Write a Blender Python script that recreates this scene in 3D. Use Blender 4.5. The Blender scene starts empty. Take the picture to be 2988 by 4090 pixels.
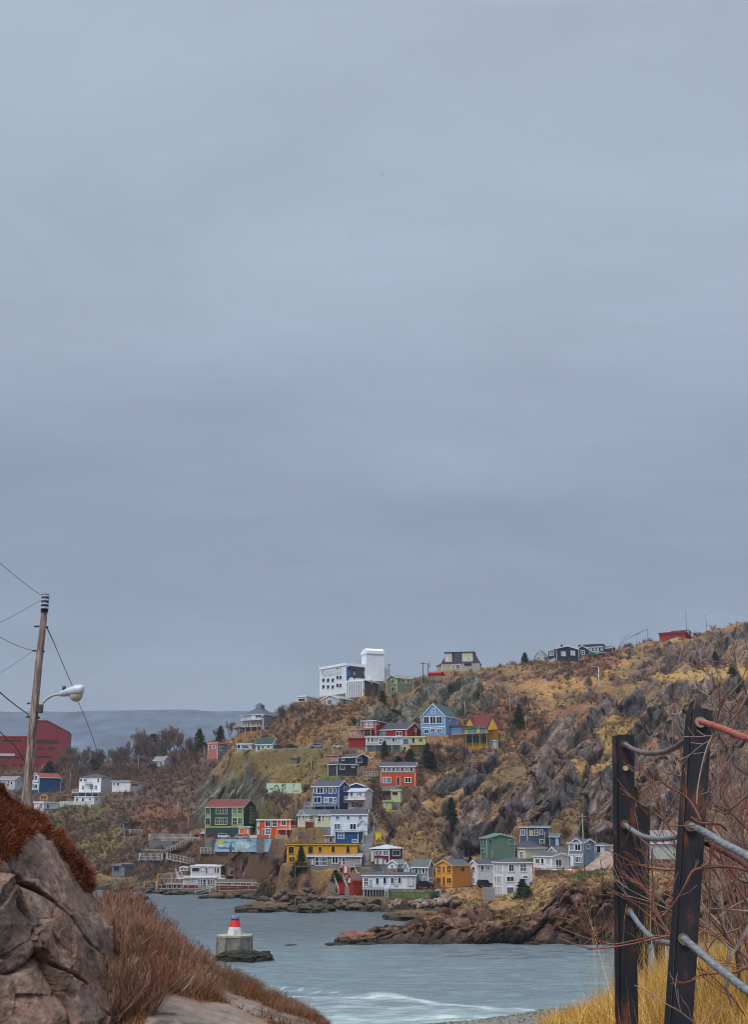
import bpy, math, random
import numpy as np
from mathutils import Vector, Matrix
random.seed(7)
R=math.radians
SC=bpy.context.scene
COL=SC.collection
# ---------------------------------------------------------------- camera
F=4650.0; CX=1494.0; CY=2045.0; CAMZ=19.0
PITCH=math.atan((3320-CY)/F)
cd=bpy.data.cameras.new('camera'); cam=bpy.data.objects.new('camera',cd); COL.objects.link(cam)
cd.sensor_fit='VERTICAL'; cd.sensor_height=24; cd.lens=24*F/4090
cd.clip_start=0.1; cd.clip_end=12000
cam.location=(0,0,CAMZ); cam.rotation_euler=(math.pi/2+PITCH,0,0)
SC.camera=cam
# ---------------------------------------------------------------- sky and light
SUN_EL=R(52); SUN_AZ=R(-35)
w=bpy.data.worlds.new('World'); SC.world=w; w.use_nodes=True
nt=w.node_tree; nt.nodes.clear()
def N(nt,t,**k):
    n=nt.nodes.new(t)
    for a,b in k.items():
        if a.startswith('i_'): n.inputs[a[2:].replace('_',' ')].default_value=b
        else: setattr(n,a,b)
    return n
L=nt.links.new
out=N(nt,'ShaderNodeOutputWorld'); bg=N(nt,'ShaderNodeBackground')
sky=N(nt,'ShaderNodeTexSky',sky_type='NISHITA',sun_disc=False); sky.sun_elevation=SUN_EL; sky.sun_rotation=SUN_AZ
skm=N(nt,'ShaderNodeVectorMath',operation='SCALE'); skm.inputs['Scale'].default_value=1.0
L(sky.outputs[0],skm.inputs[0])
tc=N(nt,'ShaderNodeTexCoord'); sep=N(nt,'ShaderNodeSeparateXYZ'); L(tc.outputs['Generated'],sep.inputs[0])
# cloud sheet seen in perspective: project the direction onto a layer
dv=N(nt,'ShaderNodeMath',operation='ADD'); dv.inputs[1].default_value=0.22; L(sep.outputs[2],dv.inputs[0])
pj=N(nt,'ShaderNodeVectorMath',operation='DIVIDE'); cmb=N(nt,'ShaderNodeCombineXYZ')
for i in range(3): L(dv.outputs[0],cmb.inputs[i])
L(tc.outputs['Generated'],pj.inputs[0]); L(cmb.outputs[0],pj.inputs[1])
mp=N(nt,'ShaderNodeMapping'); mp.inputs['Scale'].default_value=(.55,1.5,1.5); mp.inputs['Rotation'].default_value=(0,0,R(-14)); mp.inputs['Location'].default_value=(3.1,1.7,0.3); L(pj.outputs[0],mp.inputs[0])
n1=N(nt,'ShaderNodeTexNoise'); n1.inputs['Scale'].default_value=1.9; n1.inputs['Detail'].default_value=5; n1.inputs['Roughness'].default_value=0.45; n1.inputs['Distortion'].default_value=0.25
L(mp.outputs[0],n1.inputs['Vector'])
# elevation warped by the cloud noise
wm=N(nt,'ShaderNodeMath',operation='MULTIPLY_ADD'); wm.inputs[1].default_value=0.26; L(n1.outputs[0],wm.inputs[0]); L(sep.outputs[2],wm.inputs[2])
wa=N(nt,'ShaderNodeMath',operation='SUBTRACT'); wa.inputs[1].default_value=0.13; L(wm.outputs[0],wa.inputs[0])
rp=N(nt,'ShaderNodeValToRGB'); L(wa.outputs[0],rp.inputs[0])
def lin(r,g,b):
    f=lambda c:(c/255/12.92 if c/255<=0.04045 else ((c/255+0.055)/1.055)**2.4)
    return (f(r),f(g),f(b),1)
el=rp.color_ramp.elements
stops=[(0.0,(134,147,165)),(0.10,(136,149,169)),(0.18,(131,144,164)),(0.25,(129,141,161)),(0.34,(141,153,172)),(0.42,(150,162,180)),(0.52,(154,167,184)),(0.66,(157,170,186)),(0.80,(225,230,236)),(1.0,(255,255,255))]
el[0].position=0; el[0].color=lin(*stops[0][1]); el[1].position=1; el[1].color=(2.3,2.35,2.4,1)
for p,c in stops[1:-1]:
    e=el.new(p); e.color=lin(*c)
sc10=N(nt,'ShaderNodeVectorMath',operation='SCALE'); L(rp.outputs[0],sc10.inputs[0])
mp2=N(nt,'ShaderNodeMapping'); mp2.inputs['Scale'].default_value=(.9,1.5,1.4); mp2.inputs['Rotation'].default_value=(0,R(12),R(-24)); L(pj.outputs[0],mp2.inputs[0])
n2=N(nt,'ShaderNodeTexNoise'); n2.inputs['Scale'].default_value=1.6; n2.inputs['Detail'].default_value=9; n2.inputs['Roughness'].default_value=.68; n2.inputs['Distortion'].default_value=.4; L(mp2.outputs[0],n2.inputs['Vector'])
mr2=N(nt,'ShaderNodeMapRange'); mr2.inputs[1].default_value=.3; mr2.inputs[2].default_value=.7; mr2.inputs[3].default_value=8.8; mr2.inputs[4].default_value=10.6; L(n2.outputs[0],mr2.inputs[0]); L(mr2.outputs[0],sc10.inputs['Scale'])
mx=N(nt,'ShaderNodeMixRGB'); mx.inputs[0].default_value=0.95; L(skm.outputs[0],mx.inputs[1]); L(sc10.outputs[0],mx.inputs[2])
L(mx.outputs[0],bg.inputs[0]); bg.inputs[1].default_value=0.10; L(bg.outputs[0],out.inputs[0])
sd=bpy.data.lights.new('sun','SUN'); sd.energy=1.5; sd.angle=R(11); sd.color=(1,0.96,0.9)
sun=bpy.data.objects.new('sun',sd); COL.objects.link(sun)
sdir=Vector((math.sin(SUN_AZ)*math.cos(SUN_EL)*1.0,-math.cos(SUN_AZ)*math.cos(SUN_EL),math.sin(SUN_EL)))
sky.sun_rotation=math.atan2(sdir.x,sdir.y)
sun.rotation_euler=sdir.to_track_quat('Z','Y').to_euler()
vs=SC.view_settings; vs.view_transform='Standard'; vs.look='None'; vs.exposure=0.36; vs.gamma=1.0; vs.use_curve_mapping=False
SC.cycles.pixel_filter_type='BLACKMAN_HARRIS'; SC.cycles.filter_width=1.0; SC.cycles.max_bounces=5; SC.cycles.volume_bounces=0; SC.cycles.transparent_max_bounces=6
# ---------------------------------------------------------------- picture geometry: pixel -> direction -> point at distance D
CP,SP=math.cos(PITCH),math.sin(PITCH)
def ray(x,y):
    u=(x-CX)/F; v=-(y-CY)/F; Y=CP-v*SP
    return u/Y,(SP+v*CP)/Y
def at(x,y,D):
    a,e=ray(x,y); return Vector((a*D,D,CAMZ+e*D))
def eof(y): return ray(CX,y)[1]
def pix(X,Y,Z):
    Zr=Z-CAMZ; fw=Y*CP+Zr*SP; up=-Y*SP+Zr*CP
    return CX+F*X/fw, CY-F*up/fw
# ---------------------------------------------------------------- numpy noise
_rs=np.random.RandomState(3); _P=_rs.permutation(256); _P=np.concatenate([_P,_P]); _G=_rs.randn(256,3); _G/=np.linalg.norm(_G,axis=1)[:,None]
def pnoise(x,y,z):
    xi=np.floor(x).astype(int); yi=np.floor(y).astype(int); zi=np.floor(z).astype(int)
    xf=x-xi; yf=y-yi; zf=z-zi
    f=lambda t:t*t*t*(t*(t*6-15)+10)
    u,v,w_=f(xf),f(yf),f(zf); r=0
    for i in (0,1):
        for j in (0,1):
            for k in (0,1):
                h=_P[(_P[(_P[(xi+i)&255]+yi+j)&255]+zi+k)&255]; g=_G[h]
                d=g[...,0]*(xf-i)+g[...,1]*(yf-j)+g[...,2]*(zf-k)
                r=r+d*(u if i else 1-u)*(v if j else 1-v)*(w_ if k else 1-w_)
    return r*1.5
def fbm(x,y,z,o=4,ridge=False,gain=.5):
    s=0;a=1;t=0;f=1
    for i in range(o):
        n=pnoise(x*f+i*17.3,y*f+i*5.1,z*f+i*9.7)
        if ridge: n=1-2*np.abs(n)*1.4
        s=s+a*n;t+=a;a*=gain;f*=2.03
    return s/t
def smooth(a,b,x):
    t=np.clip((x-a)/(b-a),0,1); return t*t*(3-2*t)
# ---------------------------------------------------------------- naming helpers
def tag(o,label=None,cat=None,group=None,kind=None):
    if label: o['label']=label
    if cat: o['category']=cat
    if group: o['group']=group
    if kind: o['kind']=kind
    return o
def empty(name,loc=(0,0,0),rz=0.0,label=None,cat=None,group=None):
    o=bpy.data.objects.new(name,None); COL.objects.link(o); o.location=loc; o.rotation_euler=(0,0,rz); o.empty_display_size=0.3
    return tag(o,label,cat,group)
def copy_tree(o,parent=None):
    c=o.copy(); COL.objects.link(c); c.parent=parent
    for ch in o.children: copy_tree(ch,c)
    return c
class MB:
    def __init__(s): s.v=[]; s.f=[]
    def add(s,vs,fs):
        n=len(s.v); s.v+= [tuple(p) for p in vs]; s.f+=[tuple(i+n for i in f) for f in fs]; return s
    def box(s,x0,x1,y0,y1,z0,z1):
        vs=[(x,y,z) for z in (z0,z1) for y in (y0,y1) for x in (x0,x1)]
        return s.add(vs,[(0,2,3,1),(4,5,7,6),(0,1,5,4),(2,6,7,3),(0,4,6,2),(1,3,7,5)])
    def bar(s,p,q,w,h=None):          # rectangular bar from p to q
        h=h or w; p=Vector(p);q=Vector(q);d=(q-p).normalized()
        u=d.cross(Vector((0,0,1)))
        u=u.normalized() if u.length>1e-3 else Vector((1,0,0))
        v=u.cross(d).normalized(); u=u*w/2; v=v*h/2
        vs=[c+a*u+b*v for c in (p,q) for a,b in ((-1,-1),(1,-1),(1,1),(-1,1))]
        return s.add(vs,[(0,1,2,3),(7,6,5,4),(0,4,5,1),(1,5,6,2),(2,6,7,3),(3,7,4,0)])
    def tube(s,pts,rad,n=6,cap=True):
        pts=[Vector(p) for p in pts]; m=len(pts)
        if not hasattr(rad,'__len__'): rad=[rad]*m
        ref=Vector((0.13,0.31,0.94)); vs=[]
        for i,p in enumerate(pts):
            d=(pts[min(i+1,m-1)]-pts[max(i-1,0)]).normalized()
            u=d.cross(ref); u=u.normalized() if u.length>1e-3 else Vector((1,0,0)); v=d.cross(u)
            for k in range(n):
                t=2*math.pi*k/n; vs.append(p+(u*math.cos(t)+v*math.sin(t))*rad[i])
        fs=[(i*n+k,i*n+(k+1)%n,(i+1)*n+(k+1)%n,(i+1)*n+k) for i in range(m-1) for k in range(n)]
        if cap: fs+=[tuple(reversed(range(n))),tuple((m-1)*n+k for k in range(n))]
        return s.add(vs,fs)
    def extr(s,poly,d):               # polygon (3-D points) pushed along d
        n=len(poly); vs=[Vector(p) for p in poly]+[Vector(p)+Vector(d) for p in poly]
        return s.add(vs,[tuple(range(n)),tuple(reversed(range(n,2*n)))]+[(i,(i+1)%n+0,(i+1)%n+n,i+n)[::-1] for i in range(n)])
    def build(s,name,mat,parent=None,smooth=False):
        me=bpy.data.meshes.new(name); me.from_pydata(s.v,[],s.f); me.validate(); me.update()
        if smooth: me.polygons.foreach_set('use_smooth',[True]*len(me.polygons))
        o=bpy.data.objects.new(name,me); COL.objects.link(o)
        if mat: me.materials.append(mat)
        if parent: o.parent=parent
        return o
def npmesh(name,v,f,mat,col=None,smooth=False,parent=None):
    """v (n,3), f (m,k) arrays -> mesh object; col (n,3) linear colours"""
    me=bpy.data.meshes.new(name); n=len(v); m,k=f.shape
    me.vertices.add(n); me.vertices.foreach_set('co',np.ascontiguousarray(v,dtype=np.float32).ravel())
    me.loops.add(m*k); me.loops.foreach_set('vertex_index',np.ascontiguousarray(f,dtype=np.int32).ravel())
    me.polygons.add(m); me.polygons.foreach_set('loop_start',np.arange(0,m*k,k,dtype=np.int32))
    try: me.polygons.foreach_set('loop_total',np.full(m,k,dtype=np.int32))
    except Exception: pass
    if smooth: me.polygons.foreach_set('use_smooth',np.ones(m,dtype=bool))
    me.update(calc_edges=True)
    if col is not None:
        ca=me.color_attributes.new('Col','FLOAT_COLOR','POINT')
        c4=np.ones((n,4),dtype=np.float32); c4[:,:col.shape[1]]=col; ca.data.foreach_set('color',c4.ravel())
    o=bpy.data.objects.new(name,me); COL.objects.link(o)
    if mat: me.materials.append(mat)
    if parent: o.parent=parent
    return o
# ---------------------------------------------------------------- materials
_M={}
def newmat(name):
    m=bpy.data.materials.new(name); m.use_nodes=True; nt=m.node_tree; b=nt.nodes['Principled BSDF']; return m,nt,b
def paint(c,rough=.65,var=.12,scale=1.2,metal=0.0,bump=0.0,boards=0.0,name='paint',streak=0.0):
    key=(tuple(c),rough,var,scale,metal,bump,boards,streak)
    if key in _M: return _M[key]
    m,nt,b=newmat(name); L=nt.links.new
    c=lin(*c)
    tc=N(nt,'ShaderNodeTexCoord'); no=N(nt,'ShaderNodeTexNoise'); no.inputs['Scale'].default_value=scale; no.inputs['Detail'].default_value=5
    mp=N(nt,'ShaderNodeMapping'); L(tc.outputs['Object'],mp.inputs[0]); mp.inputs['Scale'].default_value=(1,1,1-streak*.85); L(mp.outputs[0],no.inputs['Vector'])
    mr=N(nt,'ShaderNodeMapRange'); mr.inputs[1].default_value=.25; mr.inputs[2].default_value=.75; mr.inputs[3].default_value=1-var*1.4; mr.inputs[4].default_value=1+var*.6
    L(no.outputs[0],mr.inputs[0])
    sm=N(nt,'ShaderNodeVectorMath',operation='SCALE'); sm.inputs[0].default_value=c[:3]; L(mr.outputs[0],sm.inputs['Scale'])
    L(sm.outputs[0],b.inputs['Base Color'])
    b.inputs['Roughness'].default_value=rough; b.inputs['Metallic'].default_value=metal
    if boards:
        wv=N(nt,'ShaderNodeTexWave',wave_type='BANDS',bands_direction='Z',wave_profile='SAW'); wv.inputs['Scale'].default_value=boards
        L(tc.outputs['Object'],wv.inputs['Vector'])
        bp=N(nt,'ShaderNodeBump'); bp.inputs['Strength'].default_value=.6; bp.inputs['Distance'].default_value=.03; L(wv.outputs[0],bp.inputs['Height']); L(bp.outputs[0],b.inputs['Normal'])
    elif bump:
        bp=N(nt,'ShaderNodeBump'); bp.inputs['Strength'].default_value=bump; bp.inputs['Distance'].default_value=.05; L(no.outputs[0],bp.inputs['Height']); L(bp.outputs[0],b.inputs['Normal'])
    _M[key]=m; return m
def glassmat(name='window_glass',c=(28,34,44)):
    k=('glass',c)
    if k in _M: return _M[k]
    m,nt,b=newmat(name); b.inputs['Base Color'].default_value=lin(*c); b.inputs['Roughness'].default_value=.12; b.inputs['Specular IOR Level'].default_value=.5
    _M[k]=m; return m
def attrmat(name,rough=.9,nscale=2.5,bump=.5,dist=.3,var=.35,scale2=None,strata=False,spec=.3):
    m,nt,b=newmat(name); L=nt.links.new
    at_=N(nt,'ShaderNodeAttribute',attribute_name='Col'); tc=N(nt,'ShaderNodeTexCoord')
    no=N(nt,'ShaderNodeTexNoise'); no.inputs['Scale'].default_value=nscale; no.inputs['Detail'].default_value=8; no.inputs['Roughness'].default_value=.65; L(tc.outputs['Object'],no.inputs['Vector'])
    mr=N(nt,'ShaderNodeMapRange'); mr.inputs[1].default_value=.3; mr.inputs[2].default_value=.7; mr.inputs[3].default_value=1-var; mr.inputs[4].default_value=1+var; L(no.outputs[0],mr.inputs[0])
    sm=N(nt,'ShaderNodeVectorMath',operation='SCALE'); L(at_.outputs['Color'],sm.inputs[0]); L(mr.outputs[0],sm.inputs['Scale']); L(sm.outputs[0],b.inputs['Base Color'])
    b.inputs['Roughness'].default_value=rough; b.inputs['Specular IOR Level'].default_value=spec
    if bump:
        bp=N(nt,'ShaderNodeBump'); bp.inputs['Strength'].default_value=bump; bp.inputs['Distance'].default_value=dist; L(no.outputs[0],bp.inputs['Height']); L(bp.outputs[0],b.inputs['Normal'])
    return m
# ---------------------------------------------------------------- base shape of the far shore
AREF=lambda x: ray(x,3300)[0]
# x: waterline y, then distances at y=3450,3300,3150,3000,2850,2700
C1=[(-500,3558,430,465,520,690,0,0),(0,3558,430,465,520,690,0,0),(350,3556,430,462,515,640,0,0),(600,3556,428,460,505,610,0,0),
(740,3556,428,462,505,580,0,0),(850,3557,427,456,484,565,0,0),(950,3572,404,430,450,474,0,0),(1100,3605,362,392,412,442,505,0),(1300,3628,328,347,374,410,455,0),
(1500,3640,322,343,374,410,455,0),(1700,3652,322,348,374,408,455,0),(1900,3655,336,356,378,410,455,0),(2100,3655,338,357,378,410,452,510),(2300,3655,338,355,376,408,448,505),(2500,3655,338,352,372,405,446,500),(3500,3655,338,352,372,405,446,500)]
RG=[(-500,3045,900),(0,3045,900),(300,3045,850),(550,3025,760),(700,2995,700),(850,2965,640),(930,2930,580),(1050,2905,550),(1110,2865,540),(1150,2815,530),(1250,2798,525),(1450,2775,525),(1560,2740,525),(1700,2690,530),(1765,2676,535),(1930,2658,545),(2130,2643,555),(2226,2628,560),(2342,2620,565),(2471,2583,580),(2546,2570,585),(2632,2545,590),(2767,2530,600),(2853,2508,600),(2988,2476,600),(3300,2400,600),(3600,2330,600)]
C2=[(1345,[(214,None,-3),(900,None,-3)]),(1400,[(212,None,-2),(217,None,.3),(222,3750,0),(232,None,-2)]),(1500,[(213,None,-2),(216,None,.3),(222,3728,0),(232,3716,0),(245,None,-2)]),
(1650,[(213,None,-2),(216,None,.3),(221,3702,0),(240,3680,0),(256,None,-2)]),(1750,[(212,None,-2),(216,None,.3),(221,3695,0),(245,3665,0),(264,3648,0),(280,None,-1)]),
(1850,[(212,None,-2),(216,None,.3),(221,3690,0),(245,3650,0),(275,3630,0),(300,3600,0),(340,3560,0)]),(1950,[(212,None,-2),(216,None,.3),(221,3690,0),(242,3645,0),(270,3620,0),(300,3590,0),(320,3560,0)]),
(2050,[(212,None,-2),(216,None,.3),(221,3690,0),(240,3640,0),(265,3590,0),(300,3570,0),(320,3530,0)]),(2150,[(212,None,-2),(216,None,.3),(220,3680,0),(235,3620,0),(262,3560,0),(290,3530,0),(325,3490,0)]),
(2250,[(212,None,-2),(216,None,.3),(219,3640,0),(228,3575,0),(262,3530,0),(300,3500,0),(330,3480,0)]),(2400,[(212,None,-2),(216,None,.3),(218,3620,0),(223,3560,0),(250,3520,0),(300,3480,0),(335,3460,0)]),
(3600,[(212,None,-2),(216,None,.3),(218,3620,0),(223,3560,0),(250,3520,0),(300,3480,0),(335,3460,0)])]
NA=880; AG=np.linspace(-.47,.47,NA)
DG=np.concatenate([np.arange(196,214,.6),np.arange(214,232,.14),np.arange(232,300,.6),np.arange(300,470,.38),np.arange(470,640,1.0),np.arange(640,1300,6.0),np.array([1400,1600,2000,2600])]); ND=len(DG)
HAZE=0.00010
def build_base():
    yk=[3450,3300,3150,3000,2850,2700]; ek=[eof(y) for y in yk]
    ca=np.array([AREF(c[0]) for c in C1])
    ra=np.array([ray(x,y)[0] for x,y,D in RG]); rz=np.array([CAMZ+ray(x,y)[1]*D for x,y,D in RG]); rd=np.array([D for *_,D in RG])
    H=np.zeros((NA,ND))
    D0=np.array([19/-eof(c[1]) for c in C1])
    for i,a in enumerate(AG):
        d0=np.interp(a,ca,D0); dr=np.interp(a,ra,rd); zr=np.interp(a,ra,rz); er=(zr-CAMZ)/dr
        kd=[d0-12,d0]; kz=[-4,0.0]
        for j in range(6):
            vals=np.array([c[2+j] if c[2+j]>0 else 9999 for c in C1]); d=np.interp(a,ca,vals)
            if d<dr-25 and ek[j]<er-.004 and d>kd[-1]+3: kd.append(d); kz.append(CAMZ+ek[j]*d)
        kd+= [dr,dr+60,dr+250,2600]; kz+=[zr,zr-4,max(zr-60,25),20]
        H[i]=np.interp(DG,kd,kz)
    # smooth across and along
    for _ in range(2):
        k=7; pad=np.pad(H,((k,k),(0,0)),mode='edge'); H=sum(pad[j:j+NA] for j in range(2*k+1))/(2*k+1)
    k=4; near=DG<640; nn=near.sum(); pad=np.pad(H[:,:nn],((0,0),(k,k)),mode='edge'); H[:,:nn]=sum(pad[:,j:j+nn] for j in range(2*k+1))/(2*k+1)
    c2a=np.array([AREF(c[0]) for c in C2]); P=[]
    for x,kn in C2:
        d=[k[0] for k in kn]; z=[(k[2] if k[1] is None else CAMZ+eof(k[1])*k[0]) for k in kn]
        d=[190]+d+[2600]; z=[-4]+z+[z[-1] if x>1800 else -4]; P.append(np.interp(DG,d,z))
    P=np.array(P); H2=np.zeros((NA,ND))
    for j in range(ND): H2[:,j]=np.interp(AG,c2a,P[:,j])
    H2[AG<c2a[0]]=-4
    return np.maximum(H,H2)
HB=build_base()
def hcol(a):
    i=np.clip((a-AG[0])/(AG[1]-AG[0]),0,NA-1.001); k=int(i); t=i-k; return HB[k]*(1-t)+HB[k+1]*t
def hit(x,y):
    """first place where the sight line through (x,y) meets the slope -> (X,Y,Z)"""
    a,e=ray(x,y); h=hcol(a); ee=(h-CAMZ)/DG; idx=np.nonzero(ee>=e)[0]
    if len(idx)==0:
        m=DG<1000; k=int(np.argmax(np.where(m,ee,-9))); D=DG[k]; return Vector((a*D,D,h[k]))
    k=idx[0]
    if k==0: D=DG[0]
    else:
        t=(e-ee[k-1])/(ee[k]-ee[k-1]+1e-12); D=DG[k-1]+t*(DG[k]-DG[k-1])
    return Vector((a*D,D,CAMZ+e*D))
# ---------------------------------------------------------------- frames in which positions were read from the photograph
FR={'Z1':(0,2300,2.203),'Z2':(750,2750,2.7533),'Z3':(1150,2500,2.7533),'Z4':(1650,2500,2.7533),'Z5':(2100,2400,1.8604),'Y1':(1100,2950,2.7533),'Y2':(450,3200,2.36),'Y3':(1100,3300,2.36),'Y4':(1650,3250,2.065),'Y6':(0,3050,1.2237),'Y7':(2250,2700,1.626),'W2':(550,3300,3.0036),'W5':(2450,3050,2.1747),'W3':(0,2750,4.523),'S':(0,0,1.0)}
def px(fr,x,y):
    ox,oy,k=FR[fr]; return ox+x/k, oy+y/k
# palette (display colours of the paint itself)
WHITE=(230,232,236); DK=(38,40,46); SLATE=(62,64,74); NAVY=(34,46,66); RED=(150,24,30); MAROON=(104,28,38); CREAM=(216,216,180); OCHRE=(206,146,20); ORANGE=(226,92,14); SKYB=(108,158,210); CBLUE=(46,76,132); TEALB=(12,78,128); DGREEN=(20,66,64); MINT=(160,200,178); GREY=(132,132,134); LGREY=(168,172,178); OLIVE=(112,128,100); SAGE=(96,128,116); BRICK=(128,52,40); RUST=(196,78,30)
HS=[]
def H(name,label,fr,x0,xc,x1,yb,ye,yr,roof,th,wall,roofc,trim,wins=(),**k):
    HS.append(dict(name=name,label=label,fr=fr,x0=x0,xc=xc,x1=x1,yb=yb,ye=ye,yr=yr,roof=roof,th=th,wall=wall,roofc=roofc,trim=trim,wins=wins,**k))
W_=WHITE
# --- far left of the town
H('office_building','dark red brick office building with bands of dark windows, left of the wooden pole top','W3',450,1180,1190,1560,790,590,'gsp',4,(132,28,36),(124,32,38),(132,28,36),[(640,935,1050,985,'b'),(660,1065,790,1095,'b'),(860,1065,990,1095,'b'),(640,1215,930,1250,'b'),(640,1370,700,1390,'b')],depth=30,D=760,noframe=1)
H('office_building','long low red wing of the brick offices at the left picture edge','W3',-320,448,449,1560,880,860,'flat',3,(132,28,38),(180,30,38),(132,28,38),[(60,925,390,950,'b'),(-150,1170,260,1215,'w'),(-200,1230,330,1250,'b'),(0,1370,100,1410,'b'),(220,1370,260,1410,'b'),(350,1370,400,1410,'b')],depth=24,D=765,noframe=1)
H('house','blue house with a red roof and white windowed end beside the wooden pole','Z1',262,335,527,1905,1772,1735,'gB',62,TEALB,(128,52,44),W_,[(280,1760,300,1795),(305,1760,325,1795),(275,1830,295,1870),(300,1835,325,1870)],panels=[(266,1757,333,1815,W_),(266,1825,333,1880,W_)])
H('house','tiny tan shed house just below the blue house','Z1',345,415,440,1975,1925,1905,'gB',20,(190,150,90),(70,50,50),(190,150,90),[(360,1935,375,1960),(385,1935,400,1960)])
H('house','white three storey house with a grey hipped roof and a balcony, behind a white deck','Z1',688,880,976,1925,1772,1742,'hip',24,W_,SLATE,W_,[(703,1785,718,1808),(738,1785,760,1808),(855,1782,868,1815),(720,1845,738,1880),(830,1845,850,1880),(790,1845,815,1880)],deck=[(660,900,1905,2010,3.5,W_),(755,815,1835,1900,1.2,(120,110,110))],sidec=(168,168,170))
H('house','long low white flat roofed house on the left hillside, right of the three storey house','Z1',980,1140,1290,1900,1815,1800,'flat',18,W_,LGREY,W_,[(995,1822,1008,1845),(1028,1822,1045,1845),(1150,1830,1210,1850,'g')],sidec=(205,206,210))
H('house','small white one storey house under the deck of the three storey white house','Z1',648,822,880,2012,1945,1938,'flat',25,W_,W_,W_,[(668,1957,682,1985),(718,1957,735,1985),(780,1958,800,1975),(840,1960,855,1972)])
H('house','white cottage with rounded side closest to the orange heath','Z1',290,375,508,2092,1998,1985,'flat',30,W_,W_,W_,[(345,2005,365,2045),(405,2012,430,2040),(480,2000,492,2010),(380,2070,395,2085),(420,2068,440,2085)],eaveband=(388,500,2055,SLATE))
H('house','pale low house left of the wooden pole','Z1',-30,120,190,1880,1790,1765,'gA',24,(200,200,205),(120,116,120),W_,[(62,1805,75,1850),(90,1812,105,1835),(150,1800,165,1830)])
H('house','white and grey house half hidden by bare trees up the left valley','Z1',1345,1440,1490,1680,1620,1590,'gA',30,(180,184,188),(120,124,130),W_,[(1400,1640,1425,1660),(1360,1640,1375,1655)])
H('shed','small blue fishing shed on the left slope with wooden steps','Y2',85,150,262,262,205,190,'flat',35,(70,92,116),(90,84,80),(90,80,70),[(100,210,140,245),(180,215,200,240)],panels=[(155,205,255,250,(112,96,84))])
# --- ridge and upper slope
H('house','large slate roofed villa with verandahs on the skyline above the left valley','Z2',600,830,985,455,285,200,'hip',28,(126,140,156),(74,88,104),W_,[(660,292,690,330),(695,292,745,335,'w'),(750,292,800,330),(815,300,835,330),(620,375,645,420),(655,378,685,420),(755,378,785,420),(850,425,895,480),(905,425,980,470)],deck=[(530,800,430,500,3,(200,190,160)),(600,815,350,0,1.6,W_)],extra='turret')
H('shop','row building front painted salmon pink and blue, left end of the upper road','Z2',215,322,540,775,600,585,'flat',30,(184,112,100),(200,120,90),W_,[(230,630,250,655),(270,625,300,655),(345,640,365,680),(380,640,400,680),(440,640,460,680),(480,640,500,680),(345,700,365,740),(385,700,405,740),(450,700,465,735)],panels=[(328,618,425,765,(110,142,178)),(432,620,532,745,(176,194,190))])
H('shop','pale mint low shop in the middle of the upper road row','Z2',540,700,760,690,612,600,'flat',20,(150,176,168),(176,200,196),W_,[(590,625,660,655,'g'),(670,625,700,665,'w'),(545,610,575,660,'b')])
H('house','cottage with dark green roof and white gable beside the mint shop','Z2',745,925,985,690,610,550,'gA',20,(186,198,204),(18,62,58),W_,[(770,630,790,680,'b'),(815,635,835,660),(878,625,905,660),(940,625,960,660),(845,660,920,690,'b')])
H('garage','grey green box garage with a yellow light set into the grassy bank','Z2',1130,1200,1243,825,765,755,'flat',30,(112,112,100),(120,118,108),(120,118,110),[(1210,762,1235,790,'y')])
H('apartment_building','white hotel block with rows of square windows and dark grey panels on the ridge','Z3',350,640,862,740,432,415,'flat',52,(221,228,232),(235,240,245),W_,[(x,y,x+28,y+38,'n') for x in (378,430,482) for y in (493,578,652)]+[(x,y,x+26,y+38,'n') for x in (533,566) for y in (462,548,635)]+[(662,460,676,490,'n'),(720,470,740,500,'n'),(720,550,740,580,'n'),(836,460,856,490,'n'),(836,548,856,580,'n'),(662,548,676,580,'n')],panels=[(672,440,858,582,(58,58,72)),(640,448,668,608,(24,98,190)),(722,502,738,545,(150,150,156)),(830,495,858,545,(150,150,156)),(385,500,590,530,(190,200,206))],D=512,depth=24)
H('tower_block','tall windowless white tower on the ridge','Z3',812,866,1058,600,300,268,'flat',70,(222,226,232),(240,243,248),W_,[],D=516,cap=1)
H('podium_building','dark lower block of the ridge buildings with white vertical fins','Z3',640,840,1000,770,600,590,'flat',30,(70,72,84),(221,228,232),W_,[(905,600,925,635,'w')],D=506,fins=8)
H('house','white flat roofed bungalow on the ridge left of the white block','Z3',105,200,312,832,775,765,'flat',30,(196,200,210),(240,242,246),W_,[(120,800,190,825,'b')],D=522)
H('house','pale grey bungalow with a low roof below the white ridge block','Z3',370,560,800,885,795,760,'gB',40,(176,182,186),(140,144,148),W_,[(400,820,420,860,'g'),(440,812,480,860,'g'),(600,800,640,860,'g'),(765,800,785,840,'b')],D=500)
H('house','olive green two storey house with cream windows right of the white tower','Z3',1090,1200,1375,735,570,540,'gB',60,OLIVE,(120,126,116),(205,206,170),[(1135,588,1165,635),(1168,588,1192,635),(1252,590,1285,628),(1286,590,1310,628),(1312,590,1340,628),(1135,675,1165,715),(1168,675,1192,715)],D=506)
H('house','slate mansard roofed house with dormers on top of the ridge','Z4',318,732,740,490,402,292,'mans',5,(168,166,150),(50,52,72),W_,[(430,430,455,470),(480,430,515,470),(555,345,580,385),(600,345,645,385),(360,345,385,385),(560,410,650,440,'b')],depth=10)
H('shed','low bright red roofed shed beside the mansard house','Z4',168,300,345,552,520,502,'gA',15,(150,36,44),(170,28,40),(150,36,44),[])
H('house','small grey white gabled house left of the dark blue ridge house','Z4',1332,1440,1490,375,330,270,'gB',40,(180,182,184),(96,112,122),W_,[(1370,340,1400,360,'g')])
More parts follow.
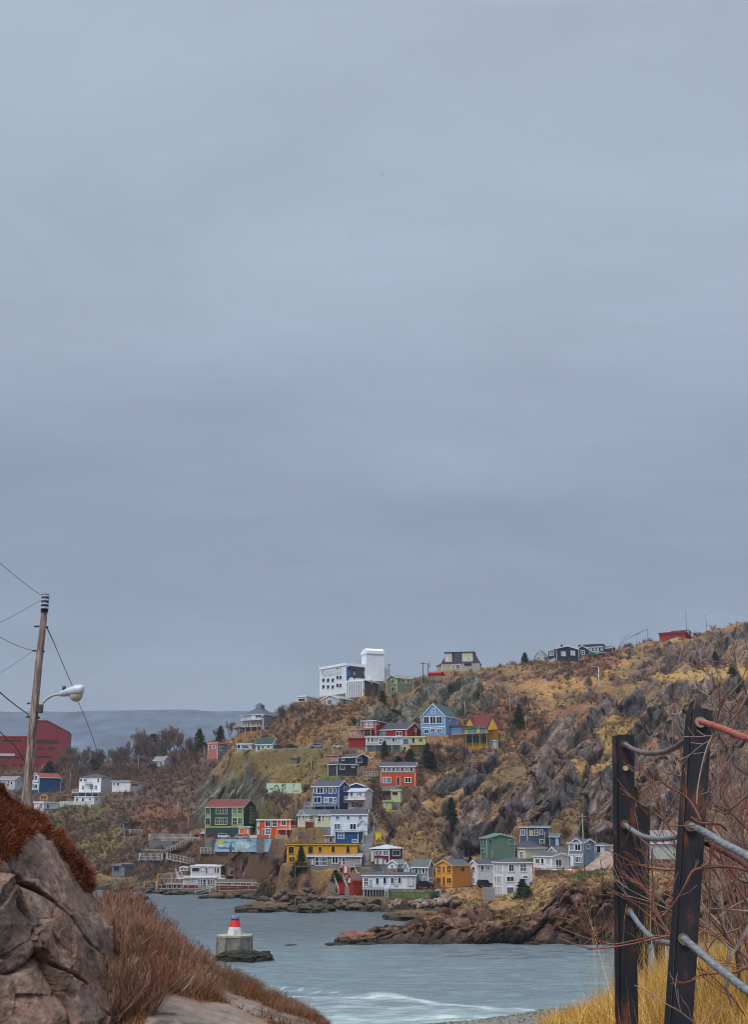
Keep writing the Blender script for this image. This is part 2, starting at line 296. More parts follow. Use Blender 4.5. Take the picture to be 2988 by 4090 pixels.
H('house','long dark navy house with white windows on the right ridge','Z5',172,232,400,450,352,335,'gA',65,(36,40,66),(110,92,80),W_,[(180,375,190,405),(196,372,212,405),(265,375,298,410,'w'),(335,370,368,405,'w'),(178,430,222,450,'w')],chimney=1)
H('house','dark navy house with a small white window and white gable mark on the right ridge','Z5',372,480,481,405,365,332,'gB',4,(34,38,62),(70,78,92),W_,[(415,370,438,398)],depth=9)
H('house','navy and cream house with a flat slate roof, second from the right on the ridge','Z5',400,575,600,392,340,318,'flat',10,(150,152,150),(44,62,80),W_,[(495,350,515,375),(520,350,535,375),(545,350,560,380,'b')],depth=9,back=9)
H('garage','low dark garage at the right end of the ridge houses','Z5',578,648,665,378,348,335,'gA',12,(50,58,78),(84,94,104),W_,[],back=10)
H('shed','long bright red shed on the highest part of the skyline','Z5',998,1190,1230,290,240,225,'flat',10,(160,24,36),(120,20,30),(110,24,34),[],D=592)
H('shed','grey roofed hut behind the red skyline shed','Z5',1090,1215,1232,250,230,215,'flat',10,(140,146,150),(90,94,100),W_,[],D=603)
# --- red and blue group on the upper terrace
H('house','dark red upper storey house with three tall white windows and flat roof','Z3',805,965,1085,1205,1042,1030,'flat',22,RED,(70,64,72),W_,[(835,1055,862,1115),(875,1055,905,1115),(912,1055,940,1115),(975,1050,1000,1085,'r'),(830,1165,850,1205),(870,1165,905,1205)],deck=[(705,950,1145,1200,3,(190,150,130))])
H('house','long dark red house with a slate roof and gable end beneath the tall window house','Z3',950,1305,1470,1215,1135,1062,'gA',22,RED,(50,54,68),W_,[(985,1170,1012,1210),(1015,1170,1040,1210),(1045,1170,1072,1210),(1195,1165,1220,1205),(1225,1165,1250,1205),(1390,1125,1415,1160,'r')])
H('house','pale grey duplex with a long balcony under the dark red house','Z3',858,1248,1249,1377,1222,1210,'flat',3,(168,172,182),(188,190,196),W_,[(875,1235,900,1280),(915,1235,940,1280),(955,1235,985,1280),(1005,1240,1040,1300),(1150,1230,1172,1275),(1178,1230,1200,1275),(1115,1340,1140,1370)],deck=[(860,1245,1310,1377,2,(200,196,190))],depth=8)
H('house','pale yellow house with balcony and blue window right of the grey duplex','Z3',1250,1510,1511,1377,1222,1212,'flat',3,(206,188,128),(196,190,150),(220,216,190),[(1268,1240,1325,1300,'u'),(1365,1235,1395,1290,'b'),(1440,1238,1480,1275),(1275,1330,1298,1377)],deck=[(1340,1520,1310,1377,2.5,(176,164,140))],depth=8,panels=[])
H('boathouse','solid red boarded shed on the bank beside the grey duplex','Z3',668,860,861,1335,1242,1238,'flat',4,(152,20,34),(130,24,34),(152,20,34),[],depth=5)
H('house','sky blue gabled house with three large white windows and green roof','Z4',92,358,490,1200,988,855,'gB',27,SKYB,(52,78,80),W_,[(208,915,240,965),(122,998,178,1072),(192,998,248,1072),(262,998,320,1072),(130,1140,175,1180),(200,1130,240,1165),(270,1130,320,1175),(385,1010,412,1040)],band=1112)
H('garage','pale blue garage with an orange brown deck on its roof','Z4',400,540,575,1190,1100,1090,'flat',15,(96,134,186),(130,66,44),(130,66,44),[],deck=[])
H('house','bright yellow house with a dark red roof and twin gables above a long deck','Z4',570,830,945,1345,1105,975,'gA',28,(205,152,30),(104,28,38),(60,120,110),[(605,1105,625,1170,'g'),(640,1105,690,1170,'g'),(705,1105,735,1175,'y'),(745,1110,790,1170),(600,1215,680,1280,'b'),(700,1215,740,1280,'b'),(765,1215,820,1280,'b'),(700,1060,701,1061)],deck=[(470,860,1198,1400,3.2,(150,156,150))],gables=[(578,672,1100,1005),(815,940,1140,1000)])
H('shed','small white shed at the right foot of the yellow house','Z4',850,905,935,1345,1262,1255,'flat',30,(221,226,234),(180,184,190),W_,[(875,1265,895,1320,'w')])
# --- middle of the village
H('house','pink boarded shack behind the navy houses','Y1',545,690,722,255,185,172,'flat',18,(176,120,112),(150,110,105),(170,130,120),[(690,190,705,215,'w')])
H('house','dark navy gabled house, upper one of the two below the road','Y1',722,885,1022,295,200,165,'gA',45,(30,50,68),(58,62,72),W_,[(902,215,945,260),(735,210,760,240,'g')])
H('house','charcoal one storey house, lower one of the two below the road','Y1',580,675,905,405,282,268,'flat',60,(52,58,66),(76,74,82),W_,[(715,290,755,335),(838,295,868,318)])
H('house','rust orange two storey house with a row of seven white windows','Y1',1157,1542,1543,520,302,262,'gA',4,RUST,(62,66,74),W_,[(1188,318,1218,362),(1234,318,1266,362),(1284,318,1316,362),(1334,318,1362,362),(1382,318,1408,362),(1430,318,1462,362),(1482,318,1510,362),(1186,428,1222,485),(1232,428,1268,485),(1430,430,1490,480),(1335,425,1368,520,'d')],depth=9,panels=[(1158,300,1540,375,(160,130,110))],foundc=(140,132,140))
H('house','royal blue two storey house with slate roof and wide white trimmed windows','Y1',405,695,805,775,522,462,'gA',24,CBLUE,(64,66,84),W_,[(428,545,448,598),(460,545,525,598),(535,545,555,598),(590,545,625,598),(645,545,665,598),(385,645,404,705),(425,645,500,705),(540,650,575,700),(590,650,630,705),(645,650,668,715),(752,535,785,580),(752,645,785,700)],deck=[(345,690,740,790,2.2,(150,170,190))])
H('house','small blue gable peeking over the white balcony house','Y1',805,980,1005,560,520,488,'gB',12,CBLUE,(84,90,110),W_,[])
H('house','white two storey house with balconies right of the royal blue house','Y1',803,985,1060,775,575,548,'gA',30,(200,194,198),(160,176,190),W_,[(830,590,850,640),(862,590,890,640,'w'),(900,590,918,635),(925,590,945,635),(960,590,1000,640,'w'),(840,695,888,755),(930,700,960,755,'g')],deck=[(800,1010,670,0,1.8,W_)])
H('house','cream bungalow with grey roof above brick red fence','Y1',245,610,611,975,838,785,'gA',4,CREAM,(80,88,98),W_,[(258,850,272,885,'g'),(300,850,315,885,'g'),(378,850,415,890),(468,850,498,912),(515,850,530,890,'g'),(590,855,606,890)],depth=8,gables=[(250,335,850,790)],foundc=(130,134,142))
H('house','white two storey house with small porch gable joined to the cream bungalow','Y1',610,1010,1011,1065,832,782,'gA',3,(222,228,238),(60,62,72),W_,[(665,852,700,885),(785,850,818,885),(918,845,945,885),(650,940,712,995),(822,940,885,995)],depth=9,gables=[(905,1008,945,895)])
H('house','narrow pale green house tucked behind the rock spur','Y1',1275,1375,1376,700,570,560,'flat',5,(190,202,150),(190,194,160),(200,205,165),[(1285,588,1345,620,'b')],depth=6)
H('shed','lower pale green lean-to beside the rock spur','Y1',1185,1275,1276,780,690,680,'flat',5,(176,190,130),(170,176,120),(190,190,120),[(1195,700,1210,760,'w')],depth=5)
H('house','deep blue house end with one white window behind the ochre house','Y3',562,780,800,215,52,44,'flat',10,TEALB,(110,130,150),(190,205,220),[(595,60,645,115),(730,130,765,150)],depth=7)
H('shed','little grey shed left of the deep blue house','Y3',470,555,556,155,90,84,'flat',4,(150,150,150),(110,112,116),W_,[(512,100,535,150,'b')],depth=4)
# --- orange and green group
H('house','dark green three storey house with a dark red roof and light window bays','Y2',866,1226,1340,338,52,-18,'gA',24,DGREEN,(108,44,48),(190,200,160),Doff=3,apron=9,wins=[(875,66,915,118),(975,65,1010,118),(1015,65,1040,118),(1044,65,1075,118),(1130,65,1168,118),(1182,62,1215,112),(875,160,915,222),(972,160,1005,218),(1008,160,1038,218),(1042,160,1075,218),(1130,160,1168,222),(1183,160,1215,212),(1292,58,1330,108),(1292,140,1330,200)],panels=[(870,120,920,236,(140,160,110)),(1124,60,1220,236,(140,160,110)),(868,238,1224,248,(170,180,120)),(1288,108,1336,215,(120,150,130))])
H('shed','bright orange low shed with white edges beside the green house','Y2',1185,1290,1305,330,245,238,'flat',10,ORANGE,(200,190,180),W_,Doff=5,apron=8,wins=[(1196,262,1250,300,'o'),(1262,255,1280,310,'w')],depth=5)
H('house','bright orange flat roofed house with a white deck','Y2',1355,1672,1676,345,178,168,'flat',10,(224,84,16),(210,204,200),W_,Doff=5,apron=6,wins=[(1368,190,1385,240,'w'),(1440,190,1485,235),(1508,180,1545,235),(1368,265,1385,315,'w'),(1415,265,1430,318),(1440,262,1486,312),(1590,185,1630,225)],deck=[(1560,1740,262,345,3,(206,202,196))],depth=8)
# --- lower village
H('house','long ochre yellow house with dark slate roof behind the fir','Y3',107,768,769,345,172,158,'flat',3,(212,154,26),(70,70,80),(220,166,50),[(125,195,172,258,'b'),(308,190,355,258,'b'),(405,195,435,240),(528,190,558,245,'b'),(668,188,702,250,'b'),(130,292,180,335)],depth=8)
H('house','grey boarded house with three tall white windows in front of the ochre house','Y3',292,808,812,392,284,258,'gA',6,(136,134,136),(150,136,136),W_,[(378,298,408,366),(412,298,445,366),(450,298,482,366),(538,292,588,345),(632,300,658,365,'d'),(340,310,360,360,'w')],deck=[(200,325,375,470,3,(112,84,64))],depth=8)
H('house','pale lower storey house with a dark terrace under the grey boarded house','Y3',340,430,582,500,400,392,'flat',50,(168,176,186),(120,124,128),W_,[(350,405,366,450,'w'),(380,405,400,450,'w'),(440,410,570,470,'b')])
H('house','maroon two storey house with a low white roof and tall white windows','Y3',900,1075,1200,360,212,172,'hip',35,MAROON,(176,182,190),W_,[(905,225,930,330,'w'),(945,230,965,270),(985,230,1008,270),(1020,230,1045,272),(1050,230,1068,272),(940,305,958,365,'w'),(975,305,1012,370,'w'),(1025,318,1045,365,'w'),(1105,230,1170,275)])
H('house','little white gabled house right under the maroon house','Y3',1062,1150,1240,400,350,318,'gB',30,(222,226,232),(110,114,124),W_,[(1140,355,1155,390),(1160,355,1172,390),(1095,365,1110,390)])
H('shed','tiny white shed with a pointed green roof edge','Y3',1213,1262,1290,438,385,340,'gB',30,(190,200,215),(80,110,105),W_,[(1220,395,1245,430,'w')])
H('house','grey two storey house with a green grey roof left of the orange gable','Y3',1292,1440,1490,560,380,315,'gA',25,(132,138,146),(84,96,94),W_,[(1318,395,1342,440),(1385,395,1410,440),(1395,480,1415,530),(1310,480,1330,520),(1450,490,1475,520)])
H('boathouse','narrow tall red boathouse with a peaked end on the wharf','Y3',682,728,822,650,500,445,'gB',55,(150,26,24),(110,84,74),(180,60,50),[(690,485,712,530,'w'),(782,490,800,525,'w')],wside=(165,50,34))
H('house','long white waterfront house with dark slate roof and tall windows','Y3',822,1322,1323,590,465,438,'gA',4,(224,228,238),(66,66,76),W_,[(838,490,872,550),(950,488,975,542),(1020,482,1045,540),(1090,485,1112,538),(1160,482,1185,535),(1255,480,1300,560,'w'),(1285,492,1300,508),(890,510,905,560,'w'),(1125,500,1150,560,'w')],depth=8)
H('underside_block','dark block painted as the shade in the open underside of the white waterfront house, with white posts','Y3',832,1062,1063,660,592,590,'flat',3,(44,44,50),(60,60,66),W_,[],depth=6,posts=9)  # open underside built solid, its dark colour stands for shade
H('house','low house end with white gable and dark roof above the red boathouse','Y3',735,775,1060,460,425,372,'gB',62,(205,208,216),(60,62,74),W_,[(745,385,760,410,'w')])
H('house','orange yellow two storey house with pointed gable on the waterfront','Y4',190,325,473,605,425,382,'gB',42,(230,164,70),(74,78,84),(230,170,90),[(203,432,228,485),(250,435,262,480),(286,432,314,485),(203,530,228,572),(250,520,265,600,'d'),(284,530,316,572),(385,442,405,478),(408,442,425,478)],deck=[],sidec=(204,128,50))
H('house','white double gabled house between the orange house and the tall white house','Y4',475,535,662,590,415,382,'gBr',50,(224,230,238),(70,72,84),W_,[(495,438,512,468),(562,432,580,462),(605,436,628,462),(497,530,508,560)])
H('house','tall white three storey house on the grassy point with rows of narrow windows','Y4',670,748,990,682,405,362,'hip',68,(222,228,238),(70,70,80),W_,[(680,415,692,470),(702,415,715,470),(722,415,735,470),(680,518,692,570),(702,518,715,570),(722,518,735,572),(684,602,696,655),(704,602,716,655),(724,602,736,655),(792,420,830,472),(886,418,934,472),(775,520,830,556),(910,515,945,530),(775,608,830,660,'g')])
H('house','sea green two storey house against the dark rock','Y4',560,612,842,380,200,165,'gA',62,SAGE,(76,116,108),(150,180,165),[(568,205,580,250),(590,205,602,250),(568,290,580,320),(582,290,595,320),(630,215,650,250,'b'),(790,215,835,250,'g')])
H('house','blue grey house with a flat roof high beside the sea green house','Y4',882,945,1130,245,112,98,'flat',62,(76,98,122),(150,150,150),W_,[(895,135,925,175),(965,138,985,180,'y'),(1005,135,1030,180),(1045,135,1070,172),(1050,215,1080,240)])
H('shed','dark blue annex stepping down right of the blue grey house','Y4',1130,1205,1206,270,190,165,'gA',5,(60,80,100),(74,92,96),(160,190,210),[(1180,195,1195,260,'w')],depth=6)
H('house','cream house with a dark hipped roof above the white porch house','Y4',805,930,1100,370,285,222,'hip',48,(206,208,176),(58,60,74),W_,[(822,308,840,355),(845,308,862,355),(885,315,910,362)])
H('house','white low house with a porch and deck right of the tall white house','Y4',998,1150,1292,450,352,325,'gA',38,(222,222,224),(80,80,88),W_,[(1015,375,1045,405),(1062,370,1080,412),(1180,380,1222,440),(1110,375,1125,400,'w')],deck=[(1120,1370,455,490,3,W_)])
H('house','small dark roofed white house between the cream and the blue grey houses','Y4',1110,1200,1280,350,325,275,'gB',50,(196,196,200),(86,84,92),W_,[])
H('house','grey blue two storey house with a white gable near the sloping rock','Y4',1290,1418,1510,435,240,210,'gA',35,(124,140,168),(60,66,90),W_,[(1298,250,1325,300),(1342,255,1385,300),(1430,255,1460,288),(1345,355,1370,400),(1375,355,1398,400)],gables=[(1312,1400,238,208)],panels=[(1292,335,1405,345,W_),(1296,348,1330,430,W_)])
H('garage','white garage end right of the grey blue house','Y4',1500,1580,1640,385,262,238,'hip',30,(196,202,212),(76,82,98),W_,[(1520,270,1550,320,'b')])
H('house','long pale green white building with a mottled roof behind the black posts','Y7',555,760,761,1190,1085,1005,'gA',5,(176,186,178),(138,122,130),W_,[(600,1100,740,1104,'w'),(570,1120,590,1180,'g')],depth=10)
H('shed','grey concrete hut with a white door by the left shore','Y2',-10,75,195,712,610,592,'flat',40,(112,116,128),(118,120,128),(120,120,130),[(72,620,106,705,'w'),(10,600,60,655,'b')])
# waterfront stage, white and dark red
H('restaurant','white and dark red waterfront hall with flat roof, upper tier','W2',630,985,1075,640,480,470,'flat',14,(196,190,196),(214,212,212),W_,[(650,500,740,545,'b'),(760,495,800,540,'w'),(815,500,835,570),(865,490,895,570,'w'),(920,495,940,560,'r'),(950,500,975,560,'d')],D=409,apron=14,deck=[(480,1080,620,0,2,W_)])
H('restaurant','white windowed lower tier of the waterfront hall with tall panes','W2',540,935,936,735,620,612,'flat',4,(200,198,204),(200,196,200),W_,[(590,612,605,660),(615,612,630,660),(650,612,665,655),(722,640,740,715),(752,640,770,715),(782,640,812,715),(840,640,860,700),(872,640,890,700),(900,640,916,700)],D=401,apron=12,depth=5,panels=[(545,700,720,735,(120,40,48))])
H('shed','long low dark red fishing stage with a slate roof and a row of windows','W2',945,1475,1476,775,672,640,'gA',4,(104,30,42),(84,74,82),(200,190,170),[(995,685,1010,712),(1018,685,1052,712),(1060,685,1115,712),(1160,682,1225,710),(1238,680,1295,706),(1305,680,1350,706),(1395,675,1412,700),(1420,670,1470,700,'g')],D=379,apron=12,depth=7,panels=[(948,680,1470,715,(190,180,160))])
H('shed','dark red boarded shed at the left of the waterfront hall','W2',335,530,560,775,690,672,'gA',12,(110,36,44),(96,70,72),(190,180,176),[(370,705,400,740),(430,705,460,740),(480,705,510,740)],D=404,apron=12,depth=5)
H('shed','small white hut at the top of the white stairs behind the waterfront hall','W2',505,590,620,540,495,480,'gB',30,(190,190,196),(120,116,124),W_,[(520,505,540,530),(555,505,575,530)],D=418,apron=8)
# ---------------------------------------------------------------- placing: corner point, axes and sizes of each building
PADS=[]
def uz(C,d,x,y):
    a,e=ray(x,y); s=(a*C[1]-C[0])/(d[0]-a*d[1]); Dp=C[1]+s*d[1]; return s,CAMZ+e*Dp
for h in HS:
    fr=h['fr']; xs,ys=px(fr,h['xc'],h['yb'])
    C=at(xs,ys,h['D']) if 'D' in h else hit(xs,ys)
    if 'Doff' in h: C=at(xs,ys,C.y+h['Doff'])
    phi=math.atan2(C.x,C.y); th=R(h['th'])+phi
    dA=(math.cos(th),-math.sin(th)); dB=(math.sin(th),math.cos(th))
    X0,_=px(fr,h['x0'],0); wA=-uz(C,dA,X0,ys)[0]
    if 'depth' in h or h['x1']-h['xc']<3: wB=h.get('depth',7)
    else:
        X1,_=px(fr,h['x1'],0); wB=uz(C,dB,X1,ys)[0]
        wB=min(wB,h.get('back',30))
    if not (0<wA<80) : print('bad wA',h['label'],wA)
    if not (0<wB<60) : print('bad wB',h['label'],wB); wB=8
    h.update(C=C,th=th,dA=dA,dB=dB,wA=wA,wB=wB)
    cx=C.x-dA[0]*wA/2+dB[0]*wB/2; cy=C.y-dA[1]*wA/2+dB[1]*wB/2
    ap=h.get('apron',0)
    PADS.append((cx-dB[0]*ap/2,cy-dB[1]*ap/2,dA,dB,wA/2+.8,wB/2+.8+ap/2,C.z-.15))
def worley(x,y,z,seed=0):
    """F1, F2 and random numbers of the nearest cell"""
    xi,yi,zi=[np.floor(c).astype(np.int64) for c in (x,y,z)]; F1=np.full(x.shape,9.);F2=np.full(x.shape,9.); R1=np.zeros(x.shape);R2=np.zeros(x.shape);R3=np.zeros(x.shape); O=np.zeros(x.shape+(3,))
    for i in(-1,0,1):
        for j in(-1,0,1):
            for k in(-1,0,1):
                a,b,c=xi+i,yi+j,zi+k; h=_P[(_P[(_P[(a+seed)&255]+b)&255]+c)&255]; h2=_P[(h+57)&255]; h3=_P[(h2+91)&255]
                dx=a+h/256-x; dy=b+h2/256-y; dz=c+h3/256-z; d=np.sqrt(dx*dx+dy*dy+dz*dz)
                m=d<F1; F2=np.where(m,F1,np.minimum(F2,d)); F1=np.where(m,d,F1); R1=np.where(m,_P[(h3+13)&255]/256,R1);R2=np.where(m,h2/256,R2);R3=np.where(m,h/256,R3); O=np.where(m[...,None],np.stack([dx,dy,dz],-1),O)
    return F1,F2,R1,R2,R3,O
# ---------------------------------------------------------------- terrain of the far shore
XG=AG[:,None]*DG[None,:]; YG=np.broadcast_to(DG[None,:],XG.shape)
ROADS=[]   # (name, half width, [(px,py)...]) worked out on the slope
def lroad(pts): return [hit(*p) for p in pts]
roads_px=[('road',3.0,[(960,2993),(1060,2994),(1160,2992),(1260,2990),(1340,2992),(1405,2996)]),
          ('lane',1.8,[(1445,3462),(1448,3420),(1462,3372),(1475,3335),(1490,3305)]),
          ('quay_road',3.8,[(700,3345),(800,3350),(900,3352),(1000,3351),(1100,3347),(1180,3345)])]
def seglist(pts):
    return list(zip(pts[:-1],pts[1:]))
def polydist(px_,py_,poly):
    """inside test + distance in the picture plane of the reading; poly list of (x,y)"""
    inside=np.zeros(px_.shape,bool); dm=np.full(px_.shape,1e9)
    n=len(poly)
    for i in range(n):
        x1,y1=poly[i]; x2,y2=poly[(i+1)%n]
        c=((y1>py_)!=(y2>py_))&(px_<(x2-x1)*(py_-y1)/((y2-y1)+1e-9)+x1); inside^=c
        dx,dy=x2-x1,y2-y1; t=np.clip(((px_-x1)*dx+(py_-y1)*dy)/(dx*dx+dy*dy+1e-9),0,1)
        dm=np.minimum(dm,np.hypot(px_-x1-t*dx,py_-y1-t*dy))
    return np.where(inside,dm,-dm)
Hh=HB.copy()
PW=np.zeros_like(Hh)
for (cx,cy,dA,dB,hl,hw,z) in sorted(PADS,key=lambda p:-p[6]):
    r=math.hypot(hl,hw)+9
    j0,j1=np.searchsorted(DG,[cy-r,cy+r]); i0,i1=np.searchsorted(AG,[(cx-r)/cy-.01,(cx+r)/cy+.01])
    if j1<=j0 or i1<=i0: continue
    X=XG[i0:i1,j0:j1]-cx; Y=YG[i0:i1,j0:j1]-cy
    u=np.abs(X*dA[0]+Y*dA[1])-hl; v=np.abs(X*dB[0]+Y*dB[1])-hw
    d=np.hypot(np.maximum(u,0),np.maximum(v,0))
    w_=1-smooth(.3,3.6,d); Hh[i0:i1,j0:j1]=Hh[i0:i1,j0:j1]*(1-w_)+z*w_
    PW[i0:i1,j0:j1]=np.maximum(PW[i0:i1,j0:j1],1-smooth(.9,4.5,d))
RD=[]; ROADW=np.zeros_like(Hh)
for nm,hwid,pts in roads_px:
    P=lroad(pts); RD.append((nm,hwid,P))
    for p,q in seglist(P):
        dx,dy=q.x-p.x,q.y-p.y; l2=dx*dx+dy*dy+1e-6
        cy0,cy1=min(p.y,q.y)-12,max(p.y,q.y)+12; j0,j1=np.searchsorted(DG,[cy0,cy1]); i0,i1=np.searchsorted(AG,[min(p.x,q.x)/cy1-.05,max(p.x,q.x)/cy0+.05])
        X=XG[i0:i1,j0:j1]; Y=YG[i0:i1,j0:j1]
        t=((X-p.x)*dx+(Y-p.y)*dy)/l2; tc_=np.clip(t,0,1); d=np.hypot(X-p.x-tc_*dx,Y-p.y-tc_*dy)
        w_=1-smooth(hwid+.3,hwid+3,d); z=p.z+(q.z-p.z)*tc_
        better=w_>ROADW[i0:i1,j0:j1]
        Hs=Hh[i0:i1,j0:j1]; Hs[better]=(Hs*(1-w_)+(z-.05)*w_)[better]
        ROADW[i0:i1,j0:j1]=np.maximum(ROADW[i0:i1,j0:j1],w_); PW[i0:i1,j0:j1]=np.maximum(PW[i0:i1,j0:j1],w_)
PX,PY=pix(XG,YG,HB)
wx=PX+fbm(XG/14,YG/14,0*XG+1,3)*70; wy=PY+fbm(XG/14,YG/14,0*XG+5,3)*38
def region(poly,soft=14): return smooth(-soft,soft,polydist(wx,wy,poly))
cliffs=[[(1520,3400),(1560,3280),(1640,3150),(1740,3060),(1860,3030),(2020,3060),(2080,2950),(2250,2860),(2400,2790),(2550,2740),(2750,2700),(2988,2700),(3600,2700),(3600,3150),(2988,3150),(2700,3260),(2400,3360),(2300,3440),(2000,3400),(1800,3480),(1600,3500),(1540,3460)],
 [(745,3330),(770,3200),(840,3112),(960,3092),(1065,3085),(1075,3180),(980,3190),(850,3195),(815,3260),(790,3330)],
 [(1400,2890),(1500,2810),(1560,2790),(1600,2750),(1700,2710),(1900,2690),(1980,2780),(1880,2860),(1780,2870),(1700,2900),(1560,2885)],
 [(2500,2690),(2600,2600),(2800,2540),(2988,2480),(3600,2400),(3600,2680),(2988,2690)],
 [(900,3560),(960,3440),(1060,3375),(1190,3370),(1160,3460),(1150,3560),(1100,3590)],
 [(1060,3640),(1080,3565),(1200,3550),(1330,3560),(1530,3592),(1540,3660),(1340,3650)],
 [(1340,3800),(1340,3700),(1500,3690),(1640,3655),(1850,3630),(2050,3630),(2130,3640),(2180,3620),(2230,3560),(2400,3550),(3600,3540),(3600,3800)]]
rho=.5*smooth(.02,.3,fbm(XG/16,YG/16,0*XG+77,3))*smooth(330,380,YG)*smooth(.02,.1,AG[:,None]+.06)
for c in cliffs: rho=np.maximum(rho,region(c)*(1 if c is cliffs[6] or c is cliffs[1] else .8))
wx3=PX+(wx-PX)*.35; wy3=PY+(wy-PY)*.35
def reg3(poly,soft=9): return smooth(-soft,soft,polydist(wx3,wy3,poly))
GP=[([(2047,3004),(2127,3004),(2105,3110),(2000,3126),(1893,3179),(1925,3131),(2015,3062)],(112,92,62)),([(1676,3195),(1771,3142),(1851,3115),(1861,3137),(1755,3216),(1681,3259)],(158,124,78)),([(1702,3067),(1851,3041),(1819,3057),(1718,3094)],(170,138,86)),
([(1596,3243),(1692,3237),(1808,3259),(1771,3322),(1676,3301),(1596,3365)],(104,78,62)),([(2190,3290),(2259,3216),(2334,3184),(2350,3269),(2286,3343),(2222,3343)],(118,98,66)),([(2302,3004),(2445,3046),(2381,3089),(2286,3036)],(176,140,86)),([(2116,2908),(2259,2813),(2392,2770),(2286,2845),(2190,2876),(2148,2940),(2116,2972)],(120,82,62)),
([(1560,3330),(1640,3290),(1760,3330),(1790,3400),(1640,3420),(1540,3400)],(136,108,72)),([(2390,2900),(2460,2840),(2560,2850),(2470,2960),(2400,3000)],(170,136,80)),([(2560,2700),(2760,2660),(2988,2650),(2988,2690),(2700,2720)],(184,150,88)),([(2080,3230),(2180,3330),(2120,3400),(2010,3380)],(110,84,64))]
DP=[[(1861,3089),(1999,2993),(2010,3036),(1936,3099),(1851,3184)],[(1989,3227),(2100,3158),(2286,3099),(2366,3025),(2350,3089),(2233,3216),(2169,3301),(2074,3259)],[(1723,3179),(1755,3137),(1819,3137),(1771,3179)],[(1808,3343),(1925,3301),(2021,3290),(1925,3333),(1893,3428),(1798,3423)],[(2440,2830),(2540,2760),(2620,2770),(2520,2850)],[(1735,3110),(1800,3060),(1860,3065),(1790,3130)]]
LP=[[(2127,3004),(2212,2876),(2286,2845),(2265,2951),(2190,3057),(2105,3131)],[(1840,3237),(1914,3190),(1936,3216),(1893,3280),(1808,3322)],[(2350,3142),(2424,3099),(2445,3163),(2424,3269),(2360,3237)]]
gpm=[reg3(p) for p,_ in GP]; gall=np.maximum.reduce(gpm); dpm=np.maximum.reduce([reg3(p) for p in DP]); lpm=np.maximum.reduce([reg3(p) for p in LP])
rho=rho*(1-.88*gall); rho=np.maximum(rho,np.maximum(dpm,lpm))
shore=smooth(3.2,.8,HB); rho=np.maximum(rho,shore*.9)
keep=1-PW
# ledges running up to the right
big=fbm(XG/34,YG/34,HB/34,3); mid=fbm(XG/9,YG/9,HB/9+7,3)
t_=HB+big*11+mid*2.6-XG*.92+YG*.05
def terr(t,step,sh):
    k=np.floor(t/step); f=t/step-k; return (k+smooth(sh,.98,f))*step
amp=np.clip(rho*1.1+.12,0,1)*keep*smooth(.5,4,HB)
amp=amp*np.where(YG<300,np.clip(1-region([(1300,3900),(1300,3540),(3600,3540),(3600,3900)])*.75,0,1),1)
def frac_(t,step): return t/step-np.floor(t/step)
ph1=frac_(t_,10.5); ph2=frac_(t_*1.0+3*mid+XG*.2,3.2)
dz=(terr(t_,10.5,.5)-t_)*1.05*amp+(terr(t_*1.0+3*mid+XG*.2,3.2,.5)-(t_+3*mid+XG*.2))*.7*amp
strat=(XG*.62-YG*.25+HB*-.74)
def prt(n,h): print(n,float(h.min()),float(h.max()),float(h.mean()))
crag=fbm(strat/6.5,YG/14,(XG*.7+HB*.7)/22,3,ridge=True,gain=.38); crag2=fbm(XG/2.0,YG/2.0,HB/2.0,3,ridge=True)
dz=dz+ (crag*1.9+crag2*.3*(YG<300))*rho*keep*smooth(.2,3,HB)+(mid*1.3+fbm(XG/3,YG/3,0*XG+3,2)*.5)*keep*smooth(700,500,YG)
dz=dz+big*3*keep*smooth(3,12,HB)*smooth(520,430,YG)
isl=smooth(3.0,.2,HB)*smooth(-3,-.5,HB); dz=dz+isl*keep*(crag2*.7+mid*.8)*(YG<420)
dz*=1-np.clip(reg3([(640,3322),(1190,3318),(1190,3400),(1090,3480),(880,3480),(870,3375),(640,3375)]),0,1)
dz*=smooth(0,.03,np.minimum(AG[:,None]+.47,.47-AG[:,None]))
H3=Hh+dz
def ground(X,Y):
    i=min(max((X/Y-AG[0])/(AG[1]-AG[0]),0),NA-1.001); j=min(max(np.interp(Y,DG,np.arange(ND)),0),ND-1.001)
    a,b=int(i),int(j); s,t=i-a,j-b
    return float((H3[a,b]*(1-s)+H3[a+1,b]*s)*(1-t)+(H3[a,b+1]*(1-s)+H3[a+1,b+1]*s)*t)
def hit2(x,y):
    """same, on the finished ground; falls back on the nearest crest"""
    a,e=ray(x,y); i=np.clip((a-AG[0])/(AG[1]-AG[0]),0,NA-1.001); k=int(i); t=i-k; h=H3[k]*(1-t)+H3[k+1]*t
    ee=(h-CAMZ)/DG; idx=np.nonzero(ee>=e)[0]
    if len(idx)==0:
        m=DG<1000; k=int(np.argmax(np.where(m,ee,-9))); D=DG[k]; return Vector((a*D,D,h[k]))
    D=DG[idx[0]]; return Vector((a*D,D,h[idx[0]]))
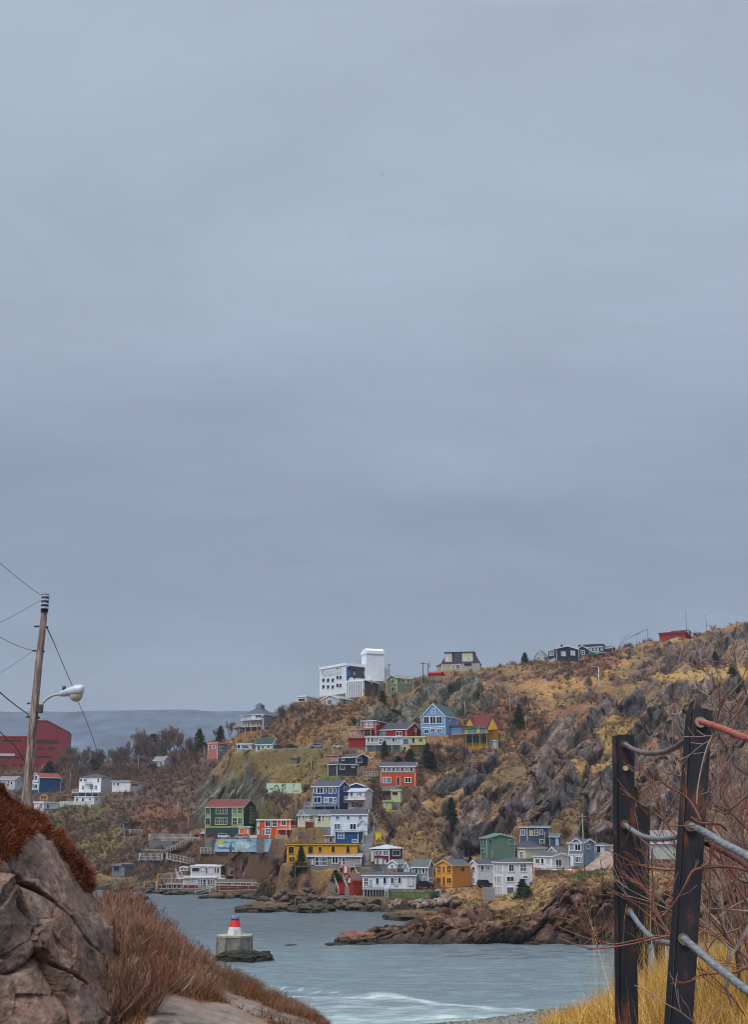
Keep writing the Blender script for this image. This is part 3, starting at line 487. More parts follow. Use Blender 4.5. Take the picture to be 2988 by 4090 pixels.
# sideways push for the rock so that faces break up
GX=np.gradient(H3,axis=0)/np.maximum(np.gradient(XG,axis=0),.05); GY=np.gradient(H3,axis=1)/np.gradient(YG,axis=1)
slope=np.hypot(GX,GY)
nz3=fbm(XG/3.3,YG/3.3,H3/1.7,4); nz4=fbm(XG/1.1,YG/1.1,H3/1.1,3)
rockm=np.clip(smooth(.50,.80,slope*.30+rho*.52+nz3*.5+smooth(.42,.6,ph1)*smooth(1.02,.9,ph1)*.34+smooth(.45,.6,ph2)*.10-.19)*np.clip(rho*2.2+.12,0,1)+shore*.6,0,1)*(1-.9*PW)
sn_=fbm((-XG*.69+H3*.72)/1.7,YG/16,(XG*.72+H3*.69)/16,3,ridge=True)*(YG>300); DX=(crag*.6+nz3*.12-sn_*.5)*rockm*keep; DYd=(crag2*.3*(YG<300)-nz3*.25-sn_*1.1)*rockm*keep
# broken blocks on the rock faces
blk=np.zeros_like(H3); crk=np.zeros_like(H3); bid=np.zeros_like(H3)+.5
mk=(rockm>.05)&(YG<640)
def blocks(sx,sz,A,crack,seed,cw):
    x,y,z=XG[mk],YG[mk],H3[mk]; wv=fbm(x/sx/2,y/sx/2,z/sx/2,2)*.9
    al=x*.72+z*.69; ac=-x*.69+z*.72; nr=(y<300); f1,f2,r1,r2,r3,o=worley(np.where(nr,x/sx*1.3,al/sx*.62)+wv,y/sx,np.where(nr,z/sz,ac/sz*.8)+wv*.4,seed)
    c=np.exp(-((f2-f1)/cw)**2); return (r1-.5)*A+(o[:,0]*(r2-.5)+o[:,2]*(r3-.5)*1.3)*A*1.5-c*crack,c,r2
b1,c1_,i1=blocks(11.0,7.0,3.4,1.6,3,.045); b2,c2_,i2=blocks(3.6,2.2,1.1,.7,11,.07)
far_=smooth(640,430,YG[mk]); blk[mk]=(b1+b2*np.where(YG[mk]<300,1.,.35))*rockm[mk]*keep[mk]*(.35+.65*smooth(.3,2.2,H3[mk])); crk[mk]=np.maximum(c1_,c2_*.7)*rockm[mk]; bid[mk]=i1*.6+i2*.4
# colours
def lc(*c): return np.array(lin(*c)[:3])
def mixc(A,B,t): return A*(1-t[...,None])+B*t[...,None]
straw=lc(126,100,70); straw2=lc(164,130,86); heath=lc(88,66,54); olive=lc(90,82,52); brush=lc(80,66,62); rust=lc(128,80,56); grn=lc(84,96,42)
gA=fbm(XG/22,YG/22,0*XG+11,4); gB_=fbm(XG/6,YG/6,H3/6+2,4); gC=fbm(XG/1.6,YG/1.6,H3/1.6,3)
base=mixc(straw*np.ones(XG.shape+(3,)),heath,smooth(-.12,.28,gA+gB_*.45))
base=mixc(base,straw2,smooth(.08,.3,gB_+gC*.3-gA*.3)*.8)
base=mixc(base,rust,smooth(.15,.32,-gA+gC*.25)*.65)
base=mixc(base,olive,smooth(.12,.35,fbm(XG/12,YG/12,0*XG+23,3)+gC*.2)*.75)
def paintreg(poly,colr,st=1.0,soft=18):
    global base
    base=mixc(base,colr,region(poly,soft)*st)
paintreg([(-900,3000),(-900,3420),(500,3480),(760,3420),(800,3200),(860,3050),(900,2920),(600,2950)],brush,.8)
paintreg([(150,3300),(150,3240),(330,3160),(420,3150),(420,3260),(300,3300)],olive,.9)
paintreg([(300,3360),(480,3290),(560,3300),(420,3420),(330,3440)],lc(120,110,60),.85)
paintreg([(560,3340),(570,3220),(640,3200),(740,3220),(730,3300),(640,3330)],lc(126,82,64),.8)
paintreg([(880,3100),(960,3010),(1120,3002),(1330,3005),(1340,3080),(1200,3120),(1000,3100)],lc(112,100,60),.8)
paintreg([(1060,3005),(1235,3004),(1235,3018),(1060,3016)],grn,.9,5); paintreg([(1270,3100),(1370,3094),(1410,3110),(1330,3128),(1270,3115)],grn,.95,6)
paintreg([(970,3170),(1050,3160),(1080,3210),(1020,3240),(980,3220)],lc(76,92,40),.9,8)
paintreg([(1100,2860),(1300,2790),(1560,2760),(1400,2880),(1200,2960),(1120,2960)],lc(120,82,50),.5)
paintreg([(1500,2990),(1700,3000),(1850,3000),(1900,3080),(1780,3060),(1640,3140),(1540,3240),(1500,3120)],brush,.7)
paintreg([(1500,3100),(1560,3080),(1560,3160),(1500,3300),(1450,3300),(1480,3200)],brush,.7)
paintreg([(1900,2760),(2060,2780),(2200,2850),(2100,2940),(1950,2900)],lc(120,76,56),.7)
paintreg([(2120,3330),(2220,3180),(2330,3120),(2400,3250),(2300,3400),(2150,3430)],brush,.55)
paintreg([(2080,2740),(2300,2700),(2480,2610),(2560,2600),(2400,2720),(2200,2800)],lc(170,128,76),.6)
paintreg([(2400,2560),(2480,2575),(2440,2680),(2300,2690),(2330,2640)],lc(112,64,50),.7)
paintreg([(2270,3522),(2300,3492),(2430,3462),(2500,3470),(2440,3505)],grn,1.0,5)
paintreg([(1100,3620),(1100,3540),(1340,3540),(1340,3620)],lc(104,84,66),.7)
paintreg([(1860,3600),(2060,3500),(2200,3490),(2240,3560),(2120,3640),(1900,3640),(1760,3645)],lc(142,116,74),.75,12)
paintreg([(560,3370),(840,3365),(1130,3370),(1120,3580),(500,3580)],heath,.8)
paintreg([(300,3500),(760,3500),(760,3600),(300,3600)],lc(98,80,64),.7)
paintreg([(1130,3520),(1200,3470),(1360,3560),(1300,3600),(1150,3590)],lc(140,110,70),.7)
paintreg([(1130,3330),(1250,3310),(1280,3370),(1140,3380)],lc(116,110,60),.7)
for m_,(_,c_) in zip(gpm,GP): base=mixc(base,lc(*c_)*.86,m_*.7)
# rock colours
rgrey=lc(92,88,86); rgrn=lc(98,100,90); rpur=lc(102,80,74); rdark=lc(52,46,48); rred=lc(96,64,50); rlt=lc(140,122,112)
rn=fbm(XG/10,YG/10,H3/10+31,3); rslab=lc(70,70,76)
rock=mixc(rgrey*np.ones(XG.shape+(3,)),rpur,smooth(-.15,.25,rn+.15*crag))
rock=mixc(rock,rlt,smooth(.15,.5,gC+crag*.35)*.55)
rock=mixc(rock,rdark,smooth(.05,.5,-crag*.5-gC*.3+.05)*.6)  # crag recesses darkened in the colour, standing for shade
rock=rock*(.66+.5*bid)[...,None]
rock=mixc(rock,lc(150,122,76),smooth(.1,.3,fbm(XG/5,YG/5,H3/3+41,4))*smooth(1.3,.4,slope)*.75)
kn=region(cliffs[1]); rock=mixc(rock,rgrn,kn*.85); rock=mixc(rock,rgrn,region(cliffs[2])*.7)
rock=mixc(rock,rred,np.clip(region(cliffs[6])*.85+region(cliffs[4])*.6+region(cliffs[5])*.7,0,1))
rock=mixc(rock,rdark,region(cliffs[6])*smooth(.1,.5,gB_+.2)*.6)
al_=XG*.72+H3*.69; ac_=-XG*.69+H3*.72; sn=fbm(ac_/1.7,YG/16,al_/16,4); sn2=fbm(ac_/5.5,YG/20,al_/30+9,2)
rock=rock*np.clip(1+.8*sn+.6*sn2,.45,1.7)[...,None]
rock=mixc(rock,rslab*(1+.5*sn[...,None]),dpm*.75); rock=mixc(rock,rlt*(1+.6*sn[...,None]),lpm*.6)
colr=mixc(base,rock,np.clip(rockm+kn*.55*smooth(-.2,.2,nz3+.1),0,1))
tide=smooth(2.2,.7,H3+gC*.8); colr=mixc(colr,lc(40,38,34),tide*.88)
colr=colr*.93; colr=mixc(colr,lc(66,60,34),smooth(.8,2.0,H3)*smooth(3.6,2.2,H3)*(YG>290)*.6)
V=np.stack([XG+DX,YG+DYd-blk*.8,H3+blk*.35],-1).reshape(-1,3)
ii,jj=np.meshgrid(np.arange(NA-1),np.arange(ND-1),indexing='ij'); b0=ii*ND+jj
Fq=np.stack([b0,b0+ND,b0+ND+1,b0+1],-1).reshape(-1,4)
mt=attrmat('hillside',nscale=1.3,bump=.55,dist=.3,var=.42)
nt=mt.node_tree; L=nt.links.new; bs=nt.nodes['Principled BSDF']; src=bs.inputs['Base Color'].links[0].from_socket
tc=N(nt,'ShaderNodeTexCoord'); m1=N(nt,'ShaderNodeMapping'); m1.inputs['Rotation'].default_value=(0,R(44),0); m2=N(nt,'ShaderNodeMapping'); m2.inputs['Scale'].default_value=(.16,.3,.85); L(tc.outputs['Object'],m1.inputs[0]); L(m1.outputs[0],m2.inputs[0])
no=N(nt,'ShaderNodeTexNoise'); no.inputs['Scale'].default_value=1.0; no.inputs['Detail'].default_value=6; no.inputs['Roughness'].default_value=.6; no.inputs['Distortion'].default_value=.8; L(m2.outputs[0],no.inputs['Vector'])
mr=N(nt,'ShaderNodeMapRange'); mr.inputs[1].default_value=.36; mr.inputs[2].default_value=.64; mr.inputs[3].default_value=.5; mr.inputs[4].default_value=1.55; L(no.outputs[0],mr.inputs[0])
at_=N(nt,'ShaderNodeAttribute',attribute_name='Col'); mxx=N(nt,'ShaderNodeMix'); mxx.inputs[2].default_value=1.0; L(at_.outputs['Alpha'],mxx.inputs[0]); L(mr.outputs[0],mxx.inputs[3])
sc=N(nt,'ShaderNodeVectorMath',operation='SCALE'); L(src,sc.inputs[0]); L(mxx.outputs[0],sc.inputs['Scale']); L(sc.outputs[0],bs.inputs['Base Color'])
b2n=N(nt,'ShaderNodeBump'); b2n.inputs['Strength'].default_value=.8; b2n.inputs['Distance'].default_value=.9; ml=N(nt,'ShaderNodeMath',operation='MULTIPLY'); L(no.outputs[0],ml.inputs[0]); L(at_.outputs['Alpha'],ml.inputs[1]); L(ml.outputs[0],b2n.inputs['Height']); L(bs.inputs['Normal'].links[0].from_socket,b2n.inputs['Normal']); L(b2n.outputs[0],bs.inputs['Normal'])
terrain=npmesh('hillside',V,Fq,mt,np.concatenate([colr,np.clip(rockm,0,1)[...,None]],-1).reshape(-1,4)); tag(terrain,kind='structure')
# roads
for nm,hwid,P in RD:
    mb=MB(); pts=[]
    for p,q in seglist(P):
        for k in range(4): pts.append(p.lerp(q,k/4))
    pts.append(P[-1]); m=len(pts)
    for i,p in enumerate(pts):
        d=(pts[min(i+1,m-1)]-pts[max(i-1,0)]); d.z=0; d.normalize(); n=Vector((-d.y,d.x,0))*hwid
        mb.v+=[tuple(p+n+Vector((0,0,.06))),tuple(p-n+Vector((0,0,.06))),tuple(p-n-Vector((0,0,.3))),tuple(p+n-Vector((0,0,.3)))]
    for i in range(m-1):
        for k in range(4): mb.f.append((4*i+k,4*i+(k+1)%4,4*i+4+(k+1)%4,4*i+4+k))
    tag(mb.build(nm,paint((98,98,102),.85,.25,.5)),kind='structure')
# ---------------------------------------------------------------- far hills beyond the town
nf=160; fa=np.linspace(-.62,.62,nf); rows=[(1900,20),(2300,60),(2700,150),(3100,240),(3500,0),(4300,-60)]
V=[];Cc=[]
for k,(D,z0) in enumerate(rows):
    X=fa*D; zz=z0+fbm(X/500,0*X+D/900,0*X,4)*(40 if k else 10)
    if k==4: zz=CAMZ+ (eof(2838)+0.0)*3500+fbm(X/700,0*X,0*X+4,4)*34
    if k==5: zz=300+0*X
    V.append(np.stack([X,0*X+D,zz],-1))
V=np.concatenate(V); nr=len(rows)
F_=np.array([[k*nf+i,k*nf+i+1,(k+1)*nf+i+1,(k+1)*nf+i] for k in range(nr-1) for i in range(nf-1)])
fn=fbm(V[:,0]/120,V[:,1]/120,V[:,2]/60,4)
cf=lc(74,88,108)*np.ones((len(V),3)); cf=cf*(1+.5*fn[:,None])  # blue of the distance haze is put into the hill colour
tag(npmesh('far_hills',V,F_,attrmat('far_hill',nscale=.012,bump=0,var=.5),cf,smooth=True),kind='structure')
# ---------------------------------------------------------------- water
wa_=np.linspace(-.75,.75,420); wd=np.concatenate([np.linspace(96,180,230),np.linspace(181,470,360),np.array([520,700,1000,1600,2600,5000])])
WX=wa_[:,None]*wd[None,:]; WY=np.broadcast_to(wd,WX.shape)
WZ=fbm(WX/6,WY/2.6,0*WX+1,3)*.42*smooth(1000,400,WY)+fbm(WX/1.5,WY/.9,0*WX+6,2)*.09*smooth(420,140,WY)
def swell(x,y,yc,x0,x1,h,wd_):     # one low wave front; yc(x) its line
    e=smooth(x0-8,x0+4,x)*smooth(x1+8,x1-4,x); q=(y-yc)/wd_
    return h*e*np.where(q>0,np.exp(-q*q*.35),np.exp(-q*q*2.2))
pf=lambda x,y: at(x,y,1) # helper on the plane z=0
def wpt(x,y):
    a,e=ray(x,y); D=-CAMZ/e; return a*D,D
sA=[wpt(1700,3977),wpt(1880,3968),wpt(2000,3978),wpt(2150,3992),wpt(2350,3999)]
yc=np.interp(WX,[p[0] for p in sA],[p[1] for p in sA])+fbm(WX/9,0*WX,0*WX,2)*1.2
WZ=WZ+swell(WX,WY,yc,sA[0][0],sA[-1][0],.42,1.5)
sB=[wpt(1090,3945),wpt(1250,3960),wpt(1400,3968),wpt(1500,3978)]
yb_=np.interp(WX,[p[0] for p in sB],[p[1] for p in sB])+fbm(WX/7,0*WX+4,0*WX,2)*1.0
WZ=WZ+swell(WX,WY,yb_,sB[0][0],sB[-1][0],.38,1.4)
# foam: streak of broken water following the wave fronts
foamline=[wpt(1000,3985),wpt(1250,3984),wpt(1580,3984),wpt(1700,4000),wpt(1950,4026),wpt(2200,4040),wpt(2320,4040)]
fy=np.interp(WX,[p[0] for p in foamline],[p[1] for p in foamline])
fo=np.exp(-((WY-fy)/.9)**2)*smooth(-.5,.15,fbm(WX/2.5,WY/.8,0*WX+9,3)+.1)
fl2=[wpt(1000,4000),wpt(1330,4068),wpt(1450,4076),wpt(1600,4080),wpt(1700,4064)]
fy2=np.interp(WX,[p[0] for p in fl2],[p[1] for p in fl2]); fo2=np.exp(-((WY-fy2)/1.0)**2)*smooth(-.2,.25,fbm(WX/3,WY/.9,0*WX+19,3))
pw=(WY<fy)&(WY>fy2-4); fo3=pw*smooth(-.2,.4,fbm(WX/5,WY/1.3,0*WX+29,4))*.5
fo4=np.exp(-((WY-(yb_-1.2))/1.0)**2)*smooth(.05,.3,fbm(WX/1.2,WY/.8,0*WX+39,3))*smooth(sB[0][0]-3,sB[0][0]+2,WX)*smooth(sB[1][0]+6,sB[1][0],WX)*1.0
foam=np.clip(np.maximum.reduce([fo*.95,fo2*.9*(WX<12),fo3*(WX<30),fo4]),0,1)
shal=smooth(150,124,WY)
wc=mixc(lc(84,98,106)*np.ones(WX.shape+(3,)),lc(108,126,136),smooth(250,185,WY)*.9); wc=mixc(wc,lc(140,164,164),shal*.8); ws=fbm(WX/14,WY/2.2,0*WX+51,4)+.9*fbm(WX/3,WY/.8,0*WX+61,3); wc=wc*(1+.36*ws)[...,None]
wdark=smooth(.0,.25,fbm(WX/7,WY/.9,0*WX+71,3)-.02)*smooth(4,14,WX)*smooth(186,194,WY)*smooth(214,208,WY); wc=mixc(wc,lc(58,58,62),wdark*.75); wc=mixc(wc,lc(200,214,216),foam)  # dark streaks mixed into the water colour, foam over them
V=np.stack([WX,WY,WZ],-1).reshape(-1,3); n1_,n2_=WX.shape
ii,jj=np.meshgrid(np.arange(n1_-1),np.arange(n2_-1),indexing='ij'); b0=ii*n2_+jj
mw,nt,b=newmat('sea'); L=nt.links.new
at_=N(nt,'ShaderNodeAttribute',attribute_name='Col'); L(at_.outputs['Color'],b.inputs['Base Color'])
c4=N(nt,'ShaderNodeMapRange'); c4.inputs[3].default_value=.16; c4.inputs[4].default_value=.7; L(at_.outputs['Alpha'],c4.inputs[0]); 
b.inputs['Roughness'].default_value=.28; b.inputs['IOR'].default_value=1.33
tc=N(nt,'ShaderNodeTexCoord'); mp=N(nt,'ShaderNodeMapping'); mp.inputs['Scale'].default_value=(.28,1.0,1); L(tc.outputs['Object'],mp.inputs[0])
no=N(nt,'ShaderNodeTexNoise'); no.inputs['Scale'].default_value=.75; no.inputs['Detail'].default_value=7; no.inputs['Roughness'].default_value=.62; L(mp.outputs[0],no.inputs['Vector'])
bp=N(nt,'ShaderNodeBump'); bp.inputs['Strength'].default_value=1.0; bp.inputs['Distance'].default_value=.9; L(no.outputs[0],bp.inputs['Height']); L(bp.outputs[0],b.inputs['Normal'])
tag(npmesh('sea',V,np.stack([b0,b0+n2_,b0+n2_+1,b0+1],-1).reshape(-1,4),mw,wc.reshape(-1,3),smooth=True),kind='structure')
# ---------------------------------------------------------------- near ground (this side)
CN=[(-1500,[(5,None,17.4),(8.9,None,17.25),(12.5,3800,0),(16,3690,0)]),(0,[(5,None,17.3),(8.9,None,17.25),(12.5,3800,0),(16,3680,0)]),(430,[(5,None,17.3),(8.8,None,17.25),(11,3900,0),(15,3705,0)]),(560,[(5,None,17.3),(9.5,4060,0),(16,3775,0)]),(700,[(5,None,17.3),(10,4030,0),(16,3820,0)]),(850,[(5,None,17.3),(10.3,4060,0),(16,3890,0)]),
(1000,[(5,None,17.3),(10.5,4085,0),(16,3950,0)]),(1200,[(5,None,17.2),(11,4100,0),(16,4030,0)]),(1340,[(5,None,17.1),(11,4130,0),(16,4100,0)]),(1600,[(5,None,16.8),(11,None,16.0),(16,None,14.6)]),
(2150,[(4,None,17.2),(7.5,4135,0),(9,4140,0)]),(2300,[(4,None,17.2),(7,4092,0),(9,4088,0)]),(2450,[(4,None,17.25),(7,4050,0),(9,4030,0)]),(2700,[(4,None,17.3),(7,4010,0),(9.5,3960,0)]),(3000,[(4,None,17.4),(7,3975,0),(10,3915,0)]),(4500,[(4,None,17.4),(7,3975,0),(10,3900,0)])]
NA2=760; ag2=np.linspace(-.62,.62,NA2); dg2=np.concatenate([np.geomspace(1.2,40,330),np.geomspace(41,170,140)]); nd2=len(dg2)
cn_a=np.array([ray(c[0],3950)[0] for c in CN]); P=[]
for x,kn in CN:
    d=[k[0] for k in kn]; z=[(k[2] if k[1] is None else CAMZ+eof(k[1])*k[0]) for k in kn]
    dl,zl=d[-1],z[-1]; run=(zl-1.0)/.75
    sh=128 if x<1700 else 134+ (min(x,2600)-1700)*.012
    d=[0]+d+[dl+3,dl+3+run,96,sh-10,sh,sh+30]; z=[17.4]+z+[zl-1.2,.9+.0,.8,.45,0.0,-3.5]
    P.append(np.interp(dg2,d,z))
P=np.array(P); HN=np.zeros((NA2,nd2))
for j in range(nd2): HN[:,j]=np.interp(ag2,cn_a,P[:,j])
for _ in range(2):
    k=6; pad=np.pad(HN,((k,k),(0,0)),mode='edge'); HN=sum(pad[j:j+NA2] for j in range(2*k+1))/(2*k+1)
XN=ag2[:,None]*dg2[None,:]; YN=np.broadcast_to(dg2,XN.shape)
HN=HN+fbm(XN/1.5,YN/1.5,0*XN+1,4)*.10*smooth(2,6,YN)+fbm(XN/9,YN/9,0*XN+2,3)*1.2*smooth(18,40,YN)*smooth(100,70,YN)
def gnear(X,Y):
    i=min(max((X/Y-ag2[0])/(ag2[1]-ag2[0]),0),NA2-1.001); j=min(max(np.interp(Y,dg2,np.arange(nd2)),0),nd2-1.001); a,b=int(i),int(j); s,t=i-a,j-b
    return float((HN[a,b]*(1-s)+HN[a+1,b]*s)*(1-t)+(HN[a,b+1]*(1-s)+HN[a+1,b+1]*s)*t)
nA=fbm(XN/.8,YN/.8,0*XN+3,4); nB=fbm(XN/.12,YN/.12,0*XN+3,3)
cN=mixc(lc(96,62,44)*np.ones(XN.shape+(3,)),lc(120,84,56),smooth(-.1,.3,nA))
cN=mixc(cN,lc(150,122,60),smooth(.8,1.5,XN)*smooth(30,10,YN))
PXn,PYn=pix(XN,YN,HN)
slab=smooth(-10,14,polydist(PXn+nA*40,PYn+nA*30,[(560,4200),(600,4020),(660,3975),(740,3985),(800,4010),(900,4000),(1000,4060),(1120,4110),(1180,4200),(1180,4600),(560,4600)]))*(YN<14)
slab=np.maximum(slab,smooth(-8,10,polydist(PXn+nA*30,PYn+nA*20,[(840,3950),(900,3960),(1010,3998),(1100,4040),(1260,4085),(1300,4110),(1200,4110),(1000,4055),(900,4000)]))*(YN<22))
cN=mixc(cN,mixc(lc(122,112,104)*np.ones(XN.shape+(3,)),lc(140,120,116),smooth(-.2,.3,nA)),slab)
beach=smooth(60,90,YN); cN=mixc(cN,lc(112,114,108),beach); cN=cN*(1+.35*nB[...,None]*1); sk=fbm(XN/.5+nA,YN/1.6,0*XN+8,3,ridge=True); cN=mixc(cN,lc(70,62,58),slab*smooth(.55,.8,sk)*.8); cN=mixc(cN,lc(92,94,74),slab*smooth(.1,.3,nA)*.5)
b0=(lambda ii,jj:ii*nd2+jj)(*np.meshgrid(np.arange(NA2-1),np.arange(nd2-1),indexing='ij'))
tag(npmesh('near_ground',np.stack([XN,YN,HN],-1).reshape(-1,3),np.stack([b0,b0+nd2,b0+nd2+1,b0+1],-1).reshape(-1,4),attrmat('near_soil',nscale=5,bump=.7,dist=.05,var=.3),cN.reshape(-1,3),smooth=True),kind='structure')
SLAB=slab
# ---------------------------------------------------------------- building generator
GL={'b':(30,34,42),'n':(40,46,74),'g':(96,104,112),'w':(196,200,206),'y':(196,190,60),'u':(36,110,170),'r':(120,30,34),'d':(70,52,46),'o':(232,110,20)}
def fbox(mb,face,t0,z0,t1,z1,o0,o1):
    if face=='A': mb.box(t0,t1,-o1,-o0,z0,z1)
    else: mb.box(o0,o1,t0,t1,z0,z1)
def mkhouse(h):
    C=h['C'];fr=h['fr'];wA,wB=h['wA'],h['wB'];dA,dB=h['dA'],h['dB']
    root=empty(h['name'],C,-h['th'],h['label'],{'house':'house'}.get(h['name'],h['name'].replace('_',' ')),h.get('group'))
    def loc(face,x,y):
        X,Y=px(fr,x,y); s,z=uz(C,dA if face=='A' else dB,X,Y); return s,z-C.z
    xcz=loc('A',h['xc'],h['ye'])[1]; ze=xcz
    # ridge height at its own distance
    rf=h['roof']
    if rf in('flat',): back=0
    else: back=wB*.5*dB[1]
    if rf in('gB','gBr','gsp'): back=wA*.5*(-dA[1])
    Xr,Yr=px(fr,(h['x0']+h['xc'])/2,h['yr']); zr=CAMZ+ray(Xr,Yr)[1]*(C.y+back)-C.z
    if rf!='flat': zr=max(zr,ze+.35)
    wm=paint(h['wall'],.72,.11,.9,boards=3.2,streak=.6); tm=paint(h['trim'],.6,.05); rm=paint(h['roofc'],.8,.22,1.6,bump=.4)
    fm=paint(h.get('foundc',(120,118,116)),.9,.25,1)
    x0,x1,y0,y1=-wA,0,0,wB
    mb=MB(); wall_top=ze
    if rf in('gA','sl') : # ridge parallel to face A
        if rf=='gA': poly=[(0,y0,0),(0,y1,0),(0,y1,ze),(0,(y0+y1)/2,zr),(0,y0,ze)]
        else: poly=[(0,y0,0),(0,y1,0),(0,y1,zr),(0,y0,ze)]
        mb.extr([(x0,p[1],p[2]) for p in poly],(wA,0,0))
    elif rf in('gB','gBr','gsp'):
        if rf=='gsp': poly=[(x0,0,0),(x1,0,0),(x1,0,ze),(x0+wA*.45,0,zr),(x0+wA*.2,0,zr+.01),(x0,0,zr-2.2)]
        else: poly=[(x0,0,0),(x1,0,0),(x1,0,ze),((x0+x1)/2,0,zr),(x0,0,ze)]
        mb.extr([(p[0],y1,p[2]) for p in poly],(0,-(y1-y0),0))
    else: mb.box(x0,x1,y0,y1,0,ze)
    mb.build('wall',wm,root)
    if h.get('sidec'): m=MB(); m.box(0.001,.05,.02,y1-.02,0.05,ze-.02); m.build('side_sheet',paint(h['sidec'],.7,.1,.8,boards=3.2),root)  # thin sheet over the right face in a second tone
    if h.get('wside'): m=MB(); m.box(0.001,.05,.02,y1-.02,0.05,ze-.02); m.build('side_sheet',paint(h['wside'],.7,.1,.8,boards=3.2),root)
    MB().box(x0+.04,x1-.04,y0+.04,y1-.04,-4.5,0).build('foundation',fm,root)
    # roof
    o=.3; th=.16; mb=MB()
    def slab2(axis):
        lo,hi=(y0,y1) if axis=='A' else (x0,x1); m=(lo+hi)/2; sl=(zr-ze)/(m-lo)
        P=[(lo-o,ze-o*sl),(m,zr),(hi+o,ze-o*sl)]; poly=[(a,b+th) for a,b in P]+[(a,b+.004) for a,b in reversed(P)]
        if axis=='A': mb.extr([(x0-o,a,b) for a,b in poly],(wA+2*o,0,0))
        else: mb.extr([(a,y1+o,b) for a,b in poly],(0,-(wB+2*o),0))
    if rf=='gA': slab2('A')
    elif rf in('gB','gBr'): slab2('B')
    elif rf=='gsp': mb.extr([(x0-o,y1,zr-2.2),(x0+wA*.2,y1,zr+.05),(x0+wA*.45,y1,zr+.05),(x1+o,y1,ze),(x1+o,y1,ze+.4),(x0+wA*.45,y1,zr+.5),(x0+wA*.2,y1,zr+.5),(x0-o,y1,zr-1.8)],(0,-wB-o,0))
    elif rf=='sl': mb.extr([(x0-o,-o*2,ze+.02-o*.1),(x0-o,y1+o,zr+.05),(x0-o,y1+o,zr+.25),(x0-o,-o*2,ze+.2)],(wA+2*o,0,0))
    elif rf=='hip':
        X0,X1,Y0,Y1=x0-o,x1+o,y0-o,y1+o; w_,d_=X1-X0,Y1-Y0; i=min(w_,d_)/2*.98
        if w_>=d_: r=[(X0+i,(Y0+Y1)/2,zr),(X1-i,(Y0+Y1)/2,zr)]
        else: r=[((X0+X1)/2,Y0+i,zr),((X0+X1)/2,Y1-i,zr)]
        b=[(X0,Y0,ze+.1),(X1,Y0,ze+.1),(X1,Y1,ze+.1),(X0,Y1,ze+.1)]; b2=[(p[0],p[1],ze-.06) for p in b]
        vs=b+r+b2
        if w_>=d_: fs=[(0,1,5,4),(1,2,5),(2,3,4,5),(3,0,4)]
        else: fs=[(0,1,4),(1,2,5,4),(2,3,5),(3,0,4,5)]
        mb.add(vs,fs+[(6,7,1,0),(7,8,2,1),(8,9,3,2),(9,6,0,3),(9,8,7,6)])
    elif rf=='mans':
        X0,X1,Y0,Y1=x0-o,x1+o,y0-o,y1+o; i=min(wA,wB)*.22; zt=zr-.35; m=MB(); [m.box(x0*f-.5,x0*f+.5,-o+i*.35,-o+i*.35+.06,ze+.7,zt-.5) for f in ()]
        b=[(X0,Y0,ze),(X1,Y0,ze),(X1,Y1,ze),(X0,Y1,ze)]; t=[(X0+i*1.2,Y0+i*.8,zt),(X1-i*1.2,Y0+i*.8,zt),(X1-i*1.2,Y1-i,zt),(X0+i*1.2,Y1-i,zt)]
        mb.add(b+t,[(0,1,5,4),(1,2,6,5),(2,3,7,6),(3,0,4,7),(4,5,6,7),(3,2,1,0)])
        mb.box(X0+i*1.1,X1-i*1.1,Y0+i*.7,Y1-i*.9,zt+.005,zt+.35)
    else:
        t=.28 if h['name'] not in('apartment_building','tower_block') else 1.1
        zt=max(zr,ze+t); mb.box(x0-o,x1+o,y0-o,y1+o,ze+.003,zt)
    roof=mb.build('roof',rm,root)
    if h.get('chimney'):
        m=MB(); m.box(x0*.5-.4,x0*.5+.4,y1*.4,y1*.4+.8,zr-.6,zr+1.3); m.build('chimney',paint((80,66,62)),roof)
    if h.get('cap'):
        m=MB(); m.extr([(x0+.8,-.2,zr+.003),(x0+1.8,-.2,zr+1.0),(x1-1.0,-.2,zr+1.0),(x1+.1,-.2,zr+.003)],(0,wB,0)); m.build('roof_cap',rm,root)
    # white edges
    if h['wall']!=h['trim'] and not h.get('noframe'):
        c=.13
        for q in ((-c,.035,-.035,c),(x0-.035,x0+c,-.035,c),(-c,.035,y1-c,y1+.035)): m=MB(); m.box(*q,0,ze-.01); m.build('corner_board',tm,root)
        m=MB()
        def rake(face,lo,hi):
            mid=(lo+hi)/2
            for a,b in ((lo,mid),(hi,mid)):
                ea,eb=(a,ze-.05),(b,zr-.05)
                sl=(zr-ze)/(mid-lo); a2=a-(o if a==lo else -o)*.999; ea=(a2,ze-.05-o*abs(sl))
                q=[(ea[0],ea[1]-.16),(eb[0],eb[1]-.2),(eb[0],eb[1]+.20),(ea[0],ea[1]+.2)]
                if face=='B': m.extr([(o+.004,p[0],p[1]) for p in q],(.05,0,0))
                else: m.extr([(p[0],-o-.004,p[1]) for p in q],(0,-.05,0))
        if rf=='gA': rake('B',y0,y1); m.box(x0-o,x1+o,-o-.06,-o-.004,ze-o*(zr-ze)/(wB/2)-.1,ze-o*(zr-ze)/(wB/2)+.16)
        elif rf in('gB','gBr'): rake('A',x0,x1); s_=(zr-ze)/(wA/2)*o; m.box(o+.004,o+.06,y0-o,y1+o,ze-s_-.1,ze-s_+.16)
        elif rf in('flat','hip','sl'): m.box(x0-o-.03,x1+o+.03,-o-.06,-o-.004,ze-.1,ze+.14); m.box(o+.004,o+.06,y0-o,y1+o,ze-.1,ze+.14)
        m.build('fascia',tm,root)
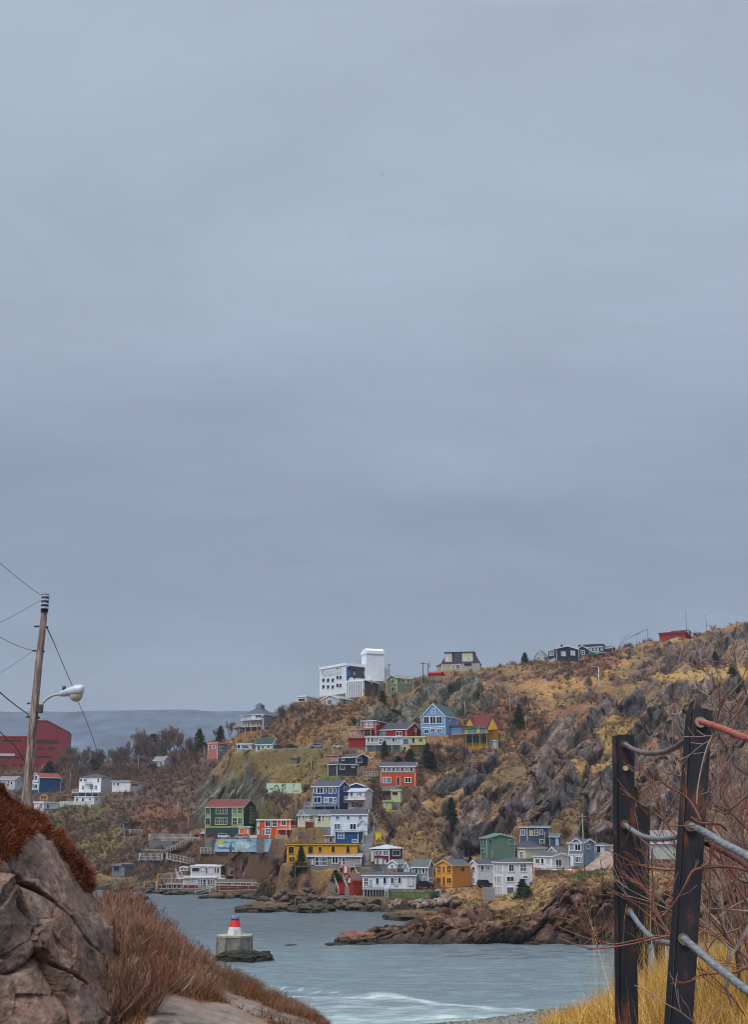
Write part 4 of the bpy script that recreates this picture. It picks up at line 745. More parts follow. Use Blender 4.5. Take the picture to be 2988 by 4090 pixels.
    # front gables standing over face A
    for g in h.get('gables',[]):
        xa,xb,yb_,ya=g; ta=loc('A',xa,yb_)[0]; tb=loc('A',xb,yb_)[0]; z0=loc('A',(xa+xb)/2,yb_)[1]; z1=loc('A',(xa+xb)/2,ya)[1]; tm_=(ta+tb)/2
        m=MB(); m.extr([(ta,wB*.5,z0),(tb,wB*.5,z0),(tm_,wB*.5,z1)],(0,-wB*.5-.12,0)); gw=m.build('gable',wm,root)
        m=MB()
        for p,q in(((ta-.25,z0-.15),(tm_,z1+.05)),((tb+.25,z0-.15),(tm_,z1+.05))):
            m.extr([(p[0],wB*.5,p[1]),(q[0],wB*.5,q[1]),(q[0],wB*.5,q[1]+.2),(p[0],wB*.5,p[1]+.2)],(0,-wB*.5-.4,0))
        m.build('gable_roof',rm,gw)
        m=MB()
        for p,q in(((ta-.25,z0-.15),(tm_,z1+.05)),((tb+.25,z0-.15),(tm_,z1+.05))):
            m.extr([(p[0],-.41,p[1]-.05),(q[0],-.41,q[1]-.05),(q[0],-.41,q[1]+.2),(p[0],-.41,p[1]+.2)],(0,-.05,0))
        m.build('gable_trim',tm,gw)
    for k,p in enumerate(h.get('panels',[])):
        xa,ya,xb,yb_,c=p; face='A' if (xa+xb)/2<h['xc'] else 'B'
        ta,z1=loc(face,xa,ya); tb,z0=loc(face,xb,yb_)
        if face=='A': ta,tb=max(ta,x0+.02),min(tb,-.02)
        else: ta,tb=max(ta,.02),min(tb,y1-.02)
        if tb-ta<.1: continue
        m=MB(); fbox(m,face,ta,max(z0,.02),tb,max(z1,z0+.2),.002,.06+.004*k); m.build('wall_panel',paint(c,.7,.1,.9),root)
    if h.get('band'):
        m=MB(); z=loc('A',(h['x0']+h['xc'])/2,h['band'])[1]; fbox(m,'A',x0+.1,z-.12,-.1,z+.12,.002,.05); m.build('trim_band',tm,root)
    if h.get('eaveband'):
        xa,xb,y_,c=h['eaveband']; m=MB(); z=loc('B',(xa+xb)/2,y_)[1]; fbox(m,'B',.1,z-.1,y1-.1,z+.1,.002,.35); m.build('trim_band',paint(c),root)
    # windows
    for wdw in h['wins']:
        xa,ya,xb,yb_=wdw[:4]; st=wdw[4] if len(wdw)>4 else None
        face='A' if (xa+xb)/2<h['xc'] else 'B'
        ta,z1=loc(face,xa,(ya+yb_)/2)[0],loc(face,(xa+xb)/2,ya)[1]; tb,z0=loc(face,xb,(ya+yb_)/2)[0],loc(face,(xa+xb)/2,yb_)[1]
        lo,hi=(x0+.05,-.05) if face=='A' else (.05,y1-.05)
        ta,tb=max(ta,lo),min(tb,hi); z0=max(z0,.08)
        if tb-ta<.15 or z1-z0<.15: continue
        f=.19 if (tb-ta)>1.0 else .14
        big=h['name'] in('apartment_building','office_building')
        if big and face=='B': pbx=.16; m=MB(); fbox(m,face,ta,z0,tb,z1,.002,pbx); m.build('window',glassmat('window_glass',(24,30,48)),root); continue
        isdoor=st=='d'
        pb=.062
        if big or st in('d','b','g','n') and h.get('noframe'):
            m=MB(); e=.12
            for q in((ta-e,z0-e,tb+e,z0),(ta-e,z1,tb+e,z1+e),(ta-e,z0,ta,z1),(tb,z0,tb+e,z1)): fbox(m,face,*q,.002,.1+pb)
            fo=m.build('window',wm if st!='n' else tm,root)
        else:
            m=MB(); e=f if not st else f*.8
            for q in((ta-e,z0-e,tb+e,z0),(ta-e,z1,tb+e,z1+e),(ta-e,z0,ta,z1),(tb,z0,tb+e,z1)): fbox(m,face,*q,.002,.09+pb)
            if not st and (tb-ta)>.9:
                c=(ta+tb)/2; fbox(m,face,c-.05,z0,c+.05,z1,.07,.08+pb)
            if not st and (z1-z0)>1.5 and (tb-ta)<=1.6:
                c=(z0+z1)/2; fbox(m,face,ta,c-.04,tb,c+.04,.066,.075+pb)
            fo=m.build('door' if isdoor else 'window',tm if st not in('w',) else paint((150,150,156)),root)
        p=MB(); fbox(p,face,ta,z0,tb,z1,.002,.065); c=GL[st] if st else random.choice([(26,30,38),(30,34,42),(44,50,62),(98,108,120)])
        p.build('leaf' if isdoor else 'pane',glassmat('window_glass',c),fo)
    # decks
    for dk in h.get('deck',[]):
        xa,xb,yf,ybm,dep,c=dk; ta,zf=loc('A',xa,yf); tb=loc('A',xb,yf)[0]; zb=loc('A',(xa+xb)/2,ybm)[1] if ybm else None
        dm=paint(c,.75,.15,2)
        m=MB(); m.box(ta,tb,-dep,-.003,zf-.22,zf); np_=max(2,int((tb-ta)/2.6)+1)
        if zb is not None:
            for k in range(np_):
                x=ta+.1+(tb-ta-.2)*k/(np_-1); m.box(x-.09,x+.09,-dep+.02,-dep+.2,min(zb,zf-1)-1.5,zf-.22)
        dd=m.build('deck',dm,root)
        m=MB(); zr2=zf+1.0; nb=max(3,int((tb-ta)/.9))
        m.box(ta,tb,-dep,-dep+.07,zr2-.08,zr2); m.box(ta,tb,-dep,-dep+.05,zf+.12,zf+.18)
        m.box(ta,ta+.07,-dep+.07,-.01,zr2-.08,zr2); m.box(tb-.07,tb,-dep+.07,-.01,zr2-.08,zr2)
        for k in range(nb+1):
            x=ta+.04+(tb-ta-.08)*k/nb; m.box(x-.035,x+.035,-dep+.004,-dep+.066,zf,zr2-.081)
        for k in range(int((tb-ta)/.3)): 
            x=ta+.15+k*.3; m.box(x-.015,x+.015,-dep+.02,-dep+.05,zf+.18,zr2-.08)
        m.build('railing',dm,dd)
    if h.get('fins'):
        for k in range(h['fins']):
            m=MB(); x=x0+wA*(k+.3)/h['fins']; m.box(x,x+.55,-.9,-.003,-.5,ze-.02); m.build('fin',tm,root)
    if h.get('posts'):
        for k in range(h['posts']):
            m=MB(); x=x0+.1+(wA-.3)*k/(h['posts']-1); m.box(x,x+.16,-.9,-.7,-.5,ze+.1); m.build('post',paint((150,156,160)),root)
    if rf=='mans':
        m=MB(); m.box(x0-2.6,x0-.003,1.2,4.5,0,ze*.72); a_=m.build('porch',wm,root); m=MB(); m.add([(x0-3,.9,ze*.73),(x0-.1,.9,ze*.73),(x0-.1,4.8,ze*.73),(x0-3,4.8,ze*.73),(x0-.2,2.8,ze*1.15)],[(3,2,1,0),(0,1,4),(1,2,4),(2,3,4),(3,0,4)]); m.build('porch_roof',rm,a_)
        for (xa,ya,xb,yb_) in((350,330,430,395),(540,330,660,395)):
            ta,z1=loc('A',xa,ya); tb,z0=loc('A',xb,yb_)
            if False:
                ta,z1=loc('B',xa,ya); tb,z0=loc('B',xb,yb_); m=MB(); m.box(-2.4,.1,ta,tb,ze,zr-.5); d=m.build('dormer',paint((190,188,170)),root); m=MB(); m.box(-2.6,.5,ta-.3,tb+.3,zr-.499,zr-.25); m.build('dormer_roof',rm,d)
            else:
                m=MB(); m.box(ta,tb,-.1,2.4,ze,zr-.5); d=m.build('dormer',paint((190,188,170)),root); m=MB(); m.box(ta-.3,tb+.3,-.5,2.6,zr-.499,zr-.25); m.build('dormer_roof',rm,d)
    if h.get('extra')=='turret':
        m=MB(); m.box(x0*.62,x0*.38,wB*.3,wB*.6,zr-1.2,zr+.6); t=m.build('turret',wm,root); m=MB(); cx_=x0*.5;cy_=wB*.45;s=-x0*.16
        m.add([(cx_-s,cy_-s,zr+.6),(cx_+s,cy_-s,zr+.6),(cx_+s,cy_+s,zr+.6),(cx_-s,cy_+s,zr+.6),(cx_,cy_,zr+2.0)],[(3,2,1,0),(0,1,4),(1,2,4),(2,3,4),(3,0,4)]); m.build('turret_roof',rm,t)
    return root
for h in HS: mkhouse(h)
# ================================================================ things around the village
def shoot(fr,x,y,D=None):
    X,Y=px(fr,x,y); return at(X,Y,D) if D else hit2(X,Y)
def upto(P,fr,x,y):          # height above P reached by the sight line at P's distance
    X,Y=px(fr,x,y); return CAMZ+ray(X,Y)[1]*P.y-P.z
def latx(P,fr,x,y):          # X at P's distance
    X,Y=px(fr,x,y); return ray(X,Y)[0]*P.y
# ---- poles
woodm=paint((150,140,126),.85,.25,1.5,streak=.9); darkm=paint((52,50,52),.7,.1); whm=paint((206,208,210),.6,.08)
def pole(fr,xb,yb,yt,xt=None,arm=0,lamp=0,r=.15,mat=None,label='',D=None,xf=0,grp='utility poles among the houses'):
    P=shoot(fr,xb,yb,D); h=upto(P,fr,xb,yt); dx=(latx(P,fr,xt,yt)-P.x) if xt is not None else 0
    root=empty('utility_pole' if not lamp else 'street_lamp',P,0,label,'utility pole' if not lamp else 'street lamp',grp)
    MB().tube([(0,0,-1.5),(dx*.5,0,h*.5),(dx,0,h)],[r*1.15,r,r*.8],8).build('pole',mat or woodm,root,True)
    if arm:
        a=1.1; MB().box(dx-a,dx+a,-.07-r,.07-r,h-.7,h-.52).build('crossarm',mat or woodm,root)
        for k in(-.9,-.35,.35,.9): MB().tube([(dx+k,-r,h-.52),(dx+k,-r,h-.3)],.06,6).build('insulator',darkm,root)
    if xf: MB().tube([(dx+.45,-.1,h-1.9),(dx+.45,-.1,h-.9)],.3,10).build('transformer',paint((120,124,128)),root)
    if lamp:
        s=lamp; MB().tube([(dx,0,h-.1),(dx+s*.6,0,h+.25),(dx+s*1.6,0,h+.3)],.06,6).build('arm',whm,root)
        MB().box(dx+min(s*1.5,s*2.4),dx+max(s*1.5,s*2.4),-.14,.14,h+.22,h+.4).build('lamp_head',whm,root)
for a in [('Z1',605,1930,1735,None,'pale pole left of the white three storey house'),('Z1',1145,1668,1530,1120,'short leaning pole in front of the bare woods'),
 ('Z1',1220,1775,1580,1213,'pole behind the long white flat roofed house'),('Z1',1307,1630,1480,None,'pole before the dark conifer of the left valley'),
 ('Z1',1450,1590,1450,None,'white pole above the half hidden white house'),('Z1',1607,1620,1530,None,'pole on the grass bank right of the bare woods'),
 ('Z1',1550,2150,1990,None,'thin pole beside the rust coloured brush on the left slope'),
 ('Z2',188,880,625,172,'leaning pole at the left end of the pink row building'),('Z2',1362,1050,740,1355,'tall pole over the pale green mural wall'),
 ('Z3',580,1335,1060,None,'pole with red top beside the parked cars of the upper road'),('Z3',1348,1205,965,None,'pole before the gable of the long dark red house'),
 ('Z3',1410,1225,1125,None,'short pole between the dark red gable and the yellow house'),('Z3',1383,745,650,None,'short pole below the olive house'),
 ('Z4',575,1035,820,568,'pole between the sky blue house and the yellow house'),('Z4',1072,1075,750,1067,'tall pole up slope of the dark conifer'),
 ('Z4',1248,1185,980,1243,'pole right of the dark conifer on the rocks'),
 ('Y1',1010,530,370,None,'pole between the blue gable and the rust orange house'),('Y1',422,1060,820,None,'pole before the cream bungalow'),
 ('Y1',1088,1105,850,None,'pole beside the yellow bin'),('Y1',228,965,610,222,'tall pole left of the royal blue house'),
 ('Y2',115,480,215,100,'pole at the blue fishing shed steps'),('Y2',705,330,150,None,'pole left of the dark green house'),
 ('Y2',590,665,525,None,'white pole above the waterfront hall'),('Y2',605,195,25,None,'thin pole under the grey green rock knoll'),
 ('Y3',828,370,30,None,'tall pole right of the deep blue house'),('Y3',925,195,0,None,'pole between the lane and the rock'),
 ('Y3',1418,385,150,None,'pole in front of the grey green roofed house'),('Y3',1342,375,235,None,'thin pole at the little white gabled houses'),
 ('Y4',1420,500,0,None,'tallest pale pole before the sloping rock'),('Y4',1032,345,110,None,'pole in front of the blue grey house'),
 ('Y4',657,395,300,None,'short pole above the roof of the white double gabled house'),('Y4',1095,325,150,None,'short pole beside the blue grey house annex'),
 ('Y4',40,400,280,None,'thin pole left of the orange yellow house'),('Y4',108,420,230,None,'thin pole above the orange yellow house'),
 ('Y4',128,62,-40,None,'pole with crossarm high on the dark rock')]:
    fr,x,yb,yt,xt,lb=a; pole(fr,x,yb,yt,xt,arm=1 if lb.startswith(('tall','pole with cross','pole before','pole right')) else 0,label=lb,xf=1 if 'bin' in lb else 0,r=.17 if 'tall' in lb else .14)
for a in [('Z3',1487,612,400,'left pole of the pair standing on the ridge by the red roof',0),('Z3',1545,520,405,'right pole of the ridge pair carrying a transformer',1),('Z3',1115,560,415,'short ridge pole with crossarm right of the white tower',0)]:
    pole(a[0],a[1],a[2],a[3],None,arm=1,label=a[4],mat=darkm,r=.17,xf=a[5],D=520,grp='poles on the skyline')
pole('Z5',550,680,492,543,0,-1,label='white street lamp with a short arm on the open hillside',mat=whm,r=.17,grp='street lamps')
pole('Z1',363,1735,1665,None,0,1,label='small street lamp above the red roof of the blue house',mat=whm,r=.12,grp='street lamps')
def mast(fr,x,yb,yt,label,r=.12):
    P=shoot(fr,x,yb); h=upto(P,fr,x,yt); root=empty('radio_mast',P,0,label,'mast','masts on the skyline')
    MB().tube([(0,0,-2),(0,0,h*.6),(0,0,h)],[r,r*.75,r*.45],6).build('mast_tube',paint((96,92,100),.6),root,True)
    m=MB(); [m.box(-.5,.5,-.03,.03,h*f,h*f+.06) for f in(.93,)]; m.build('crossbar',darkm,root)
mast('Z5',1200,215,70,'tall thin mast standing over the red skyline shed'); mast('Z5',1352,245,100,'thin mast right of the red skyline shed')
mast('Z5',912,290,210,'short mast left of the red skyline shed'); mast('Z5',828,330,255,'thin mast at the windswept tree',.09)
# ---- trees
def prism_segments(P0,P1,r0,r1,n=3):
    """P0,P1 (m,3) arrays -> verts, quads of thin tapering prisms"""
    m=len(P0); d=P1-P0; ln=np.linalg.norm(d,axis=1)[:,None]+1e-9; d=d/ln; ref=np.where(np.abs(d[:,2:3])>.9,np.array([[1.,0,0]]),np.array([[0,0,1.]]))
    u=np.cross(d,ref); u/=np.linalg.norm(u,axis=1)[:,None]+1e-9; v=np.cross(d,u); V=[]
    for P,r in((P0,r0),(P1,r1)):
        for k in range(n):
            t=2*math.pi*k/n; V.append(P+(u*math.cos(t)+v*math.sin(t))*np.asarray(r).reshape(-1,1))
    V=np.stack(V,1).reshape(-1,3); b=np.arange(m)[:,None]*2*n
    Fq=np.concatenate([np.concatenate([b+k,b+(k+1)%n,b+n+(k+1)%n,b+n+k],1) for k in range(n)]); return V,Fq
def branch_net(rnd,p,d,L_,r,depth,out,spread=.6,up=.25,kids=(3,4),grav=0.0,bend=.25,seg=3,lmul=.68,rmul=.58):
    q=Vector(p); dd=Vector(d).normalized(); r0=r; pts=[]
    for i in range(seg):
        dd=(dd+Vector((rnd.uniform(-1,1),rnd.uniform(-1,1),rnd.uniform(-1,1)))*bend*.5+Vector((0,0,up*.2-grav))).normalized()
        q2=q+dd*L_/seg; r1=r*(1-(i+1)/seg*(1-rmul)); out.append((tuple(q),tuple(q2),r0,r1)); pts.append((q2.copy(),dd.copy(),r1)); q=q2; r0=r1
    if depth>0:
        n=rnd.randint(*kids)
        for k in range(n):
            b,bd,br=pts[-1] if k<2 else pts[rnd.randrange(len(pts))]
            s=Vector((rnd.uniform(-1,1),rnd.uniform(-1,1),rnd.uniform(-.5,1)))*spread
            branch_net(rnd,b,(bd+s+Vector((0,0,up))).normalized(),L_*lmul*rnd.uniform(.75,1.2),br*.8,depth-1,out,spread,up,kids,grav,bend,max(2,seg-1),lmul,rmul)
def segs_to_mesh(out,rmin=0.0,n=3):
    A=np.array([o[0] for o in out]);B=np.array([o[1] for o in out]); r0=np.maximum([o[2] for o in out],rmin); r1=np.maximum([o[3] for o in out],rmin*.7)
    return prism_segments(A,B,r0,r1,n)
def me_from(name,V,Fq,mat):
    o=npmesh(name,V,Fq,mat); me=o.data; bpy.data.objects.remove(o); return me
barkm=paint((96,82,78),.9,.2,1); twigm=paint((110,90,94),.95,.25,.6); twigm2=paint((118,98,88),.95,.25,.6)
bare=[]
for k in range(4):
    rnd=random.Random(40+k); tr=[];out=[]
    h0=2.2; tr.append(((0,0,-1),(0,0,h0),.26,.2))
    for j in range(9):
        a=rnd.uniform(0,6.28); branch_net(rnd,(0,0,h0*rnd.uniform(.6,1)),(math.cos(a)*.7,math.sin(a)*.7,1),3.0,.13,4,out,.75,.22,(3,4))
    V1,F1=segs_to_mesh(tr,0,6); V2,F2=segs_to_mesh(out,.045)
    zmax=V2[:,2].max(); wmax=np.abs(V2[:,:2]).max()
    bare.append((me_from('trunk',V1,F1,barkm),me_from('crown',V2,F2,twigm if k%2 else twigm2),zmax,wmax))
needm=paint((38,58,36),.85,.4,.8); needm2=paint((56,74,42),.85,.4,.8)
con=[]
for k in range(4):
    rs=np.random.RandomState(60+k); V=[];Fq=[];n=0; Hh_=8.0
    for i in range(260):
        f=(i/260)**.85; z=.6+f*(Hh_-.7); rad=(1-f)**.75*2.3*rs.uniform(.7,1.15)+.2; a=rs.uniform(0,6.283)
        d=np.array([math.cos(a),math.sin(a),-.12+.25*f])
        for j in range(14):
            t=((j+rs.rand())/14)**.6; p=d*rad*t+np.array([0,0,z]); s=(1.1-t*.4)*.42*(1-f*.4)
            q=rs.randn(3)*s; q2=rs.randn(3)*s; q[2]*=.5; V+= [p,p+q,p+q2*.8-np.array([0,0,s*.5])]; Fq.append([n,n+1,n+2]); n+=3
    V1,F1=segs_to_mesh([((0,0,-1),(0,0,Hh_*.9),.16,.03)],0,6)
    con.append((me_from('trunk',V1,F1,barkm),me_from('crown',np.array(V),np.array(Fq),needm if k%2==0 else needm2),Hh_,2.3))
def tree(lib,name,label,x,yt,yb,wpx,group,idx,cat='tree',D=None,sink=0):
    P=at(x,yb,D) if D else hit2(x,yb); h=CAMZ+ray(x,yt)[1]*P.y-P.z; wd_=wpx*P.y/F*(1.3 if lib is con else 1.1)
    tm,cm,zh,wm_=lib[idx%len(lib)]
    root=empty(name,(P.x,P.y,P.z-sink),random.uniform(0,6.28),label,cat,group); root.scale=(wd_/2/wm_,wd_/2/wm_,(h+sink)/zh)
    for nm,me in(('trunk',tm),('crown',cm)):
        o=bpy.data.objects.new(nm,me); COL.objects.link(o); o.parent=root
BT='bare tree in the leafless woods of the left valley'
g1='leafless trees of the left valley'
bl=[(290,3010,3090,80),(390,2995,3080,75),(470,2980,3080,80),(530,2950,3060,80),(615,2960,3060,70),(655,2900,3030,85),(700,2900,3020,80),(575,2925,3040,90),(240,3005,3100,70),(340,3040,3110,70),(520,3050,3110,80),(610,3040,3090,70),(268,2968,3085,95),(318,2990,3090,80),(352,2975,3080,75),(410,2985,3085,80),(452,2990,3085,80),(500,2960,3075,85),(548,2902,3045,95),(590,2945,3045,70),(645,2945,3050,75),(676,2888,3020,95),(730,2925,3040,80),(765,2940,3040,70),(310,3050,3120,70),(430,3050,3110,70),(480,3040,3100,70),(700,3000,3080,70),(230,3040,3110,60),(560,3010,3080,70)]
for i,(x,yt,yb,wd_) in enumerate(bl): tree(bare,'bare_tree',BT,x,yt,yb,wd_,g1,i,sink=.5)
for i,(x,yt,yb,wd_,lb) in enumerate([(917,2878,2940,55,'bare tree on the skyline left of the slate roofed villa'),(870,2900,2960,50,'small bare tree between two skyline conifers'),(955,2895,2935,45,'low bare tree at the foot of the slate roofed villa'),
 (1122,2812,2900,60,'bare tree right of the slate roofed villa'),(1165,2803,2885,60,'bare tree at the bend of the skyline below the white bungalow'),(1205,2815,2870,55,'bare tree left under the white flat roofed bungalow'),(1262,2815,2860,50,'bare tree below the white flat roofed bungalow'),
 (1357,2728,2800,50,'pinkish bare tree in front of the white ridge block'),(1475,2745,2810,60,'brown bushy tree at the foot of the ridge fins'),(1740,2950,3040,70,'brown bare tree right of the pale yellow house'),(1800,2965,3050,80,'brown bare tree left below the long deck'),(1850,2975,3060,60,'bare tree under the long deck'),
 (1500,3120,3200,70,'bare tree left of the rust orange house'),(1475,3170,3230,80,'bare tree covering the white balcony house'),(1135,3160,3240,70,'bare bush tree below the mural wall'),(2053,2890,2972,40,'brown thicket tree below the dark conifer'),
 (1995,3355,3428,75,'purple bare tree between the sea green and the cream house'),(1480,3330,3290,1,'')]):
    if lb: tree(bare,'bare_tree',lb,x,yt,yb,wd_,'bare trees among the houses',i)
for i,(x,yt,yb,wd_,lb) in enumerate([(608,2932,3015,85,'broad dark conifer on the left woods skyline'),(377,3005,3080,48,'dark conifer in the middle of the left woods'),(195,3040,3100,60,'dark conifer before the red brick offices'),
 (793,2910,3005,52,'dense dark conifer left of the pink row building'),(879,2898,2965,34,'narrow conifer on the skyline left of the villa'),(1530,2760,2806,28,'small conifer below the olive house'),(2098,2606,2648,32,'small conifer standing alone on the ridge'),
 (2075,2816,2905,50,'dark conifer among the upper rocks'),(1707,2968,3068,48,'fir at the right end of the yellow balcony house'),(1536,2958,3018,30,'slim fir below the grey duplex balcony'),(1202,3376,3472,36,'fir in front of the ochre yellow house'),
 (1341,3474,3528,40,'small spreading fir beside the red boathouse'),(1994,3332,3400,52,'rounded dark evergreen behind the tall white house'),(2335,3280,3360,46,'dark conifer above the grey blue house'),(1805,3185,3300,46,'tall dark conifer in the gully of the rocks'),
 (2860,2600,2642,28,'small green juniper high on the right'),(2930,2652,2700,36,'second green juniper high on the right, lower down'),(1182,3440,3500,40,'dark shrubby fir beside the wooden deck posts'),(1725,3000,3075,40,'second fir right of the yellow balcony house')]):
    tree(con,'conifer',lb,x,yt,yb,wd_,'conifers',i)
# windswept tree
P=shoot('Z5',695,335); out=[]; rnd=random.Random(5); hh=upto(P,'Z5',740,250)
branch_net(rnd,(0,0,-.5),(.25,0,1),hh*.7,.14,3,out,.5,.0,(3,3),0,.2,4,.6); out=[(Vector(a)+Vector((max(a[2],0)**2*.12,0,0)),Vector(b)+Vector((max(b[2],0)**2*.12,0,0)),r0,r1) for a,b,r0,r1 in out]
root=empty('windswept_tree',P,0,'small bare tree bent to the right by the wind on the skyline','tree')
V,Fq=segs_to_mesh(out[4:],.05); npmesh('crown',V,Fq,twigm,parent=root); V,Fq=segs_to_mesh(out[:4],.05,6); npmesh('trunk',V,Fq,barkm,parent=root)
# ---- cars
tyre=paint((22,22,24),.9); 
def car(fr,xc,yb,wpx,col,label,suv=0,yaw=0,D=None):
    P=hit(*px(fr,xc,yb)) if fr in('Y2','Z2') and not D else shoot(fr,xc,yb,D); k=FR[fr][2]; Lc=min(max(wpx/k*P.y/F,3.6),5.4); P=Vector((P.x,P.y,ground(P.x,P.y)+.05 if fr=='Y4' else P.z if D else max(P.z,ground(P.x,P.y)+.1)))
    root=empty('parked_car',P,yaw,label,'car','parked cars'); s=Lc/4.4; h=1.5 if not suv else 1.8
    prof=[(-2.2,.35),(2.2,.35),(2.25,.7),(2.15,.85),(1.2,.98),(.65,h-.06),(.3,h),(-1.2,h),(-1.45,h-.08),(-2.05,.95),(-2.2,.8)] if not suv else [(-2.2,.4),(2.2,.4),(2.25,.85),(2.15,1.0),(1.25,1.1),(.75,h-.06),(.4,h),(-1.7,h),(-1.95,h-.08),(-2.2,1.1),(-2.25,.9)]
    mb=MB(); mb.extr([(a*s,.85,b) for a,b in prof],(0,-1.7,0)); mb.build('body',paint(col,.3,.04,metal=.1),root)
    sh=.1; m=MB(); w1=[(-1.35,1.02),(1.0,1.0),(.55,h-.14),(-1.15,h-.12)] if not suv else [(-1.95,1.12),(1.05,1.12),(.65,h-.14),(-1.85,h-.14)]
    for y in(-.858,.83): m=MB(); m.extr([(a*s,y+.028,b) for a,b in w1],(0,-.028,0)); m.build('side_window',glassmat(),root)
    c1,c2=((1.22,.99),(.68,h-.05)); m=MB(); m.extr([(c1[0]*s+.01,.7,c1[1]+.0),(c2[0]*s+.01,.7,c2[1]),(c2[0]*s+.04,.7,c2[1]+.01),(c1[0]*s+.04,.7,c1[1]+.01)],(0,-1.4,0)); m.build('windscreen',glassmat(),root)
    for x in(-1.4,1.4):
        for y in(-.86,.66):
            w_=MB().tube([(x*s,y,.33),(x*s,y+.2,.33)],.33,12).build('wheel',tyre,root); MB().tube([(x*s,y-.01,.33),(x*s,y+.21,.33)],.19,10).build('rim',paint((150,150,155),.3,metal=.7),w_)
    for y in(-.7,.5): MB().box(2.2*s,2.27*s,y,y+.25,.68,.82).build('headlight',paint((220,220,210),.2),root)
    for y in(-.75,.55): MB().box(-2.28*s,-2.2*s,y,y+.2,.78,.92).build('tail_light',paint((140,20,20),.3),root)
for a in [('Y2',1045,352,105,(214,216,220),'white station wagon parked in front of the dark green house',1,.1,418.5),('Y2',1205,357,110,(170,176,186),'silver grey car beside the bright orange shed',0,.05,410.5),('Y2',932,349,75,(120,30,40),'dark red car left of the white station wagon',0,.3,421),
 ('Z2',1003,690,100,(44,48,58),'dark car in front of the green roofed cottage',0,0),('Z2',1135,700,130,(30,32,38),'black car at the middle of the upper road',0,0),('Z2',1420,685,150,(120,140,160),'blue grey car at the right end of the upper road',0,.1),('Z3',545,1352,110,(176,186,160),'pale green car under the roadside pole',0,0),
 ('Z2',650,686,120,(170,190,200),'pale car before the mint shop',0,0,466),('Y4',590,543,95,(34,36,46),'dark van beside the white double gabled house',1,.3,312),('Y3',1410,592,160,(24,26,34),'black car behind the green picket fence',1,.1),('Z5',500,410,80,(40,110,130),'teal car in front of the navy ridge houses',0,0),('Z5',570,408,40,(150,170,180),'pale car at the right of the teal car',0,0)]:
    car(*a)
# ---- fences, walls, rails
def spanpts(p,q,step):
    n=max(1,int((q-p).length/step)); return [p.lerp(q,k/n) for k in range(n+1)]
def fence(name,label,pts,h,col,cat='fence',pick=0,postw=.12,step=2.0,solid=0,group=None,rails=(.35,.9),drop=.8):
    root=empty(name,pts[0],0,label,cat,group); o=pts[0]; m_=paint(col,.8,.2,2)
    for si,(p,q) in enumerate(zip(pts[:-1],pts[1:])):
        sp=spanpts(p,q,step)
        for k,s in enumerate(sp):
            if k==0 and si>0: continue
            s=s-o; MB().box(s.x-postw/2,s.x+postw/2,s.y-postw/2,s.y+postw/2,s.z-drop,s.z+h+.08).build('post',m_,root)
        m=MB()
        a,b=p-o,q-o
        if solid: m.bar(a+Vector((0,0,h*.5)),b+Vector((0,0,h*.5)),.06,h*.92)
        else:
            for r in rails: m.bar(a+Vector((0,0,h*r)),b+Vector((0,0,h*r)),.06,.1)
        if pick:
            for s in spanpts(a,b,pick): m.box(s.x-pick*.3,s.x+pick*.3,s.y-.09,s.y-.05,s.z+.05,s.z+h)
        m.build('fence_panel' if (solid or pick) else 'rails',m_,root)
    return root
def gp(fr,*pts): return [shoot(fr,x,y) for x,y in pts]
def lv(pts,z=None):
    z=pts[0].z if z is None else z; return [Vector((p.x,p.y,z)) for p in pts]
Pf=gp('Y3',(1078,705),(1450,710)); a,b=Pf; b=Vector((b.x,b.y,a.z)); hf=upto(a,'Y3',1078,612)
fence('picket_fence','green boarded picket fence over the boulders, front stretch with gaps',[a,b],hf,(70,104,66),pick=.5,step=3.2,postw=.25)
a2,b2=shoot('Y3',1456,712),shoot('Y3',1560,650); b2=Vector((b2.x+2.5,b2.y+5,b.z)); a2=Vector((b.x+.4,b.y+.4,b.z))
fence('picket_fence','dark green boarded fence turning back from the boulders, right stretch',[a2,b2],hf,(56,88,78),pick=.55,step=2.2,postw=.3)
fence('wooden_fence','brick red board fence under the cream bungalow',gp('Y1',(330,1028),(560,1030)),2.6,(134,58,44),solid=1,step=2.4)
fence('wooden_fence','white fence with small openings left of the small white house',gp('Z1',(525,2042),(790,2040)),2.4,(206,210,206),pick=.9,step=3)
fence('guard_rail','weathered guard rail along the upper road',gp('Z2',(1045,698),(1330,700)),1.0,(150,150,150),step=2.4,rails=(.6,.85))
fence('wire_fence','thin post and wire fence high on the rocks above the black posts',gp('Z5',(598,962),(783,975),(942,965)),2.4,(90,74,62),step=60,postw=.14,rails=(.97,))
fence('wire_fence','grey mesh fence left of the tall white house on the point',gp('Y4',(580,715),(676,718)),3.0,(150,150,152),pick=.35,step=2.5)
fence('garden_fence','grey fence beside the wharf above the rocks',gp('Y3',(500,640),(560,645)),2.6,(140,138,132),pick=.5,step=2)
fence('railing','white railing round the parking place of the orange house',gp('Y2',(1230,352),(1480,352)),1.1,(210,210,212),pick=.45,step=2.2)
